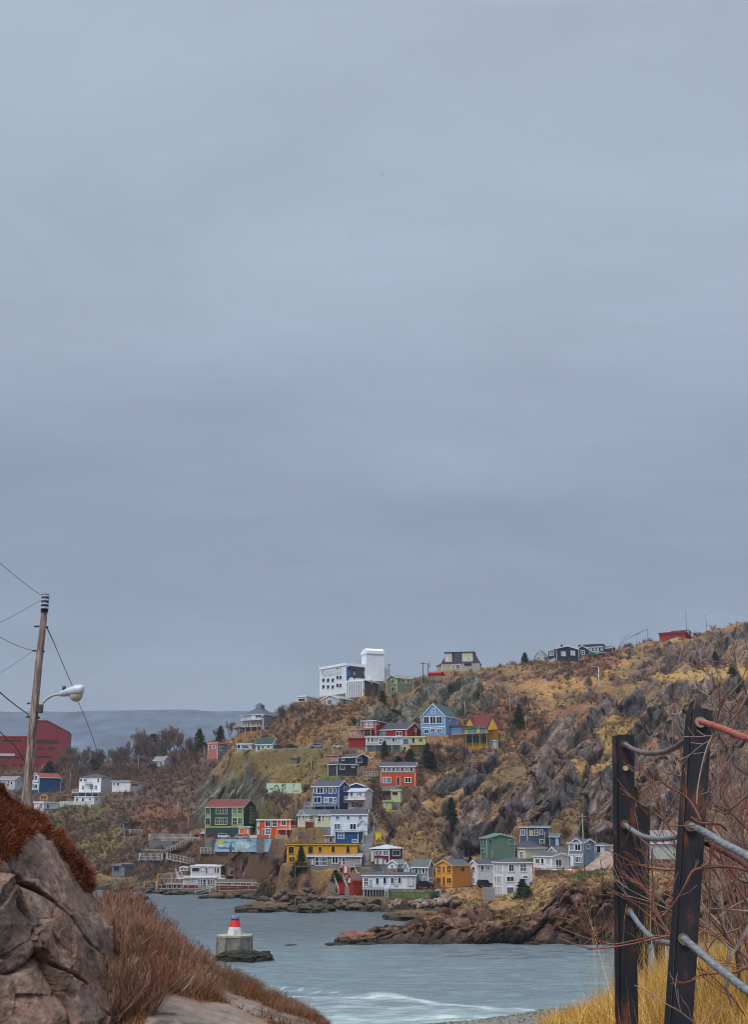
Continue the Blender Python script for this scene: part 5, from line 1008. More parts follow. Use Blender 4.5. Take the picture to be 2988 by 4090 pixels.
def wallthing(name,label,fr,x0,y0,x1,y1,col,th=.4,cat='wall',D=None,extra=.5,top=0):
    """upright wall seen from (x0,y0) to (x1,y1); it stands where its foot (or, with top, its upper edge) meets the ground at each end"""
    yy=y0+3 if top else y1; A_=shoot(fr,x0,yy,D); B_=shoot(fr,x1,yy,D)
    if top: A_,B_=[hit(*px(fr,q,y0-6))-Vector((0,15.5,0)) for q in (x0,x1)]
    c=at(*px(fr,x0,y1),A_.y-1); d=at(*px(fr,x1,y1),B_.y-1); a=at(*px(fr,x0,y0),A_.y-1); b=at(*px(fr,x1,y0),B_.y-1)
    W_l=math.hypot(d.x-c.x,d.y-c.y)
    if x1-x0<130: dd=at(*px(fr,x1,y1),A_.y-1); d=Vector((dd.x,c.y,c.z)); b=Vector((0,0,a.z)); W_l=d.x-c.x
    h=a.z-c.z; dz=d.z-c.z; h1=b.z-c.z
    root=empty(name,(c.x,c.y,c.z),math.atan2(d.y-c.y,d.x-c.x),label,cat); MB().extr([(0,th,-extra),(W_l,th,dz-extra),(W_l,th,h1),(0,th,h)],(0,-th,0)).build('panel',paint(col,.8,.15,.6),root)
    global SX,SZ,DZ
    SX,SZ,DZ=W_l/(x1-x0),h/(y1-y0),dz/W_l
    return root,W_l,h,SX
def blob(root,cx,cz,rx,rz,col,name='painted_patch',o=.02,n=14,seed=0):
    cz=cz+DZ*cx
    rnd=random.Random(seed); m=MB(); m.extr([(cx+math.cos(t)*rx*rnd.uniform(.8,1.1),-.001-o*.2,cz+math.sin(t)*rz*rnd.uniform(.8,1.1)) for t in [2*math.pi*k/n for k in range(n)]],(0,-o,0)); return m.build(name,paint(col,.8,.2,1),root)
r,wl,hl,s=wallthing('mural_wall','long light blue painted wall with a yellow sun below the parked cars','Y2',905,358,1490,462,(150,184,202),top=1)
blob(r,115*SX,65*SZ,36*SX,30*SZ,(206,186,60),'painted_sun',.03,seed=1)
for i,(x,z,rx,rz,c) in enumerate([(175,72,26,8,(84,140,130)),(245,70,40,10,(100,160,160)),(60,85,40,8,(110,150,150)),(150,20,60,12,(70,110,160)),(220,18,14,18,(60,70,90)),(250,16,10,16,(60,70,90)),(45,20,14,18,(60,80,110)),(330,60,60,14,(190,215,225)),(450,70,50,12,(120,170,200)),(400,85,30,8,(80,130,150)),(540,80,30,12,(110,170,200)),(300,30,40,20,(176,196,200)),(380,35,26,24,(206,212,210)),(130,40,30,14,(190,210,206)),(470,30,44,18,(130,160,170)),(20,70,22,20,(190,212,214))]):
    blob(r,x*SX,z*SZ,rx*SX,rz*SZ,c,seed=i+3,o=.025+i*.002)
# white stairway house shape before the mural
r,wl,hl,s=wallthing('mural_wall','pale mint wall painted with black loops on the grassy bank','Z2',862,1042,1245,1140,(190,214,186))
def loop(cx,cz,rx,rz,a0,a1,wd_=.16,col=(40,44,44)):
    cz=cz+DZ*cx
    pts=[(cx+math.cos(t)*rx,-.03,cz+math.sin(t)*rz) for t in [a0+(a1-a0)*k/12 for k in range(13)]]; MB().tube(pts,wd_,4).build('painted_loop',paint(col),r)
loop(118*SX,45*SZ,22*SX,30*SZ,0,3.3); loop(190*SX,50*SZ,12*SX,28*SZ,0,6.28); loop(208*SX,62*SZ,14*SX,26*SZ,-1.2,3.0); loop(310*SX,60*SZ,8*SX,22*SZ,1.2,3.6,.1,(90,110,90))
blob(r,60*SX,35*SZ,26*SX,7*SZ,(80,60,60),seed=20); blob(r,150*SX,14*SZ,80*SX,12*SZ,(216,204,196),seed=21,o=.03); blob(r,330*SX,12*SZ,40*SX,9*SZ,(200,150,120),seed=22,o=.035)
r,wl,hl,s=wallthing('yellow_box','yellow machine box standing behind the mint mural wall','Z2',1188,985,1245,1040,(200,160,40),th=1.5,cat='box'); MB().box(wl*.1,wl*.9,-.03,-.002,hl*.4,hl*.9).build('hatch',paint((120,90,40)),r)
r,wl,hl,s=wallthing('waste_bin','bright yellow bin at the end of the lane under the rock','Y3',942,65,998,114,(222,204,20),th=1.4,cat='bin'); MB().box(-.05,wl+.05,-.05,1.45,hl+.003,hl+.15).build('lid',paint((200,180,20)),r)
r,wl,hl,s=wallthing('retaining_wall','dark brown timber retaining wall left of the dark green house','Y2',640,208,864,248,(104,70,54),th=.5); 
r,wl,hl,s=wallthing('retaining_wall','grey retaining wall under the white fenced terrace','Y2',335,375,560,428,(112,112,114),th=.5)
# arched stone vault by the hall
r,wl,hl,s=wallthing('stone_vault','grey stone vault with two dark arches right of the waterfront hall','Y2',1085,628,1205,690,(128,118,108),th=2.0,cat='vault')
for x in(25,62): 
    m=MB(); m.extr([(x*s,-.03,0),(x*s+24*s,-.03,0),(x*s+24*s,-.03,28*s),(x*s+12*s,-.03,40*s),(x*s,-.03,28*s)],(0,.02,0)); m.build('arch_shade',paint((28,24,26)),r)  # dark sheets on the wall painted as the shade inside the arches
# decks, stairs
wh=(200,200,206)
def platform(name,label,pts4,col,h=1.1,under=2.5,cat='deck',railc=None,rail_edges=(0,1,3),pick=.45):
    """four corners (front left, front right, back right, back left)"""
    o=pts4[0]; root=empty(name,o,0,label,cat); q=[p-o for p in pts4]; m=MB(); m.extr([tuple(p) for p in q],(0,0,-.22)); m.build('platform',paint(col,.8,.2,2),root)
    for k in(0,1,2,3):
        a,b=q[k],q[(k+1)%4]
        if k in rail_edges:
            m=MB(); m.bar(a+Vector((0,0,h)),b+Vector((0,0,h)),.09,.09); m.bar(a+Vector((0,0,h*.5)),b+Vector((0,0,h*.5)),.05,.06)
            for s in spanpts(a,b,pick): m.box(s.x-.045,s.x+.045,s.y-.045,s.y+.045,s.z+.002,s.z+h)
            m.build('railing',paint(railc or wh,.7,.1),root)
    for s in spanpts(q[0],q[1],2.4): MB().box(s.x-.1,s.x+.1,s.y+.02,s.y+.22,s.z-under,s.z-.22).build('support_post',paint(col,.8,.2,2),root)
    return root
def plat(name,label,fr,x0,y0,x1,y1,dep,col,**k):
    """front edge from (x0,y0) to (x1,y1) at the ground distance of its middle"""
    P=shoot(fr,(x0+x1)/2,max(y0,y1)+k.pop('below',8)); D=P.y-dep*.3; X0,Y0=px(fr,x0,y0);X1,Y1=px(fr,x1,y1); a=at(X0,Y0,D); b=at(X1,Y1,D); v=Vector((0,dep,0)); return platform(name,label,[a,b,b+v,a+v],col,**k)
plat('terrace','white fenced terrace at the head of the stairs, left of the pole','Y2',330,372,722,374,4,(150,148,150),pick=.4,h=2.4)
plat('terrace','lower white deck with a pergola at the left end of the stairs','Y2',240,550,450,552,4,(176,174,178),pick=.4,h=2.2)
plat('pergola','white beam pergola over the lower white deck','Y2',270,458,462,460,3,(200,200,190),h=.3,under=3.4,cat='pergola')
plat('walkway','white railed ramp curving down towards the waterfront hall','Y2',500,540,770,600,2.5,(160,154,158),pick=.5,h=2.0)
plat('terrace','grey railed terrace below the light blue mural wall','Y2',820,488,1010,490,3,(130,134,134),pick=.5,h=1.8)
plat('terrace','white balcony terrace above the lower tier of the hall','Y2',980,720,1085,722,3,(170,170,180),pick=.5)
def stairs(name,label,fr,x0,y0,x1,y1,w_=2.2,col=(170,168,170),rail=1,n=14):
    a=shoot(fr,x0,y0); b=shoot(fr,x1,y1); root=empty(name,a,0,label,'stairs'); q=b-a; side=Vector((-q.y,q.x,0)).normalized()*w_/2
    if side.y>0: side=-side
    m=MB()
    for k in range(n):
        p=q*(k/n)+Vector((0,0,.5)); p2=q*((k+1)/n)+Vector((0,0,.5)); m.extr([tuple(p-side),tuple(p+side),tuple(Vector((p2.x,p2.y,p.z))+side),tuple(Vector((p2.x,p2.y,p.z))-side)],(0,0,-.25))
    m.build('steps',paint(col,.8,.2,2),root)
    if rail:
        for s_ in(-1,1):
            m=MB(); m.bar(side*s_+Vector((0,0,1.6)),q+side*s_+Vector((0,0,1.6)),.1,.1)
            for s in spanpts(Vector((0,0,0)),q,1.0): s=s+side*s_; m.box(s.x-.05,s.x+.05,s.y-.05,s.y+.05,s.z+.2,s.z+1.6)
            m.build('handrail',paint(wh,.7,.1),root)
stairs('staircase','long white railed stairs from the upper terrace to the lower deck','Y2',455,520,735,385,col=(120,60,66))
stairs('staircase','brown wooden stairs climbing to the mural wall','Y2',1075,610,1215,480,col=(130,104,84),rail=0)
stairs('staircase','wooden steps below the blue fishing shed','Y2',5,360,85,285,col=(150,136,116),rail=0)
stairs('staircase','short white stairs at the right end of the mural wall','Y2',1262,505,1225,420,col=(196,196,200))
stairs('staircase','red painted steps left of the red boathouse','Y3',640,650,590,530,col=(160,40,30),w_=2.5)
# pier of the waterfront hall
plat('pier','dark red boarded pier with white rails in front of the waterfront hall','Y2',430,858,985,856,4,(110,44,46),pick=2.2,h=2.2,below=30)
plat('pier','long pier under the low dark red fishing stage','Y2',985,846,1470,832,4,(130,100,90),pick=2.6,h=1.8,below=30,railc=(190,170,140))
plat('gangway','gangway sloping down from the pier to the water','Y2',765,908,980,856,1.6,(150,130,110),pick=2,h=1.6,below=30,under=.5)
def gantry(label,fr,x0,yb,yt,x1,col=(196,140,50)):
    P=shoot(fr,x0,yb); h=upto(P,fr,x0,yt); X1=latx(P,fr,x1,yb)-P.x; root=empty('gantry',P,0,label,'frame','yellow frames on the wharf')
    MB().box(-.2,.2,-.2,.2,-1,h).build('post',paint(col,.7,.15),root); MB().box(.2,X1,-.12,.12,h-.3,h-.02).build('beam',paint((150,140,120),.7,.15),root); MB().box(X1,X1+.25,-.12,.12,-.5,h).build('far_post',paint((190,180,170),.7),root)
gantry('tall yellow post frame at the left end of the pier','Y2',416,858,682,545); gantry('shorter yellow post frame beside the dark boat','Y2',290,862,750,400)
plat('wharf','low grey wharf on dark cribbing below the grey boarded house','Y3',185,672,480,674,5,(128,122,116),under=3.2,h=.25,pick=3,below=18,railc=(128,122,116))
plat('wharf','grey wharf with dark underside in front of the red boathouse','Y3',480,672,782,674,6,(132,124,118),under=3.2,h=.25,pick=3,below=18,railc=(132,124,118))
r,wl,hl,s=wallthing('slipway','grey sloping slab leaning between red steps and red boathouse','Y3',655,572,730,652,(128,128,132),th=1.0,cat='slab')
plat('pier','upper dark red boarded platform behind the pier rails, left of the hall','W2',270,690,530,692,4,(120,50,50),pick=1.2,h=1.8,below=20,railc=(206,196,190))
plat('terrace','white railed balcony in front of the hall windows','W2',540,730,700,732,2,(150,60,60),pick=.5,h=1.4,below=16,under=1.5)
stairs('staircase','white stairs dropping from the pole to the dark red shed','W2',525,690,470,560,col=(190,188,192),w_=1.6)
# rough rocks standing in the water and boulders
def rockmesh(seed,sx,sy,sz,n=3,rough=.35):
    import bmesh
    bm=bmesh.new(); bmesh.ops.create_icosphere(bm,subdivisions=n,radius=1.0); co=np.array([v.co[:] for v in bm.verts])
    f=1+rough*fbm(co[:,0]*1.3+seed*7,co[:,1]*1.3,co[:,2]*1.3,4,ridge=True)*.6+rough*.5*fbm(co[:,0]*3+seed*3,co[:,1]*3,co[:,2]*3,3)
    q=np.round(co*2.1+fbm(co[:,0]+seed,co[:,1],co[:,2],2)[:,None]*.6)/2.1; co=(co*.65+q*.35)*f[:,None]*np.array([sx,sy,sz])
    me=bpy.data.meshes.new('rock')
    for v,c in zip(bm.verts,co): v.co=c
    bm.to_mesh(me); bm.free(); return me
def rockmat(c1,c2,name='stone',sc=.8,b=.7,dist=.25,wet=0):
    k=('rk',c1,c2,sc,wet)
    if k in _M: return _M[k]
    m,nt,bs=newmat(name); L=nt.links.new; tc=N(nt,'ShaderNodeTexCoord'); no=N(nt,'ShaderNodeTexNoise'); no.inputs['Scale'].default_value=sc; no.inputs['Detail'].default_value=9; no.inputs['Roughness'].default_value=.68; L(tc.outputs['Object'],no.inputs['Vector'])
    r_=N(nt,'ShaderNodeValToRGB'); e=r_.color_ramp.elements; e[0].position=.33; e[0].color=lin(*c1); e[1].position=.68; e[1].color=lin(*c2); L(no.outputs[0],r_.inputs[0])
    if wet:     # dark weed belt near the waterline, in world height
        ge=N(nt,'ShaderNodeNewGeometry'); sp=N(nt,'ShaderNodeSeparateXYZ'); L(ge.outputs['Position'],sp.inputs[0]); mr=N(nt,'ShaderNodeMapRange'); mr.inputs[1].default_value=wet; mr.inputs[2].default_value=wet*.45; L(sp.outputs[2],mr.inputs[0])
        mx=N(nt,'ShaderNodeMixRGB'); L(mr.outputs[0],mx.inputs[0]); L(r_.outputs[0],mx.inputs[1]); mx.inputs[2].default_value=lin(40,38,30); L(mx.outputs[0],bs.inputs['Base Color'])
    else: L(r_.outputs[0],bs.inputs['Base Color'])
    bs.inputs['Roughness'].default_value=.88; bp=N(nt,'ShaderNodeBump'); bp.inputs['Strength'].default_value=b; bp.inputs['Distance'].default_value=dist; L(no.outputs[0],bp.inputs['Height']); L(bp.outputs[0],bs.inputs['Normal'])
    _M[k]=m; return m
def seaRock(label,x0,x1,yw,yt,c1,c2,dep,seed,wet=1.6):
    a,b=wpt(x0,yw),wpt(x1,yw); D=(a[1]+b[1])/2+dep*.3; sx=(b[0]-a[0])/2; h=CAMZ+eof(yt)*D
    me=rockmesh(seed,sx,dep,h*.95,5,.45); me.materials.append(rockmat(c1,c2,sc=.5,wet=wet)); o=bpy.data.objects.new('rock',me); COL.objects.link(o); o.location=((a[0]+b[0])/2,D,0); tag(o,label,'rock')
seaRock('low weedy brown rock in the inlet below the green picket fence',1545,1760,3672,3638,(60,54,34),(120,84,56),8,1)
seaRock('long dark weedy rock spit along the middle of the far shore',950,1160,3637,3606,(44,42,30),(112,84,50),9,2)
seaRock('dark weedy rocks under the wharf beside the red boathouse',1150,1330,3642,3612,(40,40,30),(84,72,50),7,3)
seaRock('rounded reddish rock at the tip of the near point',1350,1500,3768,3722,(92,62,50),(140,92,70),5,4,1.4)
seaRock('small dark rock just breaking the water right of the beacon',1140,1183,3777,3772,(40,40,44),(60,58,60),1.5,5,.9)
seaRock('second small dark rock in the channel, near the middle',1298,1345,3772,3766,(40,40,44),(60,58,60),1.5,6,.9)
bm_=[rockmesh(20+k,1,.9,.75,2,.5) for k in range(5)]
for k,me in enumerate(bm_): me.materials.append(rockmat(*[((100,80,76),(156,134,126)),((76,62,58),(130,108,100)),((120,100,94),(172,154,146)),((66,56,52),(108,88,80)),((90,72,66),(140,112,100))][k],sc=1.2))
rnd=random.Random(9)
for k in range(110):
    if k<80: x=rnd.uniform(1085,1655); y=rnd.uniform(716,760)-(max(0,x-1480)*.32 if x>1480 else 0); P=shoot('Y3',x,y)
    else: P=shoot('Y4',rnd.uniform(180,300),rnd.uniform(650,745))
    o=bpy.data.objects.new('boulder',bm_[k%5]); COL.objects.link(o); s=rnd.uniform(.4,.95); o.location=(P.x,P.y,P.z+.1*s); o.scale=(s,s,s); o.rotation_euler=(rnd.uniform(-.4,.4),rnd.uniform(-.4,.4),rnd.uniform(0,6)); tag(o,'pinkish grey boulder in the heap of shore boulders below the green picket fence','boulder','shore boulders below the green picket fence')
dkb=[m_.copy() for m_ in bm_]
for m_ in dkb: m_.materials.clear(); m_.materials.append(rockmat((58,50,42),(112,92,76),'dark_shore_rock',1.1,wet=1.4))
for k in range(115):
    x=rnd.uniform(940,1500); P=hit2(x,rnd.uniform(3586,3628) if x<1345 else rnd.uniform(3600,3640))
    o=bpy.data.objects.new('boulder',bm_[k%5]); COL.objects.link(o); s=rnd.uniform(.5,1.5); o.location=(P.x,P.y,max(P.z,.1)+.1*s); o.scale=(s*1.3,s,s*.8); o.rotation_euler=(rnd.uniform(-.4,.4),rnd.uniform(-.4,.4),rnd.uniform(0,6)); o.data=dkb[k%5]; tag(o,'boulder among the shore rocks around the low wharf left of the red boathouse','boulder','shore rocks around the low wharf')
for k in range(70):
    x=rnd.uniform(470,950); P=hit2(x,rnd.uniform(3560,3600) if x<850 else rnd.uniform(3572,3605)); P.y-=rnd.uniform(0,6) 
    o=bpy.data.objects.new('boulder',dkb[k%5]); COL.objects.link(o); s=rnd.uniform(.6,1.7); o.location=(P.x,P.y,.25*s); o.scale=(s*1.5,s,s*.7); o.rotation_euler=(rnd.uniform(-.4,.4),rnd.uniform(-.4,.4),rnd.uniform(0,6)); tag(o,'boulder among the dark shore rocks at the piers of the waterfront hall','boulder','dark shore rocks at the piers')
# boats
P=wpt(555,3592); D=P[1]
def boat(label,x0,x1,yw,yt,col,cabin=1):
    a,b=wpt(x0,yw),wpt(x1,yw); Lb=b[0]-a[0]; D=a[1]; root=empty('boat',(a[0],D,0),0,label,'boat'); h=CAMZ+eof(yt)*D
    n=9; V=[];Fc=[]
    for i in range(n):
        t=i/(n-1); wv=1.3*math.sin(math.pi*min(1,.25+t*.75))**.6 if t<1 else .05; wv=1.3*(1-max(0,t-.5)**2*3.6) ; wv=max(wv,.06); hb=h*.45*(1+.35*t*t)
        V+=[(t*Lb,-wv,hb),(t*Lb,-wv*.6,-.3),(t*Lb,wv*.6,-.3),(t*Lb,wv,hb)]
    for i in range(n-1):
        for k in range(4): Fc.append((4*i+k,4*i+4+k,4*i+4+(k+1)%4,4*i+(k+1)%4))
    Fc+=[(0,1,2,3),(4*n-1,4*n-2,4*n-3,4*n-4)]; MB().add(V,Fc).build('hull',paint(col,.5),root)
    if cabin: c=MB().box(Lb*.15,Lb*.5,-.8,.8,h*.47,h).build('cabin',paint((60,64,72)),root); MB().box(Lb*.2,Lb*.45,-.83,-.802,h*.65,h*.85).build('window',glassmat(),c)
boat('dark boat moored at the left end of the wharf',537,592,3594,3570,(26,28,36))
r=plat('floating_dock','low dark floating dock beside the moored boat','Y2',290,925,545,928,3,(58,54,54),under=.5,h=.35,below=5,pick=4,railc=(70,66,60))
# ---- beacon
P=wpt(938,3823); D=P[1]; K=5.9; B=lambda x,y:(latx(Vector((0,D,0)),'S',840+x/K,3620+y/K),CAMZ+ray(840+x/K,3620+y/K)[1]*D)
bx0,bz0=B(170,980); bx1,bz1=B(965,670); cxb=(bx0+bx1)/2; wb=(bx1-bx0)
root=empty('beacon',(cxb,D,0),0,'small red and white light beacon on an eight sided concrete block in the channel','beacon')
def oct_(r,z0,z1,r1=None,n=8,rot=math.pi/8):
    m=MB(); r1=r1 or r; V=[(math.cos(rot+2*math.pi*k/n)*r,math.sin(rot+2*math.pi*k/n)*r,z0) for k in range(n)]+[(math.cos(rot+2*math.pi*k/n)*r1,math.sin(rot+2*math.pi*k/n)*r1,z1) for k in range(n)]
    return m.add(V,[tuple(reversed(range(n))),tuple(range(n,2*n))]+[(k,(k+1)%n,(k+1)%n+n,k+n) for k in range(n)])
conc=rockmat((92,90,80),(150,146,134),'concrete',.9,.5,.08)
rb=wb/2/math.cos(math.pi/8); base=oct_(rb,bz0-1.2,bz1-.28).build('concrete_base',conc,root); oct_(rb*1.03,bz1-.277,bz1).build('base_cap',rockmat((130,126,112),(176,170,150),'concrete_cap',.9,.4,.05),base)
for k in range(8):
    t=math.pi/8+2*math.pi*k/8; c=MB(); c.box(-.12,.12,-.12,.12,bz0-1,bz1-.3); o=c.build('rib',conc,base); o.location=(math.cos(t)*rb,math.sin(t)*rb,0); o.rotation_euler[2]=t
zA=B(0,480)[1]; zB=B(0,295)[1]; zC=B(0,210)[1]; w0=(B(755,0)[0]-B(415,0)[0])/2; w1=(B(725,0)[0]-B(450,0)[0])/2; w2=(B(695,0)[0]-B(515,0)[0])/2; ox=(B(590,0)[0])-cxb
t_=oct_(w0,bz1+.003,zA,w1,20,0).build('tower',paint((214,212,208),.5,.06),root); t_.location.x=ox
t2=oct_(w1*1.01,zA+.002,zB,w2,20,0).build('red_band',paint((206,42,50),.5,.06),root); t2.location.x=ox
t3=oct_(w2*.95,zB+.003,zC,w2*.95,12,0).build('lantern',paint((140,156,190),.3,.1),root); t3.location.x=ox
m=oct_(w2*1.25,zB+.002,zB+.08,w2*1.25,16,0).build('gallery',paint((60,62,70)),root); m.location.x=ox
MB().tube([(ox,0,zC),(ox,0,zC+.25)],.05,6).build('finial',darkm,root); MB().box(ox-.02,ox+.42,-w0*.98,-w0*.9,bz1+.1,zA-.3).build('door',paint((190,188,184)),root)
seaRock('black weedy rock carrying the concrete block of the beacon',868,1075,3838,3795,(26,26,28),(62,54,54),2.4,8,5)
# ---- more of the clutter between the houses
def slabrock(label,pts,D0,D1,thick,c1,c2):
    n=26; A=[Vector(at(*pts[0],D0)),Vector(at(*pts[1],D0)),Vector(at(*pts[2],D1)),Vector(at(*pts[3],D1))]; V=[];Fc=[]
    for i in range(n):
        for j in range(n):
            u,v=i/(n-1),j/(n-1); p=A[0].lerp(A[1],u).lerp(A[3].lerp(A[2],u),v); q=float(fbm(np.array([p.x/4]),np.array([p.y/4]),np.array([p.z/4]),4)[0]); V.append(np.array([p.x,p.y-q*1.0,p.z+q*1.3*min(1,6*min(u,1-u,v,1-v))]))
    for i in range(n-1):
        for j in range(n-1): a=i*n+j; Fc.append([a,a+n,a+n+1,a+1])
    V=np.array(V); V2=V-np.array([0,-thick,thick]); m=len(V); rim=[i*n for i in range(n)]+[(n-1)*n+j for j in range(1,n)]+[i*n+n-1 for i in range(n-2,-1,-1)]+[j for j in range(n-2,0,-1)]
    Fc+=[[f[3]+m,f[2]+m,f[1]+m,f[0]+m] for f in Fc]+[[rim[k],rim[k]+m,rim[(k+1)%len(rim)]+m,rim[(k+1)%len(rim)]] for k in range(len(rim))]
    o=npmesh('rock_slab',np.concatenate([V,V2]),np.array(Fc),rockmat(c1,c2,sc=.6)); tag(o,label,'rock')
slabrock('smooth pinkish rock slab sloping up to the right behind the left black post',[(2305,3492),(2480,3470),(2520,3372),(2420,3400)],312,326,2,(110,92,86),(164,144,132))
wallthing('retaining_wall','grey stone wall under the cream bungalow fence','Y1',250,1030,600,1060,(120,116,110),th=.4)
wallthing('retaining_wall','low concrete wall beside the yellow bin','Y1',1000,1065,1090,1085,(136,134,130),th=.4)
wallthing('retaining_wall','rough stone wall below the yellow balcony house','Z4',-60,1440,120,1470,(126,116,92),th=.4)
wallthing('retaining_wall','brown wall under the blue garage','Z4',395,1196,575,1215,(120,80,60),th=.4)
wallthing('retaining_wall','pale concrete wall under the rust orange house','Y1',1165,522,1320,560,(140,134,142),th=.4)
wallthing('retaining_wall','dark timber wall under the deck of the low white house','Y4',1008,462,1130,512,(82,66,58),th=.4)
plat('deck','grey deck with dark underside left of the rust orange house','Y1',960,415,1150,417,3,(104,98,94),pick=.5,h=1.6,below=60,under=3)
plat('deck','railed grey deck above the little white gabled roof by the red flag','Y3',600,385,810,378,3,(170,160,150),pick=.5,h=1.4,below=40,under=2.5)
plat('deck','small brown deck at the foot of the pink shack','Y1',600,262,700,262,2,(120,90,70),pick=.6,h=1.2,below=15,under=2)
plat('terrace','low terrace with rails in front of the small blue fishing shed','Y2',150,300,265,302,3,(130,116,100),pick=.7,h=1.4,below=12,under=2)
plat('deck','tan upper terrace left of the three tall window house','Z3',660,1225,850,1228,3,(176,146,90),pick=.5,h=1.6,below=12,under=2)
stairs('staircase','grey concrete steps down from the mint mural wall','Y1',150,780,60,650,col=(140,130,122),rail=0,w_=1.6)
stairs('staircase','wooden stairs at the side of the blue grey house','Y4',1165,300,1100,235,col=(180,130,60),rail=0,w_=1.4)
stairs('staircase','stairs beside the deep blue house end','Y3',820,250,790,190,col=(140,150,160),w_=1.2)
fence('wooden_fence','grey board fence beside the orange yellow house',gp('Y4',(475,590),(560,545)),1.6,(120,112,104),pick=.5,step=2.2)
fence('wooden_fence','weathered fence above the green house beside the knoll',gp('Y2',(1345,160),(1460,120)),1.5,(124,96,80),pick=.6,step=2.2)
fence('wooden_fence','low white fence in front of the white double gabled house',gp('Y4',(480,600),(530,598)),1.4,(200,200,205),pick=.4,step=1.8)
fence('wooden_fence','pale fence between the ochre house and the orange house deck',gp('Y3',(0,128),(110,135)),1.4,(176,160,140),pick=.5,step=2.2)
fence('wire_fence','garden fence on the slope below the navy gabled house',gp('Y1',(905,420),(1000,380)),1.5,(130,120,110),pick=.7,step=2)
r,wl,hl,s=wallthing('hedge_wall','white box hut at the right end of the white waterfront house','Y3',1030,580,1065,665,(196,198,202),th=1.6,cat='hut',extra=.5); MB().box(wl*.3,wl*.7,-.03,-.002,.1,hl*.6).build('door',paint((110,112,120)),r); r.name='hut'
def awning(label,fr,x,y,wpx,hpx,c,c2=(190,190,188)):
    P=hit(*px(fr,x,y)); P.z=max(P.z,ground(P.x,P.y)); s=P.y/F/FR[fr][2]; w_=wpx*s/2; h=hpx*s; root=empty('market_kiosk',P,.2,label,'kiosk','small kiosks on the parking place')
    MB().box(-w_,w_,0,w_*1.2,-.3,h*.55).build('body',paint(c2,.7,.1),root); MB().box(-w_*.6,w_*.6,-.03,-.002,h*.2,h*.5).build('hatch',paint((50,50,56)),root)
    m=MB(); m.extr([(-w_*1.15,-.3,h*.553),(w_*1.15,-.3,h*.553),(0,-.3,h)],(0,w_*1.2+.6,0)); m.build('roof',paint(c,.6,.1),root)
awning('white kiosk with a bright green front left of the dark red car','Y2',735,352,40,52,(120,170,60)); awning('white and red kiosk between the green kiosk and the dark red car','Y2',790,350,60,55,(180,60,44)); awning('kiosk with a pale roof nearest to the green house','Y2',850,345,50,62,(206,206,204),(170,60,50))
P=shoot('Y3',690,470); h=upto(P,'Y3',690,372); root=empty('flag_pole',P,0,'short pole with a red and white flag above the red boathouse','flag'); MB().tube([(0,0,-1),(0,0,h)],.07,6).build('pole',whm,root); fl=MB().box(-1.6,.0,-.02,.02,h-1.9,h-.1).build('flag',paint((196,40,56)),root); MB().box(-1.15,-.45,-.03,.03,h-1.88,h-.12).build('white_band',paint((226,222,224)),fl)
# bushes hugging the houses
for i,(x,yt,yb,wd_,lb) in enumerate([(2090,3510,3580,65,'dark hedge like bush right of the tall white house'),(2110,3540,3590,50,'second low bush right of the tall white house'),(1170,3500,3560,60,'brown bush under the grey boarded house deck'),(1230,3510,3560,50,'rusty bush left of the red steps'),
 (1450,3170,3215,50,'bare bush above the blue gable'),(1430,3190,3240,45,'bare bush at the white balcony house side'),(1520,3215,3290,60,'bare bush left of the pale green house'),(1500,3270,3320,50,'bare bush over the lane'),(1215,3125,3170,50,'bush on the slope above the royal blue house'),
 (1060,3140,3190,50,'bush above the roof of the green house'),(1110,3230,3290,50,'brown bush between the green house and the pole'),(1640,2990,3040,50,'small bush below the pale yellow house'),(1590,3020,3060,50,'bare bush at the foot of the yellow balcony house'),
 (1420,3010,3050,50,'bush by the rails right of the upper road'),(980,3400,3450,50,'bush under the mural wall at its left'),(1060,3400,3460,60,'bush under the mural wall at its right'),(1100,3420,3480,60,'bush on the bank left of the ochre house'),(880,3440,3480,45,'bush by the white ramp'),
 (1950,3420,3450,35,'bush behind the white double gabled house'),(2180,3330,3390,50,'bush behind the grey blue house'),(2260,3300,3360,55,'tall bare bush above the grey blue house'),(1880,3420,3460,35,'bush left behind the orange yellow house')]):
    tree(con if 'dark' in lb or 'low' in lb else bare,'bush',lb,x,yt,yb,wd_,'bushes among the houses',i,cat='bush',sink=1.2)
# ---- gulls
gm=paint((60,62,70),.8)
for i,(x,y,sz) in enumerate([(1328,416,5),(1358,532,4),(1526,697,6),(1527,775,5),(1401,950,7)]):
    P=at(x,y,90); root=empty('gull',P,random.uniform(-1,1),['highest of the five distant gulls in the sky','second highest distant gull in the sky','gull to the right, upper one of two in the middle of the sky','gull to the right, lower one of two in the middle of the sky','lowest and largest of the five distant gulls'][i],'gull'); s=sz*90/F*1.0
    MB().tube([(-.5*s,0,0),(-.2*s,0,0),(.1*s,0,.02*s),(.5*s,0,0)],[.02*s,.12*s,.12*s,.03*s],6).build('body',gm,root,True)
    for q in(-1,1): MB().extr([(-.15*s,0,.05*s),(.2*s,0,.05*s),(.15*s,q*.6*s,.35*s),(0,q*1.3*s,.2*s),(-.1*s,q*.6*s,.32*s)],(0,0,.03*s)).build('wing',gm,root)
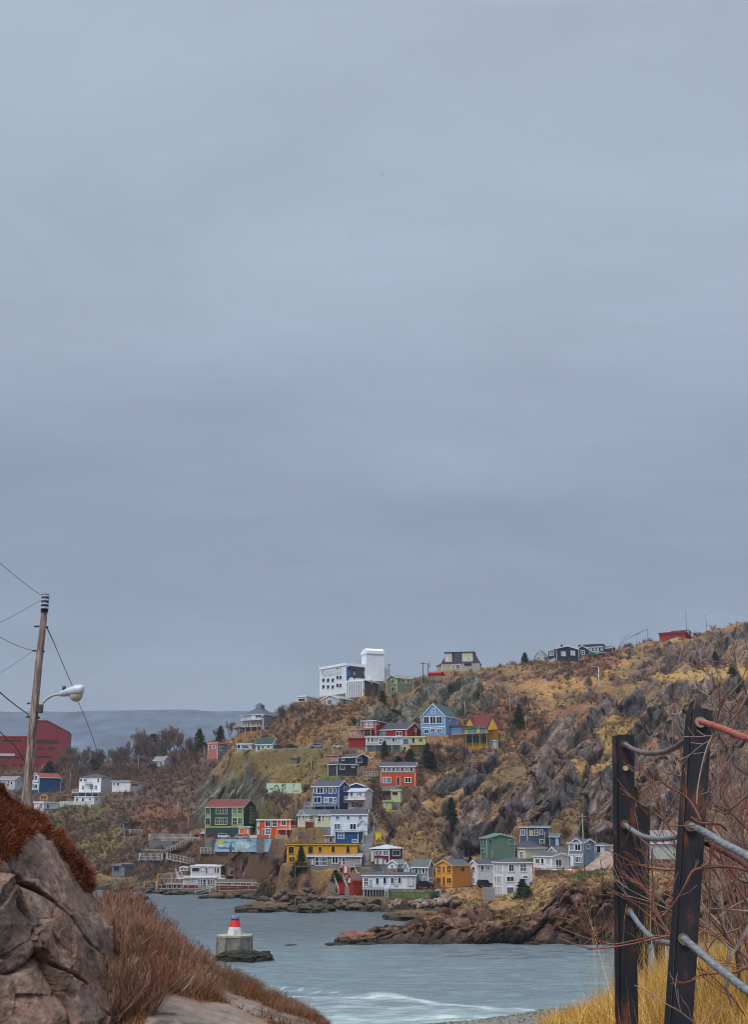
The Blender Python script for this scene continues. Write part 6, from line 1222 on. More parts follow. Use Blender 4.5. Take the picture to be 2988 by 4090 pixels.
# ---- brush and grass standing on the slopes
rs=np.random.RandomState(12)
def clump(rs,n,h,r,w_):
    V=[];Fq=[]
    for i in range(n):
        a=rs.uniform(0,6.28); b=np.array([math.cos(a),math.sin(a),0])*r*rs.rand()*.4; t=np.array([math.cos(a+rs.randn()*.4),math.sin(a+rs.randn()*.4),0])*r*rs.uniform(.3,1)+np.array([0,0,h*rs.uniform(.5,1)])
        s=np.array([math.cos(a+1.57),math.sin(a+1.57),0])*w_; V+=[b-s,b+s,t]; Fq.append([3*i,3*i+1,3*i+2])
    return np.array(V),np.array(Fq)
def stamp(name,lib,pos,scale,rot,col,mat,label,cat):
    VV=[];FF=[];CC=[];off=0; idx=rs.randint(0,len(lib),len(pos))
    for k,(v,f) in enumerate(lib):
        m=np.nonzero(idx==k)[0]
        if len(m)==0: continue
        c,s=np.cos(rot[m])[:,None],np.sin(rot[m])[:,None]; x=v[None,:,0]*c-v[None,:,1]*s; y=v[None,:,0]*s+v[None,:,1]*c; z=np.broadcast_to(v[None,:,2],x.shape)
        P_=np.stack([x,y,z],-1)*scale[m][:,None,None]+pos[m][:,None,:]; n=len(v)
        VV.append(P_.reshape(-1,3)); CC.append(np.repeat(col[m],n,axis=0)); FF.append((f[None]+(np.arange(len(m))*n)[:,None,None]+off).reshape(-1,f.shape[1])); off+=len(m)*n
    o=npmesh(name,np.concatenate(VV),np.concatenate(FF),mat,np.concatenate(CC)); return tag(o,label,cat,kind='stuff')
lib=[clump(rs,16,1.0,.8,.05) for _ in range(6)]
# choose grid cells
sel=[];
cand=rs.randint(0,NA*ND,240000); ci,cj=cand//ND,cand%ND; Yc=DG[cj]; ok=(Yc<800)&(H3[ci,cj]>2.5)&(np.abs(AG[ci])<.40)
area=(Yc/900)**1.0; ok&=(rs.rand(len(cand))<np.clip(area*1.3,0,1))
ci,cj=ci[ok],cj[ok]
rr=rockm[ci,cj]; pw=PW[ci,cj]; bn=(gA+gB_*.6)[ci,cj]; brushw=smooth(-.15,.3,bn)*.5
PXc,PYc=PX[ci,cj],PY[ci,cj]
for poly,st in [([(-900,2980),(-900,3420),(500,3500),(760,3440),(800,3200),(860,3050),(900,2920),(600,2950)],.8),([(1050,2780),(1500,2740),(1560,2800),(1300,2900),(1150,2990),(1020,2960)],.5),([(1500,2990),(1850,3000),(1900,3100),(1640,3160),(1540,3260),(1450,3300),(1480,3200)],.9),([(1900,2740),(2080,2760),(2200,2900),(2000,3060),(1920,2900)],.6),([(2100,3400),(2220,3150),(2400,3100),(2450,3300),(2300,3420)],.7),([(2080,2640),(2500,2590),(2440,2700),(2200,2720)],.7),([(1050,3200),(1240,3180),(1200,3330),(1100,3340)],.7),([(560,3370),(840,3365),(1150,3370),(1130,3580),(500,3560)],.7),([(1100,3420),(1260,3440),(1380,3500),(1340,3600),(1060,3600)],.75)]:
    brushw=np.maximum(brushw,st*smooth(-15,15,polydist(PXc,PYc,poly)))
brushw=brushw*(polydist(PXc,PYc,[(640,3322),(1190,3318),(1190,3400),(1090,3480),(880,3480),(870,3375),(640,3375)])<0)
keepm=(rs.rand(len(ci))<brushw)&(rr<.35)&(pw<.8); ci1,cj1=ci[keepm],cj[keepm]; 
X=XG[ci1,cj1]+rs.randn(len(ci1))*.5; Y=YG[ci1,cj1]+rs.randn(len(ci1))*.5; Z=H3[ci1,cj1]-.15
pal=np.array([lc(104,84,82),lc(86,68,68),lc(118,90,76),lc(112,98,88),lc(132,104,76)])
stamp('brush',lib,np.stack([X,Y,Z],-1),rs.uniform(.8,2.1,len(X))*np.clip(Y/420,.7,1.6),rs.uniform(0,6.28,len(X)),pal[rs.randint(0,5,len(X))]*rs.uniform(.7,1.2,(len(X),1)),attrmat('brush',bump=0,var=.2),'leafless brown and purple brush covering the far hillsides','brush')
print('brush',len(X))
cand=rs.randint(0,NA*ND,160000); ci,cj=cand//ND,cand%ND; ok=(DG[cj]<640)&(polydist(PX[ci,cj],PY[ci,cj],[(640,3322),(1190,3318),(1190,3400),(1090,3480),(880,3480),(870,3375),(640,3375)])<0)&(H3[ci,cj]>2)&(np.abs(AG[ci])<.40)&(rockm[ci,cj]<.5)&(PW[ci,cj]<.85)&(gB_[ci,cj]+.3*gA[ci,cj]>-.12); ci,cj=ci[ok],cj[ok]
X=XG[ci,cj];Y=YG[ci,cj];Z=H3[ci,cj]-.08; cc=colr[ci,cj]*rs.uniform(.75,1.45,(len(ci),1))
stamp('dry_grass',[clump(rs,9,.55,.5,.07) for _ in range(5)],np.stack([X,Y,Z],-1),rs.uniform(.6,1.5,len(X)),rs.uniform(0,6.28,len(X)),cc,attrmat('dry_grass',bump=0,var=.15),'dry yellow grass tufts on the far hillsides','grass')
print('tufts',len(X))
# ================================================================ this side of the water
def curvepts(pts,n=8):
    P=[Vector(p) for p in pts]; P=[P[0]*2-P[1]]+P+[P[-1]*2-P[-2]]; out=[]
    for i in range(1,len(P)-2):
        for k in range(n):
            t=k/n; a,b,c,d=P[i-1],P[i],P[i+1],P[i+2]; out.append(.5*((2*b)+(c-a)*t+(2*a-5*b+4*c-d)*t*t+(3*b-a-3*c+d)*t**3))
    out.append(P[-2]); return out
# ---- the big rock at the left edge
sil=[(3150,0),(3200,30),(3235,70),(3270,125),(3310,165),(3400,228),(3480,275),(3560,315),(3640,362),(3720,398),(3850,418),(3900,428),(3955,462),(4000,486),(4090,490),(4300,520),(4600,540)]
DB=10.0; NV,NU=420,560
ys_=np.interp(np.linspace(0,1,NV),[0,.12,1],[3148,3260,4560]); xr=np.interp(ys_,[s[0] for s in sil],[s[1] for s in sil])
ZV=np.array([CAMZ+eof(y)*DB for y in ys_]); XR=np.array([ray(x,y)[0]*DB for x,y in zip(xr,ys_)])
xc0=XR.min()-.9; TH=np.linspace(-.5,math.pi*.86,NU)
a_=(XR-xc0)[:,None]; c_,s_=np.cos(TH)[None,:],np.sin(TH)[None,:]
topf=smooth(0,.16,np.linspace(0,1,NV))[:,None]
bx=xc0+a_*np.sign(c_)*np.abs(c_)**.75; by=DB-(1.35*topf+.12)*np.sign(s_)*np.abs(s_)**.75; bz=ZV[:,None]+0*bx
by=by-(ZV.max()-ZV)[:,None]*.18
F1,F2,R1,R2,R3,O=worley(bx/.95+fbm(bx*1.1,by,bz,2)*.7,by/1.0,bz/.8+bx*.9,5)
G1,G2,q1,q2,q3,O2=worley(bx/.30+fbm(bx*3,by*3,bz*3,2)*.5,by/.3,bz/.36-bx*1.4,9)
nrmx=np.broadcast_to(c_,bx.shape); nrmy=-np.broadcast_to(s_,bx.shape)
disp=(R1-.5)*.20+(O[...,0]*(R2-.5)+O[...,2]*(R3-.5))*.46+(q1-.5)*.03+(O2[...,0]*(q2-.5)+O2[...,2]*(q3-.5))*.13
disp-=.10*np.exp(-((F2-F1)/.014)**2)+.012*np.exp(-((G2-G1)/.03)**2)*(q1>.6)
disp+=fbm(bx*2,by*2,bz*2,4)*.05+fbm(bx*9,by*9,bz*9,4,ridge=True)*.012
edge=smooth(.0,.35,np.abs(s_))*.75+.25
bx2=bx+nrmx*disp*edge; by2=by+nrmy*disp*edge; bz2=bz+(R3-.5)*.05*topf
PXb,PYb=pix(bx2,by2,bz2)
hp=[[(-400,3100),(0,3120),(90,3160),(160,3240),(150,3300),(90,3350),(70,3400),(10,3450),(-400,3470)],[(120,3215),(215,3270),(300,3385),(350,3470),(380,3550),(335,3560),(290,3500),(248,3430),(195,3355),(130,3300)]]
nw=fbm(bx*6,by*6,bz*6,3)*26
hm=np.maximum(smooth(-12,14,polydist(PXb+nw,PYb+nw,hp[0])),smooth(-6,8,polydist(PXb+nw*.6,PYb+nw*.5,hp[1])))*np.broadcast_to(by2<DB+.6,bx.shape)
hq=fbm(bx*5,by*5,bz*5+3,3); bx2=bx2+nrmx*hm*(.01+.05*hq); by2=by2+nrmy*hm*(.03+.09*hq); bz2=bz2+hm*.03*hq
nn=fbm(bx*2.5,by*2.5,bz*2.5,5); nn2=fbm(bx*14,by*14,bz*14,4)
bc=mixc(lc(108,90,82)*np.ones(bx.shape+(3,)),lc(140,118,106),smooth(-.1,.3,nn+nn2*.4)); bc=mixc(bc,lc(128,94,84),smooth(.0,.3,fbm(bx*1.5,by*1.5,bz*1.5+9,4))*.7)
bc=mixc(bc,lc(74,68,68),smooth(.0,.3,fbm(bx*4+3,by*4,bz*2.2,4)-nn2*.3)*.65); bc=mixc(bc,lc(96,100,84),smooth(.1,.4,fbm(bx*3,by*3,bz*3+19,4))*smooth(xc0+1.3,xc0+2.0,bx)*.6)
bc=bc*(1+(R2-.5)*.18)[...,None]; bc=mixc(bc,lc(86,44,26),hm)
b0=(lambda i,j:i*NU+j)(*np.meshgrid(np.arange(NV-1),np.arange(NU-1),indexing='ij'))
bf=np.stack([b0,b0+NU,b0+NU+1,b0+1],-1).reshape(-1,4)
mo=npmesh('boulder',np.stack([bx2,by2,bz2],-1).reshape(-1,3),bf,attrmat('outcrop',nscale=16,bump=.9,dist=.035,var=.42),bc.reshape(-1,3))
tag(mo,'huge cracked pinkish grey rock at the left edge topped with rusty heath','boulder')
# ---- tufts of heath: many short curved blades
def blades(name,label,cat,P,Nn,length,width,cols,mat,lean=.5,up=.6,n=2):
    m=len(P); d=Nn*up+rs.randn(m,3)*lean; d/=np.linalg.norm(d,axis=1)[:,None]; d2=d+rs.randn(m,3)*lean*.7; d2/=np.linalg.norm(d2,axis=1)[:,None]
    sd_=np.cross(d,rs.randn(m,3)); sd_/=np.linalg.norm(sd_,axis=1)[:,None]; L_=length[:,None]; w_=width[:,None]*sd_
    V=np.stack([P-w_,P+w_,P+d*L_*.55-w_*.7,P+d*L_*.55+w_*.7,P+d*L_*.55+d2*L_*.45],1).reshape(-1,3); b=np.arange(m)[:,None]*5
    Fq=np.concatenate([b+[0,1,3],b+[0,3,2],b+[2,3,4]]); o=npmesh(name,V,Fq,mat,np.repeat(cols,5,axis=0)); return tag(o,label,cat,kind='stuff')
def palette(k,*cs): 
    A=np.array([lc(*c) for c in cs]); return A[rs.randint(0,len(A),k)]*rs.uniform(.7,1.25,(k,1))
w1_=(hm*(np.abs(PXb)<700)).ravel(); w1_=w1_*(rs.rand(len(w1_))<1); area=np.clip(w1_,0,1); pr=area/area.sum(); K=80000
ix=rs.choice(len(pr),K,p=pr); Pp=np.stack([bx2,by2,bz2],-1).reshape(-1,3)[ix]+rs.randn(K,3)*.012; Nn=np.stack([nrmx.ravel()[ix],nrmy.ravel()[ix],np.full(K,.8)],-1); Nn/=np.linalg.norm(Nn,axis=1)[:,None]
hmat=attrmat('heath',bump=0,var=.25,nscale=20)
blades('heath','rusty orange brown heath covering the top and right edge of the big rock','heath',Pp,Nn,rs.uniform(.02,.06,K)*(1+1.2*np.clip(hq.ravel()[ix],-.4,1)),np.full(K,.0024),(.8+.9*np.clip(hq.ravel()[ix],-.5,.6))[:,None]*palette(K,(124,60,34),(92,42,26),(156,86,48),(70,38,28),(130,80,50)),hmat,.55,.8)
# ---- shrub slope between the rock and the water
def nearpts(n,x0,x1,d0,d1,poly=None,wfun=None):
    out=[]
    while len(out)<n:
        D=rs.uniform(d0,d1); x=rs.uniform(x0,x1); X=(x-CX)/F/1.07*D; z=gnear(X,D); p_=pix(X,D,z)
        if poly is not None and polydist(np.array([p_[0]]),np.array([p_[1]]),poly)[0]<0: continue
        out.append((X,D,z))
    return np.array(out)
tw=[]
for k in range(7):
    rnd=random.Random(200+k); out=[]
    for j in range(11):
        a=rnd.uniform(0,6.28); branch_net(rnd,(rnd.uniform(-.1,.1),rnd.uniform(-.1,.1),-.03),(math.cos(a)*.75,math.sin(a)*.75,.8),.28,.0042,3,out,.75,.28,(2,3),0,.5,3,.6,.6)
    tw.append(segs_to_mesh(out,.0024))
def notslab(p): 
    q=pix(p[:,0],p[:,1],p[:,2]); i=np.clip(((p[:,0]/p[:,1])-ag2[0])/(ag2[1]-ag2[0]),0,NA2-1).astype(int); j=np.clip(np.interp(p[:,1],dg2,np.arange(nd2)),0,nd2-1).astype(int); return SLAB[i,j]<.4
p=nearpts(850,400,1300,9.6,17.5); p=p[notslab(p)]; q=pix(p[:,0],p[:,1],p[:,2]); h_=np.interp(q[0],[400,560,700,850,1000,1200,1340],[1.0,.82,.55,.44,.3,.2,.12])
shm=attrmat('shrub_twigs',bump=0,var=.15)
stamp('shrubs',tw,p,h_*rs.uniform(.6,1.15,len(p)),rs.uniform(0,6.28,len(p)),palette(len(p),(140,100,90),(172,136,124),(108,64,54),(164,128,98),(134,88,58),(104,92,58)),shm,'leafless reddish brown shrubs on the slope right of the big rock','shrubs')
p=nearpts(34000,400,1380,8.8,17.5); p=p[notslab(p)]; K=len(p); q=pix(p[:,0],p[:,1],p[:,2])
blades('heather','low rusty brown heather between the shrubs and along the slope edge','heather',p,np.tile([0,0,1.],(K,1)),rs.uniform(.03,.11,K),np.full(K,.003),palette(K,(124,64,42),(98,50,36),(140,92,58),(84,52,40),(150,112,66),(84,80,44),(110,104,52)),hmat,.5,.8)
# ---- golden grass at the right
p=nearpts(85000,2130,3300,5.2,12.5); K=len(p)
ln=rs.uniform(.10,.36,K)*np.clip((p[:,0]/p[:,1]-.12)*9,.5,1.25)
blades('dry_grass','long golden dry grass around the feet of the black posts','grass',p,np.tile([0,0,1.],(K,1)),ln*rs.uniform(.5,1.1,K),np.full(K,.0016),palette(K,(226,186,104),(206,164,84),(236,204,130),(180,142,74),(170,140,70),(190,140,76)),attrmat('straw',bump=0,var=.15),.42,1.0)
p=nearpts(420,2350,3300,5.2,8.5); K=len(p)
blades('tall_grass','few tall pale grass stalks before the posts','grass',p,np.tile([0,0,1.],(K,1)),rs.uniform(.4,.8,K),np.full(K,.0014),palette(K,(206,178,120),(180,150,90)),attrmat('straw2',bump=0,var=.1),.2,1.0)
# ---- pebbles of the small beach
pb=[]
for k in range(4):
    me=rockmesh(90+k,1,.8,.5,1,.3); pb.append((np.array([v.co[:] for v in me.vertices]),np.array([f.vertices[:] for f in me.polygons])))
P_=[]
while len(P_)<2600:
    x=rs.uniform(1330,2420); D=rs.uniform(112,140); a=(x-CX)/F/1.07
    z=gnear(a*D,D)
    if z>.02: P_.append((a*D,D,z))
P_=np.array(P_); stamp('beach_pebbles',pb,P_,rs.uniform(.05,.18,len(P_)),rs.uniform(0,6.28,len(P_)),palette(len(P_),(96,100,90),(112,114,102),(82,84,76),(116,110,98),(66,66,60)),attrmat('pebble',bump=0,var=.2),'grey pebbles of the small beach at the bottom of the picture','pebbles')
# ---- black steel posts and the cables through them
mp_,nt,b=newmat('rusty_black_steel'); L=nt.links.new; tc=N(nt,'ShaderNodeTexCoord'); no=N(nt,'ShaderNodeTexNoise'); no.inputs['Scale'].default_value=5.5; no.inputs['Detail'].default_value=7; no.inputs['Roughness'].default_value=.7
mpn=N(nt,'ShaderNodeMapping'); mpn.inputs['Scale'].default_value=(1.6,1.6,.55); L(tc.outputs['Object'],mpn.inputs[0]); L(mpn.outputs[0],no.inputs['Vector'])
r_=N(nt,'ShaderNodeValToRGB'); e=r_.color_ramp.elements; e[0].position=.44; e[0].color=lin(22,26,34); e[1].position=.68; e[1].color=lin(128,62,36); e2=e.new(.56); e2.color=lin(38,32,34); L(no.outputs[0],r_.inputs[0]); L(r_.outputs[0],b.inputs['Base Color'])
rr_=N(nt,'ShaderNodeMapRange'); rr_.inputs[1].default_value=.5; rr_.inputs[2].default_value=.7; rr_.inputs[3].default_value=.42; rr_.inputs[4].default_value=.9; L(no.outputs[0],rr_.inputs[0]); L(rr_.outputs[0],b.inputs['Roughness'])
bp=N(nt,'ShaderNodeBump'); bp.inputs['Strength'].default_value=.6; bp.inputs['Distance'].default_value=.006; L(no.outputs[0],bp.inputs['Height']); L(bp.outputs[0],b.inputs['Normal'])
W7=lambda x,y,D:at(2250+x/1.626,2700+y/1.626,D)
def steelpost(label,tp,bt,w_,yaw,D,bolts=()):
    T=W7(*tp,D); Bm=W7(*bt,D); root=empty('fence_post',Bm,0,label,'post','black steel posts of the cable fence'); d=T-Bm; t=.011; dp=w_*.85
    sec=[(-w_/2,0),(w_/2,0),(w_/2,dp),(w_/2-t,dp),(w_/2-t,t),(-w_/2+t,t),(-w_/2+t,dp),(-w_/2,dp)]
    cy,sy=math.cos(yaw),math.sin(yaw); sec=[(x*cy-y*sy,x*sy+y*cy) for x,y in sec]; m=MB(); m.extr([(x-d.x*.35,y,-d.z*.35) for x,y in sec],(d.x*1.35,d.y*1.35,d.z*1.35)); m.build('channel',mp_,root)
    # narrow flange strip welded to the left edge
    fl=[(-w_/2-.022,-.012),(-w_/2-.001,-.012),(-w_/2-.001,dp*.9),(-w_/2-.022,dp*.9)]; fl=[(x*cy-y*sy,x*sy+y*cy) for x,y in fl]; m=MB(); m.extr([(x-d.x*.35,y,-d.z*.35) for x,y in fl],(d.x*1.345,d.y*1.345,d.z*1.345)); m.build('flange',mp_,root)
    for (x,y,r,c) in bolts:
        P=W7(x,y,D)-Bm; m=MB(); m.tube([(P.x,P.y-.004,P.z),(P.x,P.y-.02,P.z)],r,14); m.build('bolt_hole' if c[0]>150 else 'collar',paint(c,.6,.2,20),root)
    return Bm,d
s1=steelpost('left one of the two tall black posts, a pale hole near its top',(405,380),(428,2080),.086,R(-10),6.0,[(403,600,.013,(196,170,130)),(398,445,.02,(90,60,50)),(400,965,.021,(120,84,60)),(430,1530,.02,(110,100,92))])
s2=steelpost('nearest and thickest black steel post, leaning right, rusty at its top hole',(905,212),(765,2330),.084,R(-14),4.8,[(888,302,.022,(150,132,110)),(818,975,.021,(110,84,56)),(780,1708,.022,(120,104,84))])
s3=steelpost('shorter black post standing half behind the left tall post',(530,842),(515,1990),.080,R(-8),8.6)
s4=steelpost('far black post stub between the two tall posts low in the bushes',(640,1472),(640,1850),.080,R(0),13.0)
galv=paint((134,140,146),.5,.35,30,metal=.3,bump=.3); redc=paint((158,84,66),.65,.35,30,bump=.3); dullc=paint((112,100,104),.5,.3,25,metal=.2,bump=.3)
def cable(label,pts,D0,D1,r,mat,D=None):
    n=len(pts)-1; P=[W7(x,y,D0+(D1-D0)*i/n) for i,(x,y) in enumerate(pts)]; P=[Vector((p.x,p.y-.03,p.z)) for p in P]; Q=curvepts(P,26); V=[];Fc=[];ns=16;s=0
    for i,p in enumerate(Q):
        d=(Q[min(i+1,len(Q)-1)]-Q[max(i-1,0)]).normalized(); u=d.cross(Vector((0,0,1))).normalized(); v=u.cross(d); s+=(Q[i]-Q[i-1]).length if i else 0
        for k in range(ns): t=2*math.pi*k/ns; q=r*(1+.10*math.cos(6*t-s*95)); V.append(p+u*math.cos(t)*q+v*math.sin(t)*q)
    for i in range(len(Q)-1):
        for k in range(ns): Fc.append((i*ns+k,i*ns+(k+1)%ns,(i+1)*ns+(k+1)%ns,(i+1)*ns+k))
    Fc.append(tuple(range(ns))); o=MB().add(V,Fc).build('steel_cable',mat,None,True); tag(o,label,'cable','cables strung between the steel posts')
cable('uppermost sagging cable between the two tall posts, dull purplish grey',[(395,445),(440,475),(500,498),(570,505),(640,497),(710,470),(770,430),(815,385)],6.0,4.85,.0115,dullc)
cable('red painted cable leaving the top hole of the nearest post to the right',[(885,302),(960,325),(1050,358),(1120,388),(1200,418),(1350,470)],4.75,3.9,.0125,redc)
cable('middle silvery cable between the two tall posts',[(398,968),(440,1000),(490,1032),(550,1052),(620,1058),(700,1050),(775,1028),(820,1000)],6.0,4.85,.0115,galv)
cable('thick silvery cable from the middle hole of the nearest post to the right edge',[(822,975),(880,1000),(950,1040),(1030,1090),(1110,1130),(1200,1180),(1350,1280)],4.75,3.9,.0135,galv)
cable('lowest silvery cable between the two tall posts',[(428,1525),(460,1575),(510,1640),(570,1695),(630,1722),(690,1732),(760,1725)],6.0,4.85,.0115,galv)
cable('lowest silvery cable falling from the nearest post to the lower right corner',[(775,1702),(830,1750),(900,1812),(980,1880),(1060,1942),(1130,2000),(1200,2050),(1350,2150)],4.75,3.9,.0135,galv)
cable('thin rusty cable drooping from the left tall post to the shorter one behind',[(462,735),(475,800),(500,860),(540,905)],6.1,8.5,.011,paint((92,48,38),.8,.2))
cable('dark rusty cable running under the thick silvery cable',[(860,1070),(950,1100),(1050,1150),(1150,1210),(1200,1250),(1350,1340)],5.0,4.2,.010,paint((82,46,40),.8,.2))
# ---- bare bushes with traced branches
brk=paint((116,92,84),.8,.25,14); brk2=paint((150,132,124),.8,.25,14); brk3=paint((134,86,72),.8,.25,14)
Z5=lambda x,y,D:at(2100+x/1.8604,2400+y/1.8604,D)
traced=[('Z',[(1020,375),(1110,430),(1180,510),(1245,600),(1290,660),(1400,730),(1550,860),(1660,960)],5.2,.004),('Z',[(1160,435),(1230,465),(1310,510),(1420,580),(1520,680),(1590,770)],5.3,.0035),('Z',[(1370,225),(1440,350),(1530,470),(1600,560),(1640,680),(1680,820)],5.0,.0035),
('Z',[(1298,365),(1300,430),(1310,505)],5.3,.0028),('Z',[(1652,700),(1580,830),(1490,940)],4.9,.005),('Z',[(1470,735),(1440,830),(1400,980),(1330,1200)],4.5,.0045),('Z',[(1440,760),(1400,810),(1320,790)],4.5,.003),('Z',[(1530,340),(1560,460),(1600,560)],5.1,.0025),('Z',[(1660,470),(1630,540),(1600,600)],5.0,.003),
('Y',[(610,580),(660,625),(780,655)],5.4,.004),('Y',[(500,750),(600,695),(640,690),(720,740),(780,770),(840,830),(900,940)],4.6,.0045),('Y',[(280,1125),(360,1165),(450,1210),(560,1245),(740,1262),(900,1250),(1100,1240),(1300,1300)],5.0,.0055),('Y',[(370,1110),(400,1160),(430,1200)],5.0,.004),
('Y',[(340,1180),(420,1260),(500,1350),(560,1420)],5.3,.004),('Y',[(-30,1700),(100,1750),(200,1770),(330,1760),(480,1735),(600,1705),(710,1685)],5.1,.0045),('Y',[(-30,1630),(150,1700),(300,1740),(380,1735),(600,1690),(720,1690)],5.15,.0035),('Y',[(-60,1560),(60,1590),(150,1660),(250,1720),(330,1745)],5.1,.003),
('Y',[(280,1370),(380,1420),(480,1470),(560,1500),(640,1600),(700,1680)],5.2,.0045),('Y',[(230,1330),(330,1410),(450,1470),(540,1540),(620,1610),(690,1680)],5.25,.005),('Y',[(340,1190),(390,1290),(470,1330),(560,1440),(620,1560),(690,1660)],5.3,.004),
('Y',[(975,1090),(950,1200),(900,1245),(840,1270),(800,1350),(740,1450),(680,1530),(640,1560)],4.55,.006),('Y',[(895,1510),(1040,1515),(1200,1530),(1350,1560)],5.0,.006),('Y',[(880,1480),(1000,1410),(1150,1300),(1250,1200)],5.2,.004),('Y',[(830,915),(900,955),(1010,960),(1060,1000)],4.6,.007),
('Y',[(870,830),(880,700),(930,480),(1000,330),(1045,160)],4.5,.005),('Y',[(1250,720),(1200,770),(1100,860),(1050,900)],5.0,.007),('Y',[(840,1970),(900,1940),(1000,1930),(1130,1920),(1250,1860)],4.6,.006),('Y',[(1200,1640),(1140,1750),(1080,1850),(1060,2000),(1100,2150)],4.9,.009),('Y',[(1150,1560),(1180,1650),(1130,1780),(1150,2000)],5.2,.010),
('Y',[(920,750),(1000,850),(1100,900),(1200,1000)],5.1,.005),('Y',[(820,1700),(900,1660),(1000,1580),(1100,1500),(1230,1440)],5.3,.005),('Y',[(940,1230),(1060,1240),(1130,1310),(1200,1340)],5.3,.010),('Y',[(590,1500),(590,1400),(582,1290),(575,1180)],5.6,.004),('Y',[(850,1830),(930,1790),(1000,1700),(1150,1640)],5.2,.005),
('Y',[(560,1100),(600,1180),(680,1230),(760,1290)],5.6,.003),('Y',[(900,1900),(980,1960),(1080,2060),(1180,2200)],4.9,.004),('Y',[(720,2150),(800,2210),(900,2290)],4.4,.004),('Y',[(950,350),(1040,420),(1100,560),(1200,640)],5.3,.005),('Y',[(1200,130),(1110,320),(1050,480),(1020,640)],5.4,.006)]
rnd=random.Random(77); grpA=[[],[],[]]
for i,(fr_,pts,D,r) in enumerate(traced):
    f_=W7 if fr_=='Y' else Z5; P=curvepts([f_(x,y,D+.05*math.sin(i+j)) for j,(x,y) in enumerate(pts)],5); L_=grpA[i%3 if pts[0][0]>700 or fr_=='Z' else 2]
    fat_end=len(P)-1
    for k in range(len(P)-1):
        t=k/len(P); ra=r*(.45+.55*t) if pts[0][0]<pts[-1][0] else r*(1-.5*t); L_.append((tuple(P[k]),tuple(P[k+1]),ra,ra))
        if rnd.random()<(.22 if pts[0][0]>700 else .10):
            d=(P[k+1]-P[k]).normalized(); s=Vector((rnd.uniform(-1,1),rnd.uniform(-.6,.6),rnd.uniform(-.4,1)))
            branch_net(rnd,P[k],(d*(-.6)+s),rnd.uniform(.05,.12),.002,1,L_,.6,.1,(1,3),0,.3,3,.6,.6)
# the tangled mass
for j in range(25):
    D=rnd.uniform(4.9,7.4); x=rnd.uniform(2960,3330); y=rnd.uniform(3880,4050); P=at(x,y,D)
    branch_net(rnd,P,(rnd.uniform(-.8,.2),rnd.uniform(-.4,.4),rnd.uniform(.6,1.4)),rnd.uniform(.36,.60),rnd.uniform(.006,.011),3,grpA[j%3],.62,.10,(3,4),0,.4,4,.66,.6)
for j in range(6):
    D=rnd.uniform(5.5,8); x=rnd.uniform(2700,3050); y=rnd.uniform(3850,3990); P=at(x,y,D)
    branch_net(rnd,P,(rnd.uniform(-.6,.3),rnd.uniform(-.3,.3),1),rnd.uniform(.2,.3),.005,3,grpA[2],.6,.15,(2,3),0,.35,3,.66,.6)
root=empty('bare_bush',at(3050,4000,5.6),0,'tangled leafless bush with grey and red twigs right of and among the black posts','bush')
for k,(nm,m_) in enumerate((('grey_branches',brk2),('brown_branches',brk),('red_branches',brk3))):
    V,Fq=segs_to_mesh(grpA[k],.0018,4); V=V-np.array(root.location); o=npmesh(nm,V,Fq,m_,smooth=True,parent=root)
print('bush',sum(map(len,grpA)))
# ---- wooden pole with the street light
DPp=29.0; Z1=lambda x,y,D=DPp:at(x/2.203,2300+y/2.203,D)
line=[(397,205),(370,480),(335,800),(292,1250),(262,1580),(232,1900),(215,2120),(195,2450)]
O_=Z1(215,2120); root=empty('wooden_utility_pole',O_,0,'tall weathered wooden pole carrying a street light above the rusty heath','utility pole')
P=[Z1(*p)-O_ for p in line]; P=curvepts(P,6); n=len(P)
wd2,nt,b=newmat('weathered_wood'); L=nt.links.new; tc=N(nt,'ShaderNodeTexCoord'); mpn=N(nt,'ShaderNodeMapping'); mpn.inputs['Scale'].default_value=(9,9,.9); no=N(nt,'ShaderNodeTexNoise'); no.inputs['Scale'].default_value=1.6; no.inputs['Detail'].default_value=8; no.inputs['Roughness'].default_value=.7
L(tc.outputs['Object'],mpn.inputs[0]); L(mpn.outputs[0],no.inputs['Vector']); r_=N(nt,'ShaderNodeValToRGB'); e=r_.color_ramp.elements; e[0].position=.38; e[0].color=lin(78,62,60); e[1].position=.62; e[1].color=lin(186,172,160); e2=e.new(.5); e2.color=lin(130,112,106); L(no.outputs[0],r_.inputs[0]); L(r_.outputs[0],b.inputs['Base Color']); b.inputs['Roughness'].default_value=.9
bp=N(nt,'ShaderNodeBump'); bp.inputs['Strength'].default_value=.8; bp.inputs['Distance'].default_value=.02; L(no.outputs[0],bp.inputs['Height']); L(bp.outputs[0],b.inputs['Normal'])
MB().tube(P,[.078+.05*i/n for i in range(n)],14).build('pole',wd2,root,True)
T=P[0]; m=MB(); m.tube([T+Vector((.0,-.02,-.34)),T+Vector((.0,-.02,.12))],.092,12); cap=m.build('top_cap',paint((40,44,60),.5),root,True)
for k in range(4): MB().tube([T+Vector((0,-.02,-.26+k*.1)),T+Vector((0,-.02,-.21+k*.1))],.10,12).build('insulator_ring',paint((176,186,214),.3),cap,True)
def lp(x,y,dy=0): q=Z1(x,y)-O_; return Vector((q.x,q.y+dy,q.z))
for (x0,x1,y) in((297,345,445),(285,325,658),(237,262,1122),(228,262,1240),(380,420,450),(365,390,665)): MB().tube([lp(x0,y),lp(x1,y)],.022,6).build('pin',darkm,root)
br=MB(); a,b_=lp(322,1205),lp(372,1135); br.box(a.x,b_.x,a.y-.09,a.y+.09,a.z,b_.z).build('bracket_box',paint((70,66,64),.6),root); a,b_=lp(300,1258),lp(340,1238); MB().box(a.x,b_.x,a.y-.07,a.y+.07,a.z,b_.z).build('clamp',darkm,root)
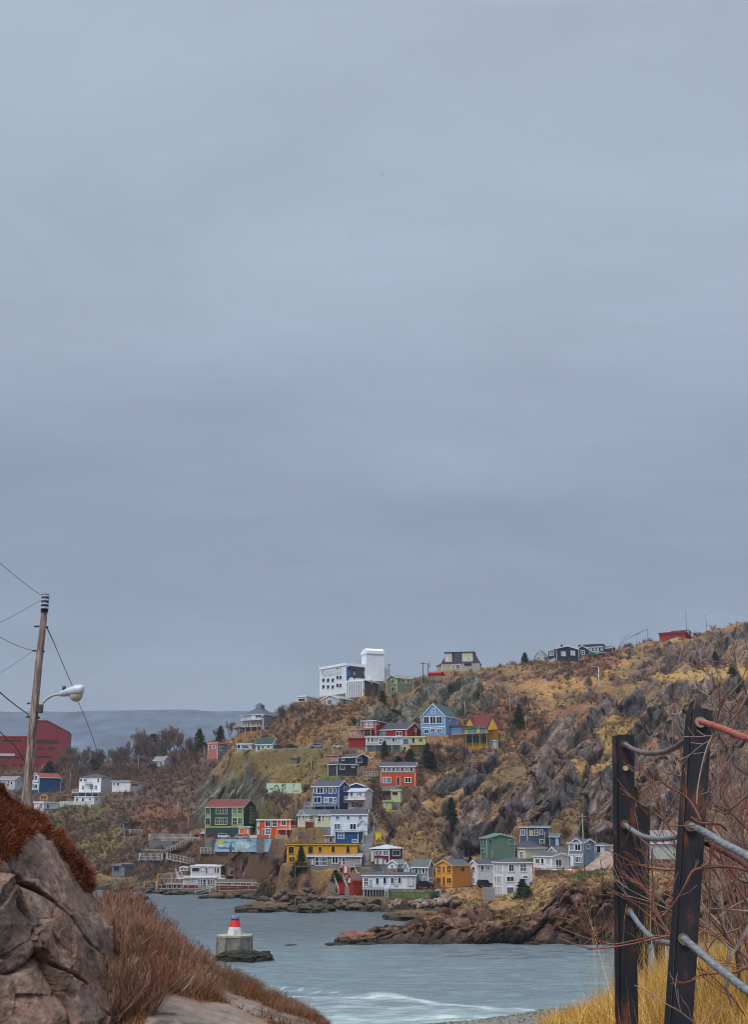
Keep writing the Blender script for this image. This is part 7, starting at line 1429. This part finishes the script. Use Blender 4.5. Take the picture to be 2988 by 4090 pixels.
arm=MB().tube(curvepts([lp(360,1150),lp(385,1105),(lp(430,1068)),lp(480,1048),lp(535,1042)],5),.032,8).build('lamp_arm',paint((176,178,170),.5,.15),root,True)
hd=curvepts([lp(525,1043),lp(570,1030),lp(630,1018),lp(690,1008),lp(735,1015)],4); rad=[.06+.085*min(1,(i/(len(hd)-1))*1.5) for i in range(len(hd))]; rad[-1]=.05; rad[-2]=.12
hm_=MB().tube(hd,rad,14); hm_.v=[(v[0],v[1],v[2]) for v in hm_.v]; head=hm_.build('lamp_head',paint((190,196,206),.35,.1,4),root,True)
g=MB(); c=lp(668,1040); rr2=.20
for i in range(5):
    t=i/4*math.pi/2; 
ring=[]; V=[];Fc=[]
for i in range(6):
    t=i/5*math.pi/2
    for k in range(14):
        u=2*math.pi*k/14; V.append((c.x+math.cos(u)*math.cos(t)*.17,c.y+math.sin(u)*math.cos(t)*.14,c.z-.02-math.sin(t)*.17))
for i in range(5):
    for k in range(14): Fc.append((i*14+k,i*14+(k+1)%14,(i+1)*14+(k+1)%14,(i+1)*14+k))
g.add(V,Fc); gg=paint((186,190,160),.12,.1,6); g.build('lamp_glass',gg,head,True)
c=lp(560,1003); MB().tube([c,c+Vector((0,0,.09))],.045,10).build('photocell',paint((60,64,80),.4),head,True)
def wire(label,pts,D0,D1,r,col=(40,42,50)):
    n=len(pts)-1; P=curvepts([Z1(x,y,D0+(D1-D0)*i/n) for i,(x,y) in enumerate(pts)],6); o=MB().tube(P,[r*(1+(max(1,p.y/29)-1)*.45) for p in P],5).build('overhead_wire',paint(col,.7,.1),None,True); tag(o,label,'wire','wires fixed to the wooden pole')
wire('uppermost wire going from the pole top to the upper left',[(385,190),(340,158),(230,78),(130,0),(0,-110),(-150,-240)],29,20,.0055)
wire('faint wire slanting down to the left from just under the pole top',[(370,212),(300,245),(180,315),(0,410),(-150,500)],29,22,.006,(90,96,110))
wire('thin wire rising slightly to the left from the upper third of the pole',[(288,657),(220,640),(110,598),(0,540),(-150,440)],29,20,.006)
wire('faint wire dropping to the left from the upper third of the pole',[(286,662),(200,720),(100,790),(0,850),(-150,960)],29,22,.005,(90,96,110))
wire('thick black cable reaching the pole from the left at lamp height',[(250,1222),(180,1172),(90,1105),(0,1028),(-150,890)],29,19,.012)
wire('black cable crossing the red brick offices and ending at the pole foot',[(-150,1230),(0,1375),(60,1440),(130,1500),(215,1640)],19,29,.010)
wire('thin dark wire slanting across the lower brick offices',[(-100,1650),(0,1640),(80,1605),(215,1590)],19,29,.010)
wire('twisted cable running from the pole past the street light down to the town',[(408,452),(480,610),(560,800),(640,985),(700,1140),(770,1310),(838,1500),(856,1580)],28.8,300,.015)
# ---- haze
hz=bpy.data.meshes.new('haze'); mb=MB(); mb.box(-3600,3600,-60,6200,-75,520)
hz.from_pydata(mb.v,[],mb.f); ho=bpy.data.objects.new('haze',hz); COL.objects.link(ho); hmt=bpy.data.materials.new('haze'); hmt.use_nodes=True; nt=hmt.node_tree; nt.nodes.clear(); o_=N(nt,'ShaderNodeOutputMaterial'); pv=N(nt,'ShaderNodeVolumePrincipled'); pv.inputs['Color'].default_value=lin(214,222,236); pv.inputs['Density'].default_value=HAZE; pv.inputs['Anisotropy'].default_value=0; nt.links.new(pv.outputs[0],o_.inputs['Volume']); hz.materials.append(hmt); tag(ho,'thin blue haze over the water and far hills','haze',kind='stuff')
